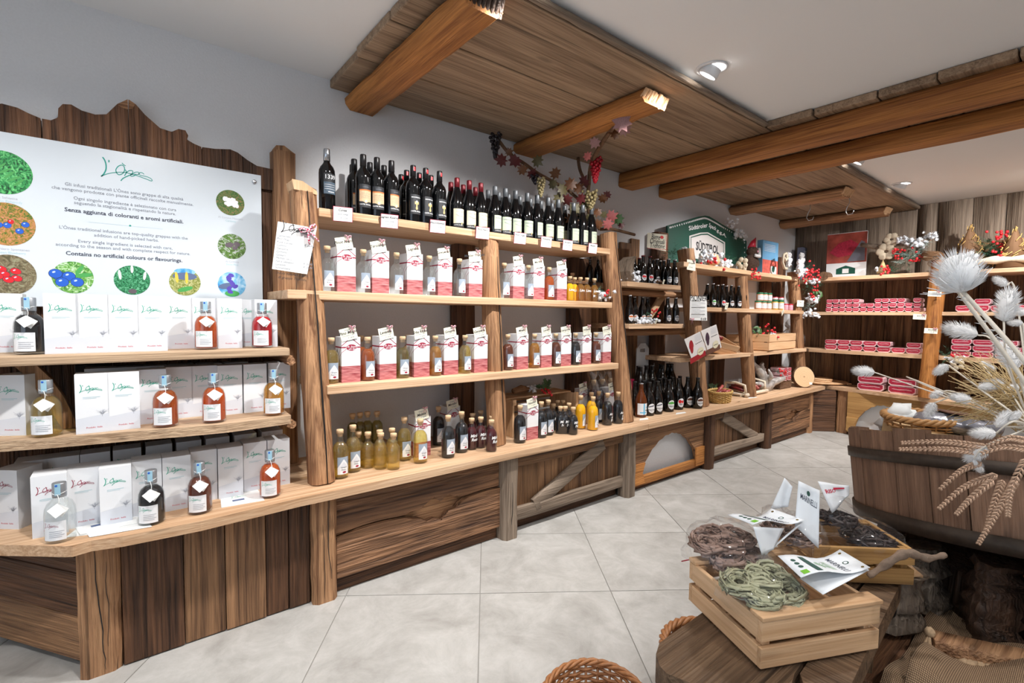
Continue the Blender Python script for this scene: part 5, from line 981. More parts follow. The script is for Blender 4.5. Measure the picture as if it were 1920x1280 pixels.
# wicker basket with sausages, birch tray
mat('wicker', S(176, 130, 80), .6, noise=.15, nscale=120); mat('wicker_red', S(172, 116, 72), .45, noise=.12, nscale=120); mat('birch', S(222, 206, 184), .7, noise=.12, nscale=50); mat('straw', S(196, 160, 96), .8, noise=.2, nscale=150)
def woven(par, a, b, h, flare, rows, stakes, strand, m, closed=False, z0=0, rim=.008, seed=0):
    """woven oval basket: stakes and rows of strands going over and under"""
    st = MB()
    for k in range(stakes):
        t = 2*PI*k/stakes; st.tube([(a*math.cos(t), b*math.sin(t), z0), (a*flare*math.cos(t), b*flare*math.sin(t), z0+h)], strand*.9, 5)
    st.build('stakes', m, par)
    for r in range(rows):
        w = MB(); q = (r+.5)/rows; f = 1+(flare-1)*q; n = stakes*2; pts = []
        for k in range(n+1):
            t = 2*PI*k/n; s_ = strand*1.1*(1 if (k//1+2*(r % 2)) % 4 in (0, 1) else -1) if False else strand*1.25*math.cos(PI*(k+r*2)/2)
            pts.append(((a*f+s_)*math.cos(t), (b*f+s_)*math.sin(t), z0+h*q))
        w.tube(pts, strand, 5, cap=False); w.build('weave_row', m, par)
    rm = MB()
    for j in range(3):
        pts = [((a*flare+rim*.8*math.cos(10*t+j*2.1))*math.cos(t), (b*flare+rim*.8*math.cos(10*t+j*2.1))*math.sin(t), z0+h+rim*.5+rim*.8*math.sin(10*t+j*2.1)) for t in [2*PI*i/72 for i in range(73)]]
        rm.tube(pts, rim*.75, 6, cap=False)
    rm.build('braided_rim', m, par); bt = MB(); bt.lathe([(0, 0), (1, 0)], 24, X=T((0, 0, z0+.004)) @ Matrix.Diagonal((a, b, 1, 1)), cap=False); bt.build('base', m, par)
p = stand(1353, 757, ZT, .11); bk = thing('straw_basket', 'small straw basket of wrapped sausages beside the third post', 'basket', (p.x, p.y+.02, ZT+.001), .3); woven(bk, .13, .085, .09, 1.15, 9, 22, .0045, 'straw')
rs = random.Random(4)
for i in range(8):
    u, v = rs.uniform(-.09, .09), rs.uniform(-.05, .05); a = rs.uniform(-.5, .5); q = Vector((p.x+u, p.y+.02+v, ZT+.085+.015*(i % 3))); e = Vector((math.cos(a), math.sin(a), .25))*.055
    tag(MB().tube([q-e, q, q+e], [.012, .015, .012], 7).build('wrapped_sausage', 'sausage' if i % 2 else 'sausage_pale'), '%s wrapped sausage in the straw basket by the third post' % ('dark' if i % 2 else 'pale'), 'sausage', 'sausages in the straw basket')
card((p.x+.14, p.y-.1, ZT+.05), .08, .055, [('Salametti', .016, 0), ('\u20ac 6,50', .014, 1)], 'white price card stuck on the straw basket', -.6, .2, .2, False)
p = stand(1405, 742, ZT, .1); tr = thing('birch_tray', 'tray of birch branches holding wrapped sausages on the counter', 'tray', (p.x+.02, p.y+.05, ZT+.001), .05)
for y in (-.11, .11): MB().tube([(-.25, y, .02), (0, y+.005, .022), (.25, y, .02)], .018, 8).build('branch', 'birch', tr)
for x in (-.22, .22):
    MB().tube([(x, -.12, .02), (x, .12, .02)], .016, 8).build('branch', 'birch', tr); MB().tube([(x, -.1, .03), (x+.01*(1 if x > 0 else -1), -.09, .11), (x, 0, .13), (x, .1, .12), (x, .11, .03)], .013, 8).build('handle', 'birch', tr)
for k in range(4): MB().box(-.22, -.1+.052*k, .004, .22, -.055+.052*k, .012).build('slat', 'pale_x', tr)
for i in range(10):
    q = Vector((p.x-.16+.037*i, p.y+.05, ZT+.055+.02*(i % 2))); tag(MB().tube([q+Vector((-.02, -.085, 0)), q+Vector((0, 0, .014)), q+Vector((.03, .085, .01))], [.013, .017, .013], 7).build('wrapped_sausage', 'sausage_pale' if i % 3 else 'sausage'), 'wrapped sausage on the birch tray, %s from left' % ORD[i], 'sausage', 'sausages on the birch tray')
# silvered driftwood
mat('silver_wood', S(176, 172, 168), .45, metal=.25, noise=.35, nscale=25, bump=.8); dw = thing('driftwood', 'gnarled silvery driftwood root with berries and meat on the counter', 'driftwood'); q = Vector((5.25, 2.34, ZT+.03)); rs = random.Random(12)
for k, (dx, dy, dz, r0) in enumerate(((-.28, .0, .28, .05), (-.2, .05, .36, .04), (.3, -.06, .1, .05), (.2, .1, .18, .045), (-.3, -.03, .08, .05), (.34, .06, .0, .04), (.05, .06, .25, .05), (-.1, -.07, .2, .035))):
    pts = [q, q+Vector((dx*.35+rs.uniform(-.03, .03), dy*.4, dz*.5)), q+Vector((dx*.7, dy+rs.uniform(-.02, .02), dz*.75+rs.uniform(-.03, .03))), q+Vector((dx, dy, dz))]
    MB().tube([p + Vector((rs.uniform(-.008, .008),)*3) for p in smooth_path(pts, 4)], [r0*(1.2-.08*i) for i in range(13)], 8).build('root_branch', 'silver_wood', dw)
MB().ball(tuple(q+Vector((0, 0, .02))), .1, 10, 8, sc=(1.3, .7, .6), jit=.12, rnd=rs).build('root_knot', 'silver_wood', dw)
# log slice, boards, stone
m, nt, b = new_mat('end_grain'); tc = nt.nodes.new('ShaderNodeTexCoord'); wv = nt.nodes.new('ShaderNodeTexWave'); wv.wave_type = 'RINGS'; wv.rings_direction = 'Z'; wv.inputs['Scale'].default_value = 22; wv.inputs['Distortion'].default_value = 1.2; wv.inputs['Detail'].default_value = 2
rp = nt.nodes.new('ShaderNodeValToRGB'); rp.color_ramp.elements[0].color = S(206, 160, 116); rp.color_ramp.elements[1].color = S(232, 198, 158); nt.links.new(tc.outputs['Object'], wv.inputs[0]); nt.links.new(wv.outputs[0], rp.inputs[0]); nt.links.new(rp.outputs[0], b.inputs['Base Color'])
mat('bark', S(104, 76, 54), .9, noise=.3, nscale=40, bump=1)
p = stand(1511, 727, ZT, .03); ls = thing('log_slice', 'round log slice with bark leaning upright on the counter', 'log slice', (p.x, p.y+.03, ZT+.115)); ls.rotation_euler = (math.radians(78), 0, math.radians(-38)); rs = random.Random(2)
MB().lathe([(0, .016), (.112, .016)], 30, cap=False).build('cut_face', 'end_grain', ls); bkm = MB(); bkm.lathe([(.113, -.03), (.119, -.02), (.119, .01), (.113, .0165)], 30, cap=False); bkm.xf(lambda v: v*(1+rs.uniform(-.012, .012))); bkm.build('bark_edge', 'bark', ls); MB().lathe([(0, -.03), (.113, -.03)], 30, cap=False).build('back_face', 'end_grain', ls); MB().lathe([(0, .0165), (.006, .0165)], 10, cap=False).build('pith', 'bark', ls); MB().box(.05, -.085, .017, .08, -.06, .018).build('price_sticker', 'paper', ls)
for i in range(4):
    p = stand(1544, 722-.5*i, ZT, .1); o = thing('cutting_board', 'pale bark-edged cutting board, %s from the bottom of the pile' % ORD[i], 'board', (p.x+.03-.02*i, p.y+.04, ZT+.001+.0165*i), .3*i, 'cutting boards in the pile'); MB().lathe([(.14, 0), (.145, .004), (.145, .012), (.14, .016)], 26, X=Matrix.Diagonal((1.2, .85, 1, 1))).build('slab', 'pale_x', o)
p = atz(1567, 718, ZT); o = thing('cutting_board', 'pale oval board lying across the corner of the counter', 'board', (6.38, 2.15, ZT+.02), -.6); o.rotation_euler.x = .06; MB().lathe([(.19, 0), (.195, .004), (.195, .012), (.19, .016)], 30, X=Matrix.Diagonal((1.2, .7, 1, 1))).build('slab', 'pale_x', o); MB().box(.15, -.12, .0, .2, -.1, .015).build('rest', 'pale_x', o)
mat('stone', S(112, 108, 104), .9, noise=.2, nscale=30, bump=.6); o = tag(MB().ball((6.42, 2.42, ZT+.058), .13, 14, 9, sc=(1.5, 1.0, .45), jit=.05, rnd=random.Random(5)).build('grey_stone', 'stone'), 'rounded grey stone in the dark corner of the counter', 'stone')
# ---------------------------------------------------------------- cured meat on the far wall
mat('meat', S(166, 42, 66), .3, noise=.3, nscale=70); mat('fat', S(228, 190, 194), .4); mat('rind', S(104, 58, 52), .5, noise=.2, nscale=80)
def speck(w, h, d, r=.3):
    k = ('speck', w, h, d)
    if k in KINDS: return k
    c = r*h; R_ = random.Random(int(w*1000)); sec = [(-w/2, c), (-w/2+c, 0), (w/2-c, 0), (w/2, c), (w/2, h-c*.4), (w/2-c*.5, h), (-w/2+c*.5, h), (-w/2, h-c*.4)]
    b = MB(); b.prism(sec, .0, d, 'yz'); f = MB(); f.prism([(y*.94, h*.2+z*.74) for y, z in sec], -.0018, -.0002, 'yz'); s = MB(); s.ribbon([(-w*.36, h*.62), (-w*.1, h*.56), (w*.16, h*.64), (w*.36, h*.58)], h*.07, 0, frame((-.0024, 0, 0), (0, -1, 0), (0, 0, 1)))
    t = MB(); t.prism([(-w/2+c*.6, h+.0004), (w/2-c*.6, h+.0004), (w/2-c*.8, h+.003), (-w/2+c*.8, h+.003)], .003, d, 'yz')
    KINDS[k] = [('fat', b.mesh('fat', 'fat'), []), ('meat_face', f.mesh('meat_face', 'meat'), [('fat_vein', s.mesh('fat_vein', 'fat'))]), ('rind', t.mesh('rind', 'rind'), [])]
    return k
rs = random.Random(31)
def stack(y0, y1, n, rows, z, X_, w, h, d, where, grp, missing=()):
    for r in range(rows):
        for i in range(n):
            if (r, i) in missing: continue
            y = y0+(y1-y0)*(i+.5)/n; put(speck(w, h, d), 'cured_ham', (X_+rs.uniform(-.01, .01), y, z+.001+(h+.0045)*r), 'vacuum-packed cured ham, %s from left in layer %s %s' % (ORD[i], ('one', 'two', 'three')[r], where), 'meat', grp, rs.uniform(-.06, .06))
stack(2.16, 1.31, 13, 3, 1.347, 6.26, .06, .043, .18, 'on the middle far shelf', 'small hams on the far shelves', {(2, 5), (2, 6), (2, 11)})
stack(2.15, 1.29, 7, 2, .922, 6.25, .115, .053, .2, 'on the lower far shelf', 'hams on the lower far shelf', {(1, 5)})
stack(1.82, 1.28, 2, 2, ZT, 6.2, .23, .073, .2, 'on the far worktop', 'big hams on the far worktop')
stack(1.05, .2, 7, 1, 1.347, 6.24, .11, .06, .16, 'right of the leaning post, middle shelf', 'hams right of the leaning post'); stack(.95, .6, 2, 1, 1.412, 6.26, .11, .055, .14, 'on top, right of the leaning post', 'hams right of the leaning post')
stack(1.06, .3, 5, 3, .922, 6.2, .14, .052, .18, 'right of the leaning post, lower shelf', 'hams right of the leaning post', {(2, 3), (2, 4)})
for (px, py, X_) in ((1755, 551, 6.13), (1727, 594, 6.1), (1748, 620, 6.11)):
    p = atx(px, py, X_); card((p.x-.06, p.y, p.z-.025), .1, .05, [('Speck', .018, 0), ('\u20ac 19,90 kg', .013, 1)], 'cream card with gingham bow tied to the leaning far post at %s' % {1755: 'upper height', 1727: 'middle height, left side', 1748: 'lower height'}[px], .0, .05, -PI/2+.4, True)
# clear bag on the post before the corner
o = thing('clear_bag', 'crumpled clear plastic bag on the lower long shelf by the corner', 'bag', (6.1, 2.45, .937)); r = random.Random(3); w = MB(); w.lathe([(.1, 0), (.14, .05), (.13, .12), (.06, .2), (.03, .22), (.08, .27)], 14, cap=False); w.xf(lambda v: v*(1+r.uniform(-.12, .12))); w.build('film', 'film', o); MB().ball((0, 0, .06), .08, 9, 6, sc=(1, 1, .7)).build('bread', 'kraft', o)
# ================================================================ foreground: bench, crates of pasta, tub on its stump, dried flowers
def atd(x, y, d): r = ray(x, y); return Vector((0, 0, H)) + r*(d/math.hypot(r.x, r.y))
ZBN = .55
bn = thing('bench', 'rough dark wooden bench with a rounded end carrying the pasta crates', 'bench')
def slab(poly, z, t, par, m, name='plank', bev=.012): return MB().prism([(p.x, p.y) for p in (atz(x, y, z) for x, y in poly)][::-1], z-t, z, 'xy').build(name, m, par, bevel=bev)
slab([(1250, 1262), (1237, 1248), (1230, 1226), (1236, 1206), (1256, 1190), (1286, 1170), (1345, 1128), (1470, 1045), (1560, 985), (1640, 1060), (1560, 1160), (1490, 1262), (1470, 1330), (1320, 1290)], ZBN, .06, bn, 'bench_x')
slab([(1500, 1262), (1570, 1160), (1645, 1062), (1668, 1050), (1690, 1090), (1640, 1190), (1588, 1300), (1520, 1320)], ZBN-.002, .055, bn, 'bench_y')
for px, py in ((1290, 1225), (1420, 1290), (1540, 1040), (1620, 1120)):
    p = atz(px, py, ZBN); MB().loft((p.x, p.y, 0), (p.x, p.y, ZBN-.063), .055, .055, n=4, jit=.003, seed=px, ch=.3).build('leg', 'bench_z', bn)
pc1 = euler_thing('pasta_crate', 'light slatted crate of green pasta standing at the front of the bench', 'crate', (1.172, .478, ZBN+.007), (0, 0, math.radians(-25.2))); slat_crate(.295, .25, .098, pc1, 'pale', .011, 2, .013)
MB().box(-.15, -.129, .1, .15, -.092, .1085).build('top_rail', 'pale_x', pc1, bevel=.0015); MB().box(-.148, .1, .0985, .148, .128, .1075).build('top_rail', 'pale_x', pc1, bevel=.0015)
p2 = atz(1600, 1030, .64); pc2 = euler_thing('pasta_crate', 'darker slatted crate with dark pasta bags behind the front crate', 'crate', (p2.x+.07, p2.y+.05, ZBN+.007), (0, 0, math.radians(-42))); slat_crate(.26, .2, .095, pc2, 'honey', .011, 2, .012)
# pasta
mat('pasta_green', S(178, 178, 146), .55); mat('pasta_brown', S(158, 130, 116), .55); mat('pasta_dark', S(70, 58, 56), .5); see_thru('cellophane', (.99, .99, .99, 1), (.9, .9, .95, 1), .015, .06, 1.2)
mat('card_white', S(238, 242, 246), .6); mat('leaf_dark', S(44, 84, 72), .6); mat('lime', S(120, 190, 50), .6); mat('brass', S(150, 130, 80), .3, metal=.9); mat('soft_green', S(150, 190, 150), .6)
def nest(c, ax, n, m, par, seed, wid=.0085):
    r = random.Random(seed); b = MB(); c = Vector(c)
    cs = [Vector((.55*math.cos(q*1.257), .55*math.sin(q*1.257), r.uniform(-.1, .25))) if q else Vector((0, 0, .2)) for q in range(6)]
    for i in range(n):
        k = cs[i % 6]; R_ = r.uniform(.22, .58); ph = r.uniform(0, 6.28); tl = Vector((r.uniform(-.5, .5), r.uniform(-.5, .5), 1)).normalized(); u = tl.orthogonal().normalized(); w = tl.cross(u); pts = []
        for j in range(13):
            a = ph+j*r.uniform(.25, .42); rr_ = R_*(1+.12*math.sin(j*.9+ph)); q = k+(u*math.cos(a)+w*math.sin(a)*.8)*rr_+tl*(.02*math.sin(j))
            if q.length > 1: q *= 1/q.length
            pts.append(c+Vector((q.x*ax[0], q.y*ax[1], q.z*ax[2])))
        b.tube(pts, wid*.5, 4, cap=True, sm=True, flat=.22)
    o = b.build('pasta', m, par); o['kind'] = 'stuff'; return o
def film_bag(c, ax, par, seed, spikes=.09):
    r = random.Random(seed); b = MB(); b.ball((0, 0, 0), 1.02, 18, 12, jit=spikes, rnd=r); b.xf(lambda v: Vector((c[0]+v.x*ax[0], c[1]+v.y*ax[1], c[2]+v.z*ax[2]))); return b.build('clear_bag', 'cellophane', par)
def bent(P, par, name, mats, n=8, sag=.012, draw=None, thick=.0008):
    """a sheet of card spanned over four corners with a soft bend"""
    P = [Vector(p) for p in P]; vs = []; up = (P[1]-P[0]).cross(P[3]-P[0]).normalized()
    def at(u, v, off=0): return P[0].lerp(P[1], u).lerp(P[3].lerp(P[2], u), v)+up*(sag*math.sin(PI*u)*math.cos(PI*v*.5)-sag*.6*math.sin(2*PI*u)+off)
    m = MB()
    for i in range(n+1):
        for j in range(n+1): vs.append(at(i/n, j/n))
    m.add(vs, [(i*(n+1)+j, (i+1)*(n+1)+j, (i+1)*(n+1)+j+1, i*(n+1)+j+1) for i in range(n) for j in range(n)], 0, True); o = m.build(name, mats[0], par)
    sol = o.modifiers.new('thickness', 'SOLIDIFY'); sol.thickness = thick
    if draw:
        d = MB(); draw(d); d.xf(lambda v: at(v.x, v.y, -.0014-v.z if (P[1]-P[0]).cross(P[3]-P[0]).z < 0 else .0014+v.z)); d.build('print', mats[1:], o)
    return o
SWP = Matrix(((0, 1, 0, 0), (1, 0, 0, 0), (0, 0, 1, 0), (0, 0, 0, 1)))
def header_print(tx, swap=False):
    """printed side of a pasta header; u runs from the bag to the staples, v across"""
    def f(d):
        Q = lambda u, v, ang=0, sx=1.0: T((u, v, 0)) @ RZ(ang) @ Matrix.Diagonal((sx, 1, 1, 1))
        d.text(tx, .16, 0, T((.73, .5, 0)) @ SWP @ Matrix.Diagonal((1, .75, 1, 1)), bold=.01)
        d.add([(.86+.04*math.cos(t), .5+.07*math.sin(t), 0) for t in [i*PI/8 for i in range(16)]], [list(range(16))], 1, False); d.add([(.86+.025*math.cos(t), .5+.045*math.sin(t), .0002) for t in [i*PI/8 for i in range(16)]], [list(range(16))], 5, False)
        d.box(.26, .12, 0, .34, .92, .0002, 1); d.text('TAGLIATELLE', .075, 5, T((.3, .52, .0004)) @ SWP, bold=.01)
        r = random.Random(3)
        for i in range(26): a = r.uniform(0, 6.28); d.ribbon([(.5, .5), (.5+.05*math.cos(a), .5+.09*math.sin(a)), (.5+.11*math.cos(a+.3), .5+.2*math.sin(a+.3))], .008, 2)
        for i in range(3): d.add([(.13+.035*math.cos(t), .3+.16*i+.06*math.sin(t), 0) for t in [k*PI/6 for k in range(12)]], [list(range(12))], 1, False)
        d.box(.06, .78, 0, .15, .94, .0002, 3)
        for v in (.12, .88): d.add([(.94+.02*math.cos(t), v+.035*math.sin(t), 0) for t in [k*PI/6 for k in range(12)]], [list(range(12))], 4, False)
        for i in range(4): d.box(.62-.018*i, .25, 0, .625-.018*i, .75, .0002, 2)
    return f
HM = ['card_white', 'slate_ink', 'leaf_dark', 'soft_green', 'lime', 'brass', 'card_white']
g1 = thing('pasta_bag', 'clear bag of pale green tagliatelle with white header card in the front crate', 'bag of pasta')
c = atd(1428, 1098, 1.2); nest(c, (.105, .085, .05), 260, 'pasta_green', g1, 1); film_bag(c, (.11, .09, .053), g1, 1)
D = lambda x, y, d: atd(x, y, d)
bent([D(1458, 1042, 1.24), D(1575, 1030, 1.36), D(1632, 1064, 1.31), D(1502, 1083, 1.17)], g1, 'header_card', HM, draw=header_print('MARINELLI'))
bent([D(1630, 1068, 1.315), D(1574, 1036, 1.365), D(1500, 1084, 1.24), D(1543, 1114, 1.17)], g1, 'header_flap', ['card_white'], sag=0)
g2 = thing('pasta_bag', 'clear bag of brown tagliatelle hanging over the back of the front crate', 'bag of pasta')
c = atd(1362, 1028, 1.34); nest(c, (.1, .09, .06), 230, 'pasta_brown', g2, 2, .011); film_bag(c, (.11, .1, .066), g2, 2, .12)
bent([D(1364, 965, 1.36), D(1446, 953, 1.46), D(1508, 975, 1.42), D(1412, 984, 1.3)], g2, 'header_card', HM, draw=header_print('MARINELLI'))
bent([D(1508, 976, 1.42), D(1500, 985, 1.41), D(1436, 1040, 1.32), D(1434, 1036, 1.33)], g2, 'header_edge', ['card_white'], sag=.004); bent([D(1412, 987, 1.3), D(1470, 990, 1.38), D(1450, 1030, 1.33), D(1428, 1040, 1.3)], g2, 'header_flap', ['card_white'], sag=0)
g3 = thing('pasta_bag', 'clear pasta bag with upright white header behind the brown pasta', 'bag of pasta')
bent([D(1497, 901, 1.46), D(1537, 919, 1.46), D(1535, 1028, 1.42), D(1490, 985, 1.42)], g3, 'header_card', HM, sag=.004, draw=lambda d: (d.text('MARINELLI', .16, 0, T((.52, .3, 0)) @ Matrix.Diagonal((1, -1, 1, 1)), bold=.01), d.add([(.5+.08*math.cos(t), .16+.05*math.sin(t), 0) for t in [i*PI/8 for i in range(16)]], [list(range(16))], 1, False)))
c = atd(1500, 1010, 1.46); nest(c, (.05, .05, .05), 50, 'pasta_brown', g3, 3, .007); film_bag(c, (.06, .06, .065), g3, 3, .14)
g4 = thing('pasta_bag', 'clear pasta bag with narrow tilted header, leftmost of the upright ones', 'bag of pasta')
bent([D(1471, 895, 1.5), D(1486, 912, 1.5), D(1478, 950, 1.48), D(1444, 955, 1.48)], g4, 'header_card', HM, sag=.004); c = atd(1455, 985, 1.47); nest(c, (.04, .04, .04), 30, 'pasta_brown', g4, 4, .007); film_bag(c, (.045, .045, .05), g4, 4, .14)
g5 = thing('pasta_bag', 'clear bag of dark pasta with white header against the tub', 'bag of pasta')
bent([D(1533, 902, 1.62), D(1592, 910, 1.7), D(1592, 928, 1.69), D(1560, 962, 1.6)], g5, 'header_card', ['card_white', 'red_print'], sag=.004, draw=lambda d: (d.text('RISO', .2, 0, T((.3, .35, 0)) @ Matrix.Diagonal((1, -1, 1, 1)), bold=.02), d.box(.45, .2, 0, .85, .3, .0002, 0)))
c = atd(1560, 975, 1.64); nest(c, (.06, .06, .06), 60, 'pasta_dark', g5, 5, .007); film_bag(c, (.068, .068, .07), g5, 5, .14)
g6 = thing('pasta_bag', 'clear bag of dark pasta lying in the rear crate', 'bag of pasta'); c = atd(1625, 1005, 1.7); nest(c, (.09, .07, .035), 90, 'pasta_dark', g6, 6, .007); film_bag(c, (.1, .08, .04), g6, 6, .1)
tg = tag(MB().tube([D(1278, 1052, 1.42), D(1292, 1049, 1.41), D(1308, 1048, 1.4)], [.0015, .002, .0015], 5).build('ribbon_end', 'lid_red'), 'thin red ribbon end sticking out left of the brown pasta', 'ribbon')
# ---------------------------------------------------------------- low table with sacking, stump and tub
ZL = .37
lt = thing('low_table', 'low wooden table under the sacking and the stump', 'table'); MB().box(1.42, -.85, ZL-.04, 2.75, .62, ZL).build('table_top', 'dark_x', lt, bevel=.004)
for x in (1.5, 2.67):
    for y in (-.75, .52): MB().loft((x, y, 0), (x, y, ZL-.041), .06, .06, n=3, jit=.002, seed=x+y).build('leg', 'dark_z', lt)
m, nt, b = new_mat('burlap'); tc = nt.nodes.new('ShaderNodeTexCoord'); ws = []
for ax in (0, 1):
    w = nt.nodes.new('ShaderNodeTexWave'); w.bands_direction = 'XY'[ax]; w.inputs['Scale'].default_value = 95; w.inputs['Distortion'].default_value = .6; w.inputs['Detail Scale'].default_value = 3; nt.links.new(tc.outputs['UV'], w.inputs[0]); ws.append(w)
mx = nt.nodes.new('ShaderNodeMath'); mx.operation = 'MULTIPLY'; nt.links.new(ws[0].outputs['Fac'], mx.inputs[0]); nt.links.new(ws[1].outputs['Fac'], mx.inputs[1]); rp = nt.nodes.new('ShaderNodeValToRGB'); rp.color_ramp.elements[0].color = S(92, 70, 52); rp.color_ramp.elements[1].color = S(184, 154, 120); rp.color_ramp.elements[1].position = .6
nt.links.new(mx.outputs[0], rp.inputs[0]); nt.links.new(rp.outputs[0], b.inputs['Base Color']); bp = nt.nodes.new('ShaderNodeBump'); bp.inputs['Strength'].default_value = .5; bp.inputs['Distance'].default_value = .004; nt.links.new(mx.outputs[0], bp.inputs['Height']); nt.links.new(bp.outputs[0], b.inputs['Normal']); b.inputs['Roughness'].default_value = .95
def cloth(x0, x1, y0, y1, fz, label, nx=34, ny=34):
    m = MB(); vs = []; 
    for i in range(nx+1):
        for j in range(ny+1): x = x0+(x1-x0)*i/nx; y = y0+(y1-y0)*j/ny; vs.append((x, y, fz(x, y)))
    m.add(vs, [(i*(ny+1)+j, (i+1)*(ny+1)+j, (i+1)*(ny+1)+j+1, i*(ny+1)+j+1) for i in range(nx) for j in range(ny)], 0, True); o = m.build('sackcloth', 'burlap'); uv = o.data.uv_layers.new(name='UVMap')
    for l in o.data.loops: v = o.data.vertices[l.vertex_index].co; uv.data[l.index].uv = (v.x*1.0, v.y*1.0)
    sol = o.modifiers.new('thickness', 'SOLIDIFY'); sol.thickness = .003; sol.offset = 1
    return tag(o, label, 'cloth')
cloth(1.2, 2.05, -.55, .33, lambda x, y: max(ZL+.006, ZL+.014+.012*math.sin(9*x+6*y)+.012*math.sin(17*x-11*y)+.012*math.sin(23*y)) - max(0, 1.42-x)*.9, 'coarse brown sackcloth spread in folds below the stump')
p = atz(1800, 1262, .44); cloth(p.x-.13, p.x+.34, p.y-.3, p.y+.08, lambda x, y: ZL+.045+.022*math.sin(12*x+9*y)+.02*math.sin(25*y-8*x)-max(0, p.x-.06-x)*.9, 'crumpled fold of sackcloth lying on top at the lower right corner', 26, 26)
mat('jute', S(178, 150, 118), .9, noise=.2, nscale=150); tw = MB(); r = random.Random(6); c = atz(1738, 1215, ZL+.05)
for i in range(16): e = c+Vector((r.uniform(-.02, .01), r.uniform(-.03, .03), r.uniform(-.03, -.01))); tw.tube([c+Vector((.02, .0, .03)), c+Vector((r.uniform(-.006, .006), r.uniform(-.01, .01), 0)), e], .003, 4)
tw.ball(tuple(c+Vector((.022, 0, .034))), .013, 8, 6, jit=.2, rnd=r)
tag(tw.build('jute_tassel', 'jute'), 'frayed jute tassel knotted on the sackcloth', 'tassel')
a, b_ = atz(1745, 1186, .45), atz(1960, 1232, .45); tag(MB().loft((a.x, a.y, .42), (b_.x, b_.y, .42), .05, .06, n=6, jit=.003, seed=5, side=(0, 0, 1), ch=.1).build('wooden_rail', 'post_x'), 'brown wooden rail lying behind the sackcloth at the right edge', 'rail')
ra = MB(); r = random.Random(9)
for i in range(7): q = atz(1755+17*i, 1222+5*i, ZL+.04); ra.ball(tuple(q), .016, 7, 5, sc=(1.2, 1, .7), jit=.25, rnd=r)
tag(ra.build('raffia_braid', 'jute'), 'rough straw braid lying along the brown rail', 'braid')
# stump: clustered weathered chunks
mat('rot_dark', S(58, 42, 32), .9, noise=.45, nscale=18, bump=1); mat('rot_grey', S(120, 106, 92), .85, noise=.4, nscale=22, bump=1); mat('rot_red', S(120, 74, 42), .85, noise=.45, nscale=20, bump=1)
sp = thing('tree_stump', 'split weathered tree stump of upright chunks carrying the tub', 'stump', (0, 0, 0)); r = random.Random(14); TC = Vector((2.224, .128)); TAX = Vector((.16, .116, .98)).normalized(); tub_z = lambda x, y: .594-(TAX.x*(x-TC.x)+TAX.y*(y-TC.y))/TAX.z
for k in range(15):
    a = 2*PI*k/15; R_ = .36+r.uniform(-.03, .03); x, y = TC.x+R_*math.cos(a), TC.y+R_*math.sin(a)
    sec = [(.07*math.cos(t*PI/5)*r.uniform(.7, 1.2), .06*math.sin(t*PI/5)*r.uniform(.7, 1.2)) for t in range(10)]
    MB().loft((x, y, ZL+.01), (x+r.uniform(-.03, .03), y+r.uniform(-.03, .03), tub_z(x, y)-.03+r.uniform(-.03, .0)), .1, .1, n=12, jit=.018, seed=k, secs=sec, taper=.9).build('chunk', ['stump_dark', 'stump_grey', 'stump_dark', 'stump_red', 'stump_dark'][k % 5], sp)
MB().lathe([(.33, ZL+.01), (.32, .51)], 16, X=T((TC.x, TC.y, 0))).build('core', 'stump_dark', sp)
c = atz(1672, 1185, ZL+.02); d = Vector((c.x, c.y, 0)).normalized(); c += d*.06; lg = thing('log_chunk', 'short broken log with a dark knot hole in front of the stump', 'log', (c.x, c.y, ZL+.02)); rs = random.Random(8)
sec = [(.075*math.cos(t*PI/7)*rs.uniform(.85, 1.12), .068*math.sin(t*PI/7)*rs.uniform(.85, 1.12)) for t in range(14)]
MB().loft((0, 0, 0), (.005, -.005, .16), .14, .13, n=12, jit=.013, seed=4, secs=sec, taper=.92).build('bark_body', 'stump_grey', lg); MB().ball((0, 0, .16), .06, 12, 5, sc=(1, 1, .25), jit=.25, rnd=rs).build('broken_top', 'pale_z', lg)
kq = -d*.07+Vector((-.01, .005, .07)); MB().ball(tuple(kq), .02, 10, 6, sc=(.8, .8, 1.2)).build('knot_hole', 'black', lg)
mat('drift', S(144, 122, 104), .8, noise=.25, nscale=40, bump=.7)
pts = [D(1628, 1080, 1.5), D(1655, 1062, 1.52), D(1690, 1040, 1.54), D(1712, 1038, 1.56), D(1740, 1046, 1.58), D(1772, 1040, 1.62)]
tag(MB().tube(smooth_path(pts, 4), [.006+.005*math.sin(i*.16)+.002*math.sin(i*1.7) for i in range(21)], 8).build('driftwood_branch', 'drift'), 'curved grey driftwood branch lying on the broken log', 'branch')
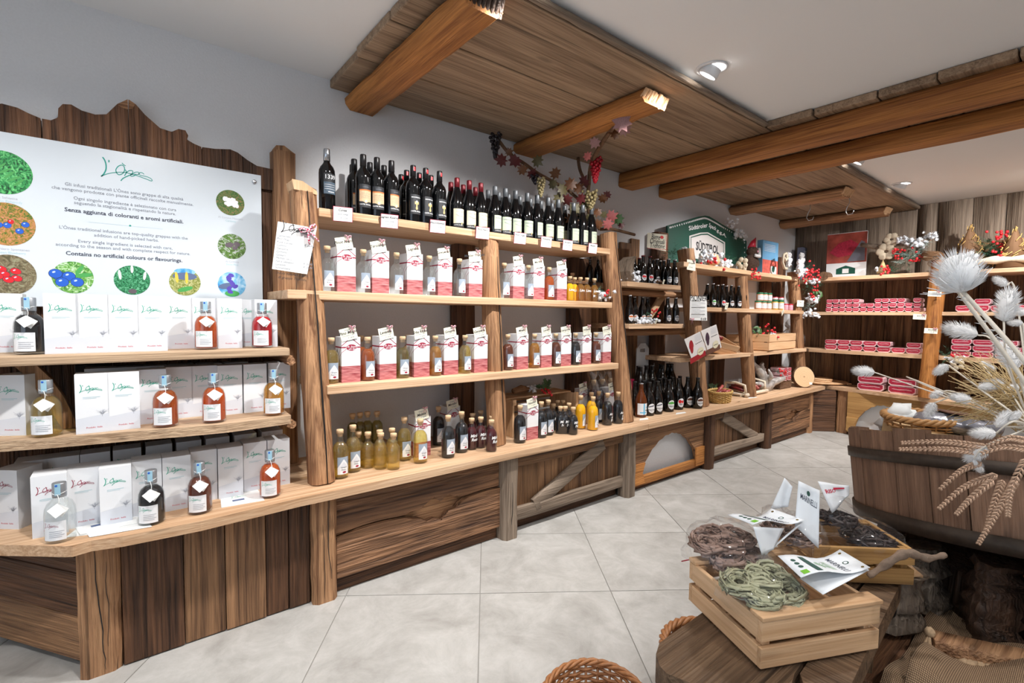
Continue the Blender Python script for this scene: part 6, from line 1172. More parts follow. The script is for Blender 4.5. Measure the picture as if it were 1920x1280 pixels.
# tub
mat('dry_straw', S(150, 122, 84), .9, noise=.4, nscale=60, bump=1)
tub = thing('wooden_tub', 'large round wooden tub with dark iron hoops, tilted on the stump', 'tub', (TC.x, TC.y, .594)); fz = math.atan2(-TC.y, -TC.x)
tub.rotation_mode = 'QUATERNION'; tub.rotation_quaternion = Vector((0, 0, 1)).rotation_difference(TAX)
RB, RTO, HT = .485, .5, .3; rs = random.Random(40); a = 0; cuts = [0]
while a < 2*PI-.12: a += rs.uniform(.1, .27); cuts.append(min(a, 2*PI))
cuts[-1] = 2*PI
for i in range(len(cuts)-1):
    a0, a1 = cuts[i]+.003, cuts[i+1]-.003; n = 4; hh = HT+rs.uniform(-.008, .008); vs = []; of = rs.uniform(-.002, .002)
    for (r0, z) in ((RB+of, 0), (RTO+of, hh), (RTO-.026, hh), (RB-.026, 0)):
        for k in range(n+1): t = a0+(a1-a0)*k/n; vs.append((r0*math.cos(t), r0*math.sin(t), z))
    m = n+1; fs = []
    for q in range(4):
        for k in range(n): fs.append((q*m+k, q*m+k+1, ((q+1) % 4)*m+k+1, ((q+1) % 4)*m+k))
    fs += [(0, m, 2*m, 3*m), (n, 3*m+n, 2*m+n, m+n)]; MB().add(vs, fs).build('stave', 'tub_z', tub)
def hoop(z0, z1, nm): f = lambda z: RB+(RTO-RB)*z/HT+.004; return MB().lathe([(f(z0), z0), (f(z0)+.004, z0), (f(z1)+.004, z1), (f(z1), z1)], 64, cap=False, sm=True).build('hoop', 'iron', tub)
hoop(.2, .234, ''); hoop(.0, .045, ''); MB().lathe([(RB-.03, .03), (0, .03)], 40, cap=False).build('tub_floor', 'tub_x', tub); MB().lathe([(RB-.028, .1), (.3, .135), (0, .14)], 30, cap=False).build('packing_straw', 'dry_straw', tub)
# things lying in the tub
mat('foil_pack', S(150, 150, 158), .25, metal=.5, noise=.5, nscale=30, bump=.6)
fp = thing('vacuum_pack', 'glossy silver vacuum pack sticking out of the tub', 'package', D(1797, 795, 2.1)); fp.rotation_euler = (0, .12, -.9); b = MB(); b.ball((0, 0, 0), .12, 14, 8, sc=(1.0, .6, .3), jit=.07, rnd=random.Random(3)); b.build('pack', 'foil_pack', fp); MB().box(-.06, -.05, .034, .05, .03, .037).build('pack_label', 'brown_print', fp)
MB().box(-.16, -.1, -.17, .14, .1, -.03).build('pack_under', 'kraft', fp)
cw = MB(); r = random.Random(2); q = D(1690, 783, 2.15)
for i in range(7): cw.ball((q.x+r.uniform(-.04, .04), q.y+r.uniform(-.05, .05), q.z+r.uniform(-.03, .015)), .035, 7, 5, jit=.35, rnd=r)
tag(cw.build('tissue_paper', 'paper'), 'crumpled white tissue paper at the left inside the tub', 'tissue paper')
q = D(1727, 800, 2.1); tb = thing('woven_tray', 'edge of a woven tray lying inside the tub', 'tray', q); woven(tb, .11, .09, .03, 1.1, 3, 20, .003, 'wicker')
# ---------------------------------------------------------------- wicker baskets on the floor
bk = thing('wicker_basket', 'reddish wicker basket standing on the floor at the picture bottom', 'basket', (.985, .855, 0), math.radians(40)); woven(bk, .155, .13, .19, 1.18, 18, 26, .0048, 'wicker_red', rim=.0075)
for s_ in (-1, 1): MB().tube([(s_*.01, .138, .17), (s_*.0, .15, .195), (s_*.0, .14, .215)], .014, 8).build('handle_wrap', 'wicker_red', bk) if s_ > 0 else MB().tube([(0, -.138, .17), (0, -.15, .195), (0, -.14, .215)], .014, 8).build('handle_wrap', 'wicker_red', bk)
MB().tube([(0, .145, .19), (0, .16, .18), (0, .15, .165)], .003, 6).build('ring', 'steel', bk); MB().tube([(0, -.145, .19), (0, -.16, .18), (0, -.15, .165)], .003, 6).build('ring', 'steel', bk)
p = atz(1325, 1215, .2); bk2 = thing('wicker_basket', 'wicker basket half hidden under the bench end', 'basket', (p.x, p.y, 0), .2); woven(bk2, .13, .12, .2, 1.1, 14, 22, .005, 'wicker_red', rim=.01)
# ---------------------------------------------------------------- dried flowers over the tub
mat('bunny', S(240, 238, 236), .9, sheen=.4); mat('bunny_stem', S(226, 216, 200), .7); mat('wheat', S(190, 156, 130), .35, metal=.3); mat('teasel', S(236, 236, 236), .8); mat('dry_grass', S(206, 178, 128), .7)
def hairy(L_, R_, n, hair, w, seed, egg=.0):
    r = random.Random(seed); b = MB(); b.ball((0, 0, L_/2), L_/2, 10, 8, sc=(R_/(L_/2), R_/(L_/2), 1))
    for i in range(n):
        t = math.acos(r.uniform(-1, 1)); a = r.uniform(0, 6.28); p = Vector((R_*math.sin(t)*math.cos(a), R_*math.sin(t)*math.sin(a), L_/2-L_/2*math.cos(t)))
        d_ = Vector((math.sin(t)*math.cos(a), math.sin(t)*math.sin(a), -math.cos(t)*.6+.75)).normalized(); h_ = hair*r.uniform(.6, 1.2); s_ = d_.orthogonal().normalized()*w
        b.add([p-s_, p+s_, p+d_*h_], [(0, 1, 2)])
    return b
BUN = hairy(1, .2, 560, .2, .01, 1).mesh('flower_head', 'bunny'); TEA = hairy(1, .42, 700, .24, .01, 2).mesh('flower_head', 'teasel')
def flower(mesh, base, tip, root, name, label, cat, group, via=None, sr=.0016, extra=None):
    base, tip, root = Vector(base), Vector(tip), Vector(root); o = thing(name, label, cat, tuple(root), 0, group); L_ = (tip-base).length
    q = bpy.data.objects.new('flower_head', mesh); C.objects.link(q); q.parent = o; q.matrix_local = T(base-root) @ (tip-base).to_track_quat('Z', 'Y').to_matrix().to_4x4() @ Matrix.Scale(L_, 4)
    pts = [root-root]+[Vector(v)-root for v in (via or [])]+[base-root]; MB().tube(smooth_path(pts, 5), sr, 5).build('stem', 'bunny_stem', o); return o
ROOT = D(1935, 800, 1.35)
sb_ = MB(); r = random.Random(21)
for i in range(26): e = Vector((2.05+r.uniform(-.06, .06), -.2+r.uniform(-.06, .06), .84)); sb_.tube([ROOT+Vector((r.uniform(-.02, .02), r.uniform(-.02, .02), r.uniform(-.02, .02))), ROOT.lerp(e, .5)+Vector((0, 0, .04)), e], .002, 4)
tag(sb_.build('stem_bundle', 'bunny_stem'), 'bundle of dried stems leaning out of the tub beyond the right edge', 'dried stems', None, 'stuff')
BT = [((1640, 698), (1600, 694), 1.55, [(1700, 706), (1790, 748)], 'far left, reaching out over the hams'), ((1778, 684), (1752, 700), 1.45, None, 'pointing down left beside the leaning post'), ((1838, 678), (1863, 693), 1.5, None, 'above the golden grass'), ((1768, 733), (1745, 744), 1.5, [(1800, 738)], 'small, left above the drooping one'), ((1752, 755), (1737, 779), 1.5, [(1758, 738), (1790, 740)], 'drooping towards the tub rim'),
      ((1822, 750), (1782, 742), 1.4, [(1870, 780)], 'level, left of the middle'), ((1834, 727), (1880, 716), 1.4, None, 'level in the middle of the bouquet'), ((1889, 724), (1930, 732), 1.4, None, 'cut by the right edge, level'), ((1850, 768), (1880, 756), 1.45, None, 'short, right of the middle'), ((1868, 800), (1893, 772), 1.3, None, 'fat and upright over the tub'), ((1868, 812), (1820, 812), 1.25, [(1900, 790)], 'large and level in front of the tub rim'),
      ((1893, 788), (1912, 772), 1.3, None, 'small at the right over the tub'), ((1850, 838), (1812, 862), 1.25, [(1860, 830)], 'hanging down over the tub hoop'), ((1826, 860), (1838, 886), 1.25, [(1850, 835)], 'lowest, hanging on the tub side'), ((1833, 628), (1770, 612), 1.35, [(1868, 648)], 'long and level in front of the cured ham'), ((1882, 602), (1893, 543), 1.25, [(1890, 680)], 'tall and upright by the right edge'), ((1888, 535), (1864, 520), 1.4, [(1905, 552)], 'topmost small one by the right edge'), ((1925, 588), (1892, 578), 1.3, None, 'cut by the right edge, upper'), ((1918, 606), (1890, 604), 1.3, None, 'cut by the right edge, below the upright one'), ((1908, 690), (1872, 640), 1.3, None, 'white and wide under the teasel stems')]
for b0, t0, dd, via, lab in BT: flower(BUN, D(*b0, dd), D(*t0, dd+.01), ROOT, 'bunny_tail_grass', 'fluffy white bunny tail grass head, '+lab, 'dried flower', 'white bunny tails', [D(*v, dd) for v in via] if via else None)
def bracts(o, base, L_, n, seed):
    r = random.Random(seed); b = MB()
    for i in range(n): a = 2*PI*i/n; u = Vector((math.cos(a), math.sin(a), .5)); v = Vector((math.cos(a), math.sin(a), 1.2)); b.tube([Vector((0, 0, 0)), u*L_*.5, u*L_*.6+v*L_*.35], [.0016, .0014, .0005], 4)
    return b
for nm, b0, t0, r0, dd in (('larger, upper teasel head', (1806, 548), (1790, 478), (1950, 720), 1.15), ('smaller teasel head below the larger one', (1796, 545), (1768, 522), (1935, 740), 1.2)):
    o = flower(TEA, D(*b0, dd), D(*t0, dd), ROOT, 'teasel', 'white spiky dried teasel, '+nm, 'dried flower', 'white teasels', [D(*r0, dd)], .0036); base = D(*b0, dd); q = bracts(o, base, .045, 9, 1); ax = (D(*t0, dd)-base).to_track_quat('Z', 'Y').to_matrix().to_4x4(); bo = q.build('bracts', 'teasel', o); bo.matrix_local = T(base-Vector(o.location)) @ ax
    st = MB(); rs = random.Random(3); rv = D(*r0, dd)
    for i in range(30): p = base.lerp(rv, i/30)-ROOT; d_ = Vector((rs.uniform(-1, 1), rs.uniform(-1, 1), rs.uniform(-.4, 1))).normalized(); st.tube([p, p+d_*.011], [.0015, .0002], 3)
    st.build('thorns', 'teasel', o)
def wheat(pts, dd, label, L0=0):
    P = smooth_path([D(*p, dd) for p in pts], 8); o = thing('wheat_ear', 'gilded dried wheat ear '+label, 'dried flower', tuple(P[0]), 0, 'gilded wheat ears'); b = MB(); n = len(P); tot = sum((P[i+1]-P[i]).length for i in range(n-1)); k = max(10, int(tot/.006))
    for i in range(k):
        f_ = i/k*(n-1); a = int(f_); p = P[a].lerp(P[min(a+1, n-1)], f_-a)-P[0]; t = (P[min(a+1, n-1)]-P[a]).normalized(); s_ = t.cross((P[0]-Vector((0, 0, H))).normalized()).normalized(); g = .0065*(1-.55*i/k)
        for sg in (-1, 1): b.tube([p, p+(s_*sg*.7+t*.8)*g, p+(s_*sg*.9+t*1.6)*g], [.0012, .0026, .0006], 4)
    b.build('grains', 'wheat', o); MB().tube([p-P[0] for p in P], .0012, 4).build('stalk', 'wheat', o)
for pts, dd, lab in (([(1850, 838), (1770, 828), (1690, 830)], 1.25, 'lying along the upper tub, upper of two'), ([(1850, 850), (1770, 842), (1686, 842)], 1.25, 'lying along the upper tub, lower of two'), ([(1840, 866), (1800, 884), (1762, 918)], 1.25, 'sloping down left across the staves'), ([(1870, 890), (1810, 912), (1760, 954)], 1.22, 'sloping down left below the first'), ([(1862, 900), (1820, 935), (1793, 964)], 1.2, 'short, sloping down left'), ([(1905, 900), (1870, 960), (1834, 1020)], 1.2, 'long, hanging to the lower hoop'), ([(1925, 860), (1895, 920), (1890, 968)], 1.18, 'hanging at the right edge'), ([(1880, 900), (1862, 950), (1850, 990)], 1.22, 'hanging in the middle'), ([(1925, 842), (1880, 838), (1840, 850)], 1.2, 'level at the right over the hoop'), ([(1925, 826), (1890, 822), (1850, 836)], 1.2, 'uppermost at the right')): wheat(pts, dd, lab)
gr = MB(); r = random.Random(16)
for i in range(240):
    e = (r.uniform(1770, 1925), r.uniform(655, 800)); b0 = (1925+r.uniform(-20, 20), 770+r.uniform(-40, 40)); dd = r.uniform(1.38, 1.55); mid = ((e[0]+b0[0])/2, (e[1]+b0[1])/2-r.uniform(0, 18)); gr.tube([D(*b0, dd), D(*mid, dd), D(*e, dd)], [.0012, .001, .0006], 3)
o = tag(gr.build('dry_grass', 'dry_grass'), 'mass of golden dry grass behind the white bunny tails', 'dried grass', None, 'stuff')
# ================================================================ vine garland, hooks and winter decorations
for n, c in (('leaf_wine', (92, 34, 36)), ('leaf_rust', (108, 68, 40)), ('leaf_olive', (98, 90, 58)), ('leaf_pink', (178, 98, 96)), ('leaf_green', (66, 96, 52)), ('leaf_mauve', (150, 112, 112))): mat(n, S(*c), .45, noise=.25, nscale=30)
for n, c, r in (('grape_black', (26, 20, 30), .35), ('grape_red', (156, 14, 32), .2), ('grape_pale', (150, 136, 96), .3)): mat(n, S(*c), r)
mat('needle', S(40, 84, 60), .6); mat('needle_frost', S(150, 176, 168), .7); mat('holly', S(36, 110, 56), .3); mat('burlap_bow', S(196, 182, 160), .9); mat('plush', S(236, 236, 238), .95, noise=.05, nscale=120, bump=.8); mat('twig', S(120, 88, 60), .8)
LEAFP = [(0, -.5), (.08, -.3), (.34, -.36), (.28, -.14), (.5, .0), (.3, .1), (.34, .32), (.14, .24), (0, .55), (-.14, .24), (-.34, .32), (-.3, .1), (-.5, 0), (-.28, -.14), (-.34, -.36), (-.08, -.3)]
def leaf_mesh(m):
    b = MB(); n = len(LEAFP); vs = [(0, 0, .05)]+[(x, y, -.12*abs(x)+.06*math.sin(y*5)) for x, y in LEAFP]; b.add(vs, [(0, i+1, (i+1) % n+1) for i in range(n)], 0, True); return b.mesh('leaf', m)
LM = {m: leaf_mesh(m) for m in ('leaf_wine', 'leaf_rust', 'leaf_olive', 'leaf_pink', 'leaf_green', 'leaf_mauve')}
vr = random.Random(50)
def leaf(par, p, m, size):
    q = bpy.data.objects.new('leaf', LM[m]); C.objects.link(q); q.parent = par; n = (Vector((0, 0, H))-p).normalized()+Vector((vr.uniform(-.6, .6), vr.uniform(-.6, .6), vr.uniform(-.5, .5)))
    q.matrix_local = T(p) @ n.to_track_quat('Z', 'Y').to_matrix().to_4x4() @ RZ(vr.uniform(0, 6.28)) @ Matrix.Scale(size, 4)
def grapes(par, p, m, L_, W_, n, r):
    b = MB()
    for i in range(n): t = i/n; a = i*2.4; w = W_*(1-t)**.7*vr.uniform(.5, 1); b.ball((p.x+w*math.cos(a), p.y+w*math.sin(a), p.z-L_*t), r, 8, 6)
    b.build('grape_bunch', m, par)
gv = thing('vine_garland', 'artificial autumn vine with grapes and red leaves wound over the wine shelf', 'garland')
def VP(x, y, Y): return aty(x, y, Y)
s1 = [VP(934, 262, 2.5), VP(955, 288, 2.48), VP(985, 308, 2.46), VP(1010, 326, 2.46), VP(1045, 345, 2.46), VP(1075, 365, 2.46), VP(1102, 392, 2.45)]
s2 = [VP(1178, 196, 1.8), VP(1158, 228, 1.88), VP(1128, 270, 2.1), VP(1108, 310, 2.3), VP(1104, 345, 2.4), VP(1102, 392, 2.45), VP(1125, 430, 2.42)]; s3 = [VP(1084, 296, 2.55), VP(1088, 320, 2.52), VP(1102, 350, 2.46)]; s4 = [VP(1125, 430, 2.42), VP(1150, 430, 2.38), VP(1190, 440, 2.36)]
for s_, r_ in ((s1, .011), (s2, .014), (s3, .012), (s4, .011)): MB().tube(smooth_path(s_, 5), r_, 7).build('vine_stem', 'bark', gv)
for (x, y, Y, m, s_) in ((940, 300, 2.46, 'leaf_wine', .09), (965, 302, 2.44, 'leaf_wine', .1), (980, 318, 2.44, 'leaf_rust', .08), (998, 326, 2.43, 'leaf_wine', .08), (1008, 302, 2.42, 'leaf_olive', .09), (955, 285, 2.46, 'leaf_rust', .06), (1041, 325, 2.42, 'leaf_rust', .09), (1036, 345, 2.43, 'leaf_olive', .08), (1055, 355, 2.4, 'leaf_olive', .1), (1070, 345, 2.4, 'leaf_rust', .1), (1085, 352, 2.4, 'leaf_rust', .09), (1095, 340, 2.38, 'leaf_wine', .1), (1062, 375, 2.4, 'leaf_wine', .1), (1078, 392, 2.4, 'leaf_olive', .1), (1048, 372, 2.42, 'leaf_olive', .09), (1095, 385, 2.38, 'leaf_olive', .09), (1130, 372, 2.36, 'leaf_rust', .08), (1138, 366, 2.36, 'leaf_wine', .07), (1102, 293, 2.2, 'leaf_pink', .07), (1147, 405, 2.34, 'leaf_pink', .1), (1140, 420, 2.34, 'leaf_pink', .09), (1158, 410, 2.34, 'leaf_green', .1), (1165, 422, 2.34, 'leaf_wine', .06), (1132, 402, 2.36, 'leaf_olive', .06), (1122, 420, 2.36, 'leaf_rust', .08), (1166, 228, 1.8, 'leaf_mauve', .12), (1160, 215, 1.82, 'leaf_mauve', .1), (1180, 198, 1.78, 'leaf_olive', .09), (1170, 242, 1.85, 'leaf_mauve', .09), (1115, 268, 2.1, 'leaf_mauve', .08), (1090, 372, 2.38, 'leaf_wine', .09), (1072, 410, 2.4, 'leaf_rust', .1), (1105, 410, 2.38, 'leaf_olive', .09), (1120, 398, 2.36, 'leaf_rust', .07), (1185, 188, 1.78, 'leaf_rust', .08), (1152, 250, 1.95, 'leaf_rust', .08)): leaf(gv, VP(x, y, Y), m, s_)
grapes(gv, VP(929, 250, 2.5), 'grape_black', .15, .04, 46, .011); grapes(gv, VP(1014, 333, 2.4), 'grape_pale', .12, .035, 36, .01); grapes(gv, VP(1117, 296, 2.25), 'grape_red', .16, .045, 60, .011); grapes(gv, VP(1108, 358, 2.34), 'grape_pale', .12, .06, 44, .011); grapes(gv, VP(1003, 327, 2.42), 'grape_black', .06, .03, 14, .01)
# hooks under the canopy
for i, (x, y) in enumerate(((1519, 396), (1593, 384))):
    p = atz(x, y, 2.33); o = thing('meat_hook', 'steel hook hanging under the plank canopy, %s' % ('nearer the corner log beam left' if i == 0 else 'with a doubled wire, right'), 'hook', tuple(p)); k = 1.0
    MB().tube([(.0, .0, .1), (0, 0, .02), (.0, .02, -.02), (0, .03, -.06), (0, .01, -.09), (0, -.025, -.085), (0, -.035, -.055)], .004, 6).build('hook', 'steel', o)
    if i: MB().tube([(0, 0, .1), (0, .006, .06), (0, 0, .02)], .003, 5).build('wire', 'steel', o)
# --- winter decorations
def pine(b, c, n, L_, seed, flat=1.0, m=0, w=.0016):
    r = random.Random(seed); c = Vector(c)
    for i in range(n):
        d = Vector((r.uniform(-1, 1), r.uniform(-1, 1)*flat, r.uniform(-.6, 1))).normalized(); tw = L_*r.uniform(.5, 1)
        for k in range(14):
            p = c+d*tw*(.2+.8*k/14); e = (d*.6+Vector((r.uniform(-1, 1), r.uniform(-1, 1), r.uniform(-1, 1)))).normalized()*L_*.28; s_ = e.orthogonal().normalized()*w; b.add([p-s_, p+s_, p+e], [(0, 1, 2)], m)
    return b
def dec(name, label, cat, c, parts, group=None):
    """a decoration at c: pine tufts, berries, cotton, each a part"""
    c = Vector(c); o = thing(name, label, cat, tuple(c), 0, group); r = random.Random(int(c.x*997) % 1000+int(c.z*331))
    for pt in parts:
        k = pt[0]; d = Vector(pt[1])
        if k == 'pine': q = pine(MB(), d, pt[3], pt[2], r.random()).build('pine_needles', pt[4] if len(pt) > 4 else 'needle', o); q['kind'] = 'stuff'
        elif k == 'berry':
            b = MB()
            for i in range(pt[3]): b.ball((d.x+r.gauss(0, pt[2]), d.y+r.gauss(0, pt[2]), d.z+r.gauss(0, pt[2])), pt[4] if len(pt) > 4 else .009, 7, 5)
            b.build('berries', 'berry_red', o)
        elif k == 'cotton':
            b = MB()
            for i in range(pt[3]*4):
                q = Vector((d.x+r.gauss(0, pt[2]*.55), d.y+r.gauss(0, pt[2]*.5), d.z+r.gauss(0, pt[2]*.35))); b.ball(tuple(q), pt[2]*r.uniform(.1, .28), 7, 5, jit=.4, rnd=r)
                for k in range(18): e = Vector((r.gauss(0, 1), r.gauss(0, 1), r.gauss(0, 1))).normalized(); s_ = e.orthogonal()*pt[2]*.012; b.add([q-s_, q+s_, q+e*pt[2]*r.uniform(.3, .6)], [(0, 1, 2)])
            b.build('cotton', 'cotton', o)
        elif k == 'wood': MB().tube([d-Vector(pt[2])*.5, d+Vector((0, 0, .01)), d+Vector(pt[2])*.5], [pt[3]*.8, pt[3], pt[3]*.7], 8).build('wood_piece', pt[4], o)
        elif k == 'holly':
            for i in range(pt[3]):
                q = bpy.data.objects.new('holly_leaf', LM['leaf_green']); C.objects.link(q); q.parent = o; q.matrix_local = T(d+Vector((r.gauss(0, pt[2]), r.gauss(0, pt[2]*.5), r.gauss(0, pt[2]*.7)))) @ Vector((-.6+r.uniform(-.5, .5), -1, r.uniform(-.3, .6))).to_track_quat('Z', 'Y').to_matrix().to_4x4() @ RZ(r.uniform(0, 6)) @ Matrix.Diagonal((.035, .07, .05, 1))
        elif k == 'star':
            s = pt[2]; MB().prism([((s if i % 2 == 0 else s*.42)*math.sin(i*PI/5)+d.x, (s if i % 2 == 0 else s*.42)*math.cos(i*PI/5)+d.z) for i in range(10)], d.y-.01, d.y+.01, 'xz').build('star', 'plush', o)
        elif k == 'petals':
            b = MB()
            for i in range(pt[3]): a = 2*PI*i/pt[3]; b.ball((d.x, d.y+pt[2]*.6*math.cos(a), d.z+pt[2]*.6*math.sin(a)), pt[2]*.45, 8, 5, sc=(.35, 1, 1))
            b.build('petals', 'burlap_bow', o)
    return o
cn = lambda x, y, Y: tuple(aty(x, y, Y))
bx = lambda x, y, X: tuple(atx(x, y, X))
dec('holly_pick', 'holly sprig with red berries and a log piece on the open bottle crate', 'decoration', (2.13, 2.46, ZT+.245), [('wood', (-.1, 0, .02), (.14, .02, .0), .024, 'post_x'), ('cotton', (-.01, 0, .025), .045, 5), ('holly', (.09, -.02, .03), .03, 6), ('berry', (.075, -.07, .0), .014, 9)])
dec('cotton_deco', 'cotton tuft with red berries at the end of the upper box shelf', 'decoration', cn(1130, 556, 2.3)[:2]+(1.365,), [('cotton', (0, 0, .045), .05, 9), ('berry', (0, -.04, .06), .012, 7), ('pine', (-.03, .02, .08), .05, 9)])
dec('cotton_deco', 'cotton wool and wood piece beside the upper short shelf bottles', 'decoration', cn(1182, 520, 2.33)[:2]+(1.522,), [('cotton', (.02, 0, .035), .055, 9), ('cotton', (.28, -.03, .02), .03, 4), ('wood', (.3, -.04, .014), (.06, 0, 0), .013, 'bark')])
dec('cotton_deco', 'cotton wool with pine and berries on the lower short shelf', 'decoration', cn(1210, 604, 2.3)[:2]+(1.213,), [('cotton', (-.08, 0, .02), .045, 7), ('cotton', (.05, 0, .03), .045, 7), ('pine', (.06, 0, .06), .06, 9), ('berry', (.12, -.02, .09), .018, 9)])
wv_ = thing('bark_curl', 'curved strip of grey bark standing at the left of the short shelf', 'bark'); MB().prism([(cn(1173, 524, 2.36)[0], 1.522), (cn(1170, 500, 2.36)[0], 1.6), (cn(1173, 480, 2.36)[0], 1.68), (cn(1181, 473, 2.36)[0], 1.715), (cn(1176, 490, 2.36)[0], 1.64), (cn(1178, 524, 2.36)[0], 1.522)], 2.3, 2.42, 'xz').build('bark_strip', 'grey_z', wv_)
dec('pine_deco', 'pine tuft with cotton left of the third post on the top long shelf', 'decoration', cn(1275, 485, 2.42)[:2]+(1.722,), [('pine', (-.05, .03, .08), .14, 16), ('cotton', (.06, -.02, .05), .06, 8), ('cotton', (.0, -.03, .12), .04, 4)])
dec('cotton_deco', 'white cotton and kraft log pieces in front of the green crest sign', 'decoration', cn(1340, 490, 2.4)[:2]+(1.722,), [('cotton', (-.1, .02, .08), .08, 9), ('wood', (.02, .03, .07), (.12, 0, -.02), .06, 'pale_x'), ('cotton', (.1, -.03, .035), .06, 8), ('cotton', (.24, .03, .06), .06, 7), ('berry', (-.1, -.06, .05), .035, 12, .014)])
dec('burlap_bow', 'burlap bow with dark green pine below the right half of the crest sign', 'decoration', cn(1378, 495, 2.38)[:2]+(1.722,), [('pine', (-.05, .05, .1), .14, 16), ('petals', (.08, -.03, .07), .06, 5), ('wood', (.09, -.05, .02), (0, .0, -.1), .02, 'burlap_bow')])
gn = thing('gnome_figure', 'small gnome with dark fur, white scarf and red hat on the long top shelf', 'figurine', cn(1408, 500, 2.38)[:2]+(1.722,)); mat('fur', S(72, 52, 42), .95, noise=.4, nscale=80, bump=1); MB().ball((0, 0, .09), .085, 12, 9, sc=(1, .8, 1.1), jit=.1, rnd=random.Random(1)).build('fur_body', 'fur', gn); MB().ball((.0, -.01, .2), .055, 10, 8, jit=.08, rnd=random.Random(2)).build('head', 'fur', gn); MB().tube([(0, 0, .24), (.03, 0, .3), (.08, 0, .35)], [.04, .025, .004], 9).build('hat', 'lid_red', gn); MB().tube([(-.05, -.06, .16), (0, -.08, .15), (.06, -.05, .17), (.09, -.03, .24)], .016, 7).build('scarf', 'plush', gn); MB().ball((0, -.06, .2), .012, 7, 5).build('nose', 'blush', gn)
dec('berry_sprig', 'hanging red berry sprig below the gnome', 'decoration', cn(1412, 512, 2.28), [('berry', (0, 0, 0), .03, 22), ('berry', (.12, 0, -.02), .02, 10)])
fw = dec('fur_tuft', 'pale fur tuft lying on top of the crest sign edge', 'decoration', cn(1382, 432, 2.52), [('cotton', (.05, 0, -.03), .08, 9), ('cotton', (-.12, 0, .06), .05, 5)])
def pack(px, Y, label, cols, name='gift_bag'):
    P = [aty(x, y, Y) for x, y in px]; x0, x1 = P[0].x, P[1].x; z0, z1 = 1.722, P[0].z; o = thing(name, label, 'package', (x0, Y, z0)); MB().box(0, 0, 0, x1-x0, .06, z1-z0).build('bag', cols[0], o, bevel=.003); d = MB(); w, h = x1-x0, z1-z0
    d.box(.002, -.001, 0, w-.002, -.0003, h*.45, 1); d.box(w*.5, -.0016, h*.02, w*.9, -.0011, h*.28, 0); d.ball((w*.7, -.002, h*.2), w*.1, 8, 5, 2, sc=(1, .05, 1))
    for i in range(5): d.box(w*.1, -.001, h*(.7+.045*i), w*.8, -.0003, h*(.715+.045*i), 3)
    d.build('print', ['white', cols[1], 'bottle_green', 'mist'], o)
mat('winter_blue', S(110, 170, 214), .5, noise=.1, nscale=12); mat('winter_red', S(206, 96, 84), .5, noise=.35, nscale=25); mat('winter_grey', S(110, 116, 140), .5)
pack(((1431, 449), (1460, 455)), 2.42, 'blue and red winter gift bag on the long top shelf', ('winter_blue', 'winter_red')); pack(((1505, 463), (1531, 466)), 2.52, 'grey blue winter gift bag behind the white plush bears', ('winter_grey', 'winter_blue'))
def bear(p, s, label):
    o = thing('plush_bear', label, 'plush toy', p); MB().ball((0, 0, .5*s), .3*s, 10, 8, sc=(1, .8, 1.2)).ball((0, 0, 1.0*s), .24*s, 10, 8).ball((-.17*s, 0, 1.19*s), .08*s, 7, 5).ball((.17*s, 0, 1.19*s), .08*s, 7, 5).ball((-.28*s, -.1*s, .62*s), .11*s, 7, 5, sc=(1, 1, 1.7)).ball((.28*s, -.1*s, .62*s), .11*s, 7, 5, sc=(1, 1, 1.7)).ball((-.16*s, -.08*s, .12*s), .13*s, 7, 5, sc=(1, 1.1, 1.3)).ball((.16*s, -.08*s, .12*s), .13*s, 7, 5, sc=(1, 1.1, 1.3)).build('body', 'plush', o)
    b = MB()
    for e in ((-.08, 1.05), (.08, 1.05), (0, .95)): b.ball((e[0]*s-.08*s, -.22*s, e[1]*s), .025*s, 6, 4)
    b.build('face', 'black', o)
q = cn(1490, 520, 2.33); bear((q[0]+.0, 2.4, 1.84), .13, 'white plush bear, left of the upper two in the corner garland'); q2 = cn(1503, 480, 2.38); bear((q2[0], 2.38, 1.86), .13, 'white plush bear, right of the upper two in the corner garland'); q3 = cn(1495, 505, 2.3); bear((q3[0], 2.28, 1.75), .13, 'white plush bear, lowest in the corner garland')
dec('corner_garland', 'snowy pine garland with berries, heart and star on the corner post', 'garland', (5.95, 2.27, 1.72), [('pine', (0, .05, .05), .2, 22), ('pine', (.15, 0, -.12), .16, 18), ('pine', (.12, 0, -.32), .14, 14, 'needle_frost'), ('berry', (-.08, -.05, .02), .045, 30, .012), ('berry', (.06, -.06, .06), .035, 20, .012), ('berry', (.2, -.05, -.06), .03, 12, .013), ('berry', (.04, -.06, -.2), .025, 10, .012), ('cotton', (.12, -.04, -.03), .05, 7), ('cotton', (.1, -.04, -.24), .06, 8), ('cotton', (-.2, -.03, .06), .05, 7), ('star', (-.27, -.06, .05), .075), ('holly', (.28, -.05, -.2), .05, 8), ('cotton', (.1, -.03, -.4), .06, 8)])
hb = thing('wire_heart', 'white curled heart ornament left of the plush bears', 'ornament', tuple(aty(1471, 492, 2.3))); MB().tube([(.06, 0, -.06), (.0, 0, -.06), (-.05, 0, 0), (-.03, 0, .08), (.03, 0, .1), (.06, 0, .05), (.02, 0, .02), (0, 0, .05)], .014, 7).build('curl', 'burlap_bow', hb)
lg_ = tag(MB().lathe([(0, -.06), (.05, -.06), (.052, .06), (0, .06)], 12, X=T(atx(1548, 518, 6.28)) @ RY(PI/2), sm=False).build('log_piece', 'bark'), 'small round log piece beside the meat poster', 'log')
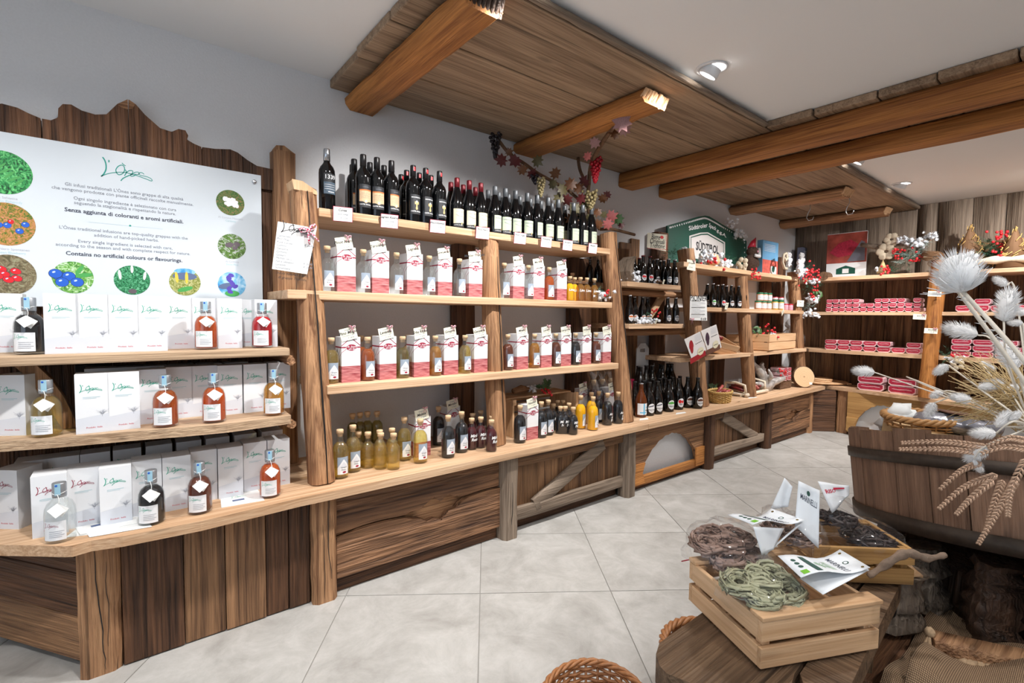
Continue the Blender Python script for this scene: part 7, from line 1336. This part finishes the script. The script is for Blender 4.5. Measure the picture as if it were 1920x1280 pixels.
# meat poster on the far shelf
XP = 6.42; A = [atx(x, y, XP) for x, y in ((1552, 440), (1627, 437), (1626, 519), (1551, 521))]; o = thing('meat_poster', 'poster with sliced cured meat photo and green crest standing on the far shelf', 'poster')
y0, y1, zt_ = A[0].y, A[1].y, A[0].z; zb_ = 1.737; MB().box(XP, y1, zb_, XP+.012, y0, zt_).build('board', 'white', o); hgt = zt_-zb_; mat('photo_red', S(150, 70, 58), .35, noise=.55, nscale=9); mat('blade', S(120, 122, 134), .3, metal=.4)
X = frame((XP-.0008, (y0+y1)/2, zb_), (0, -1, 0), (0, 0, 1)); w = (y0-y1); d = MB(); d.box(-w/2, hgt*.33, 0, w/2, hgt*.99, .0003, 0, X); d.add([(w*.02, hgt*.35, .0006), (w*.36, hgt*.8, .0006), (w*.45, hgt*.76, .0006), (w*.46, hgt*.36, .0006)], [(0, 3, 2, 1)], 1, False, X)
d.add([(-w*.44, hgt*.58, .0005), (-w*.2, hgt*.78, .0005), (w*.1, hgt*.84, .0005), (w*.3, hgt*.72, .0005), (w*.1, hgt*.5, .0005), (-w*.2, hgt*.46, .0005)], [(0, 5, 4, 3, 2, 1)], 4, False, X)
d.add([(-w*.24, hgt*.08, .0005), (w*.24, hgt*.08, .0005), (w*.24, hgt*.2, .0005), (0, hgt*.27, .0005), (-w*.24, hgt*.2, .0005)], [(0, 1, 2, 3, 4)], 2, False, X); d.box(-w*.08, hgt*.1, .0006, w*.08, hgt*.2, .0009, 3, X); d.build('print', ['photo_red', 'blade', 'bottle_green', 'white', 'meat'], o)
# decorations along the far top shelf
dec('shelf_deco', 'white fabric flowers and driftwood right of the meat poster', 'decoration', bx(1660, 500, 6.3), [('petals', (0, 0, .16), .09, 6), ('petals', (0, -.04, .28), .07, 6), ('wood', (.03, -.16, .2), (0, .4, -.1), .035, 'drift'), ('wood', (.05, .12, .22), (0, .25, .08), .03, 'rot_grey'), ('cotton', (.0, -.13, .26), .06, 7), ('pine', (.0, -.05, -.02), .12, 14), ('berry', (-.04, -.02, -.04), .03, 16, .012), ('cotton', (0, .04, -.03), .05, 6)])
bh = thing('straw_broom', 'small straw bundle tied below the white fabric flowers', 'ornament', bx(1655, 505, 6.28)); b = MB(); r = random.Random(4)
for i in range(60): a = r.uniform(0, 6.28); b.tube([(0, 0, .1), (.03*math.cos(a), .05*math.sin(a), -.04)], .0025, 3)
b.build('straw', 'dry_grass', bh)
dec('shelf_deco', 'frosted pine garland with red berries left of the leaning far post', 'decoration', bx(1712, 478, 6.28), [('pine', (0, 0, 0), .2, 26, 'needle_frost'), ('pine', (0, .05, -.06), .18, 20), ('berry', (-.06, .12, .02), .035, 20, .012), ('berry', (-.06, -.05, -.04), .025, 12, .012), ('cotton', (0, -.02, .12), .08, 9), ('cotton', (0, -.14, .18), .06, 7), ('wood', (.05, .1, .12), (0, .35, .1), .02, 'rot_grey'), ('petals', (-.05, -.2, -.1), .07, 5)])
tn = thing('twig_nest', 'round nest of brown twigs above the leaning far post', 'ornament', bx(1748, 480, 6.26)); b = MB(); r = random.Random(7)
for i in range(60):
    a0 = r.uniform(0, 6.28); tl = r.uniform(-.5, .5); b.tube([(.09*math.cos(a0+k*.5)*math.cos(tl), .09*math.sin(a0+k*.5), .09*math.cos(a0+k*.5)*math.sin(tl)+r.uniform(-.01, .01)) for k in range(7)], .003, 4)
q = b.build('twigs', 'twig', tn); q['kind'] = 'stuff'
def cone_tree(p, h, label):
    o = thing('twig_cone', label, 'ornament', p); b = MB(); r = random.Random(int(h*100))
    for i in range(70): a = r.uniform(0, 6.28); z = r.uniform(0, h*.9); R_ = .38*h*(1-z/h); b.tube([(R_*math.cos(a), R_*math.sin(a), z), (R_*.95*math.cos(a+.5), R_*.95*math.sin(a+.5), z+h*.1)], .004, 4)
    b.build('twigs', 'straw', o); MB().lathe([(.33*h, 0), (.0, h)], 12).build('core', 'twig', o)
cone_tree((6.42, 1.0, 1.78), .42, 'glittering straw cone tree behind the large teasel'); cone_tree((6.3, .68, 1.745), .38, 'glittering straw cone tree near the right edge')
dec('shelf_deco', 'green pine with red berries between the straw cone trees', 'decoration', bx(1850, 470, 6.32), [('pine', (0, 0, 0), .2, 26), ('berry', (-.04, -.1, -.07), .03, 10, .013), ('cotton', (-.05, .12, -.06), .07, 8), ('wood', (.05, -.2, .06), (0, .3, .05), .02, 'twig')])
dec('shelf_deco', 'dark red berry bunch at the upper right by the far wall', 'decoration', bx(1885, 448, 6.4), [('berry', (0, 0, 0), .05, 40, .013), ('pine', (0, .05, -.05), .12, 10)])
tag(MB().tube(smooth_path([bx(1795, 500, 6.2), bx(1840, 490, 6.2), bx(1885, 486, 6.2), bx(1935, 484, 6.2)], 5), [.03+.008*math.sin(i) for i in range(16)], 9).build('birch_branch', 'birch'), 'white birch branch lying along the far top shelf', 'branch')
tag(MB().loft((6.58, 1.0, 1.98), (6.58, .2, 2.0), .05, .09, n=6, jit=.004, seed=2, side=(1, 0, 0)).build('wall_rail', 'old_y'), 'horizontal wooden rail fixed on the far plank wall at the right', 'rail')
dec('post_deco', 'snowy pine sprig with a red berry low on the leaning far post', 'decoration', bx(1782, 672, 6.05), [('pine', (0, 0, .02), .12, 14), ('cotton', (-.03, -.03, .0), .05, 6), ('berry', (-.05, -.02, .03), .01, 3, .013), ('petals', (-.04, -.06, -.05), .05, 5)])
dec('holly_pick', 'green tuft with pink berries on the slatted crate', 'decoration', (5.05, 2.35, 1.1), [('holly', (0, 0, .04), .04, 7), ('berry', (.14, -.05, .03), .035, 16, .012), ('pine', (0, .02, .02), .08, 10), ('cotton', (.16, -.08, .0), .04, 4)])
dec('holly_pick', 'green tuft behind the straw basket of sausages', 'decoration', (4.35, 2.42, ZT+.06), [('holly', (0, 0, .03), .04, 7), ('pine', (0, 0, .02), .09, 10)])
dec('berry_sprig', 'red berries tucked in the silver driftwood', 'decoration', (5.32, 2.2, ZT+.2), [('berry', (0, 0, 0), .02, 8, .012), ('pine', (-.04, .05, 0), .06, 6)])
stack_n = 0
for r_ in range(3):
    for i in range(2): put(speck(.085, .042, .14), 'cured_ham', (5.55+.1*i, 2.27, ZT+.09+.0465*r_), 'vacuum-packed cured ham on the driftwood, %s of layer %s' % (('left', 'right')[i], ('one', 'two', 'three')[r_]), 'meat', 'hams on the driftwood', PI/2)
tag(MB().box(5.46, 2.28, ZT+.001, 5.74, 2.44, ZT+.088).build('wood_block', 'bark', bevel=.01), 'bark-covered block under the hams beside the log slice', 'block')
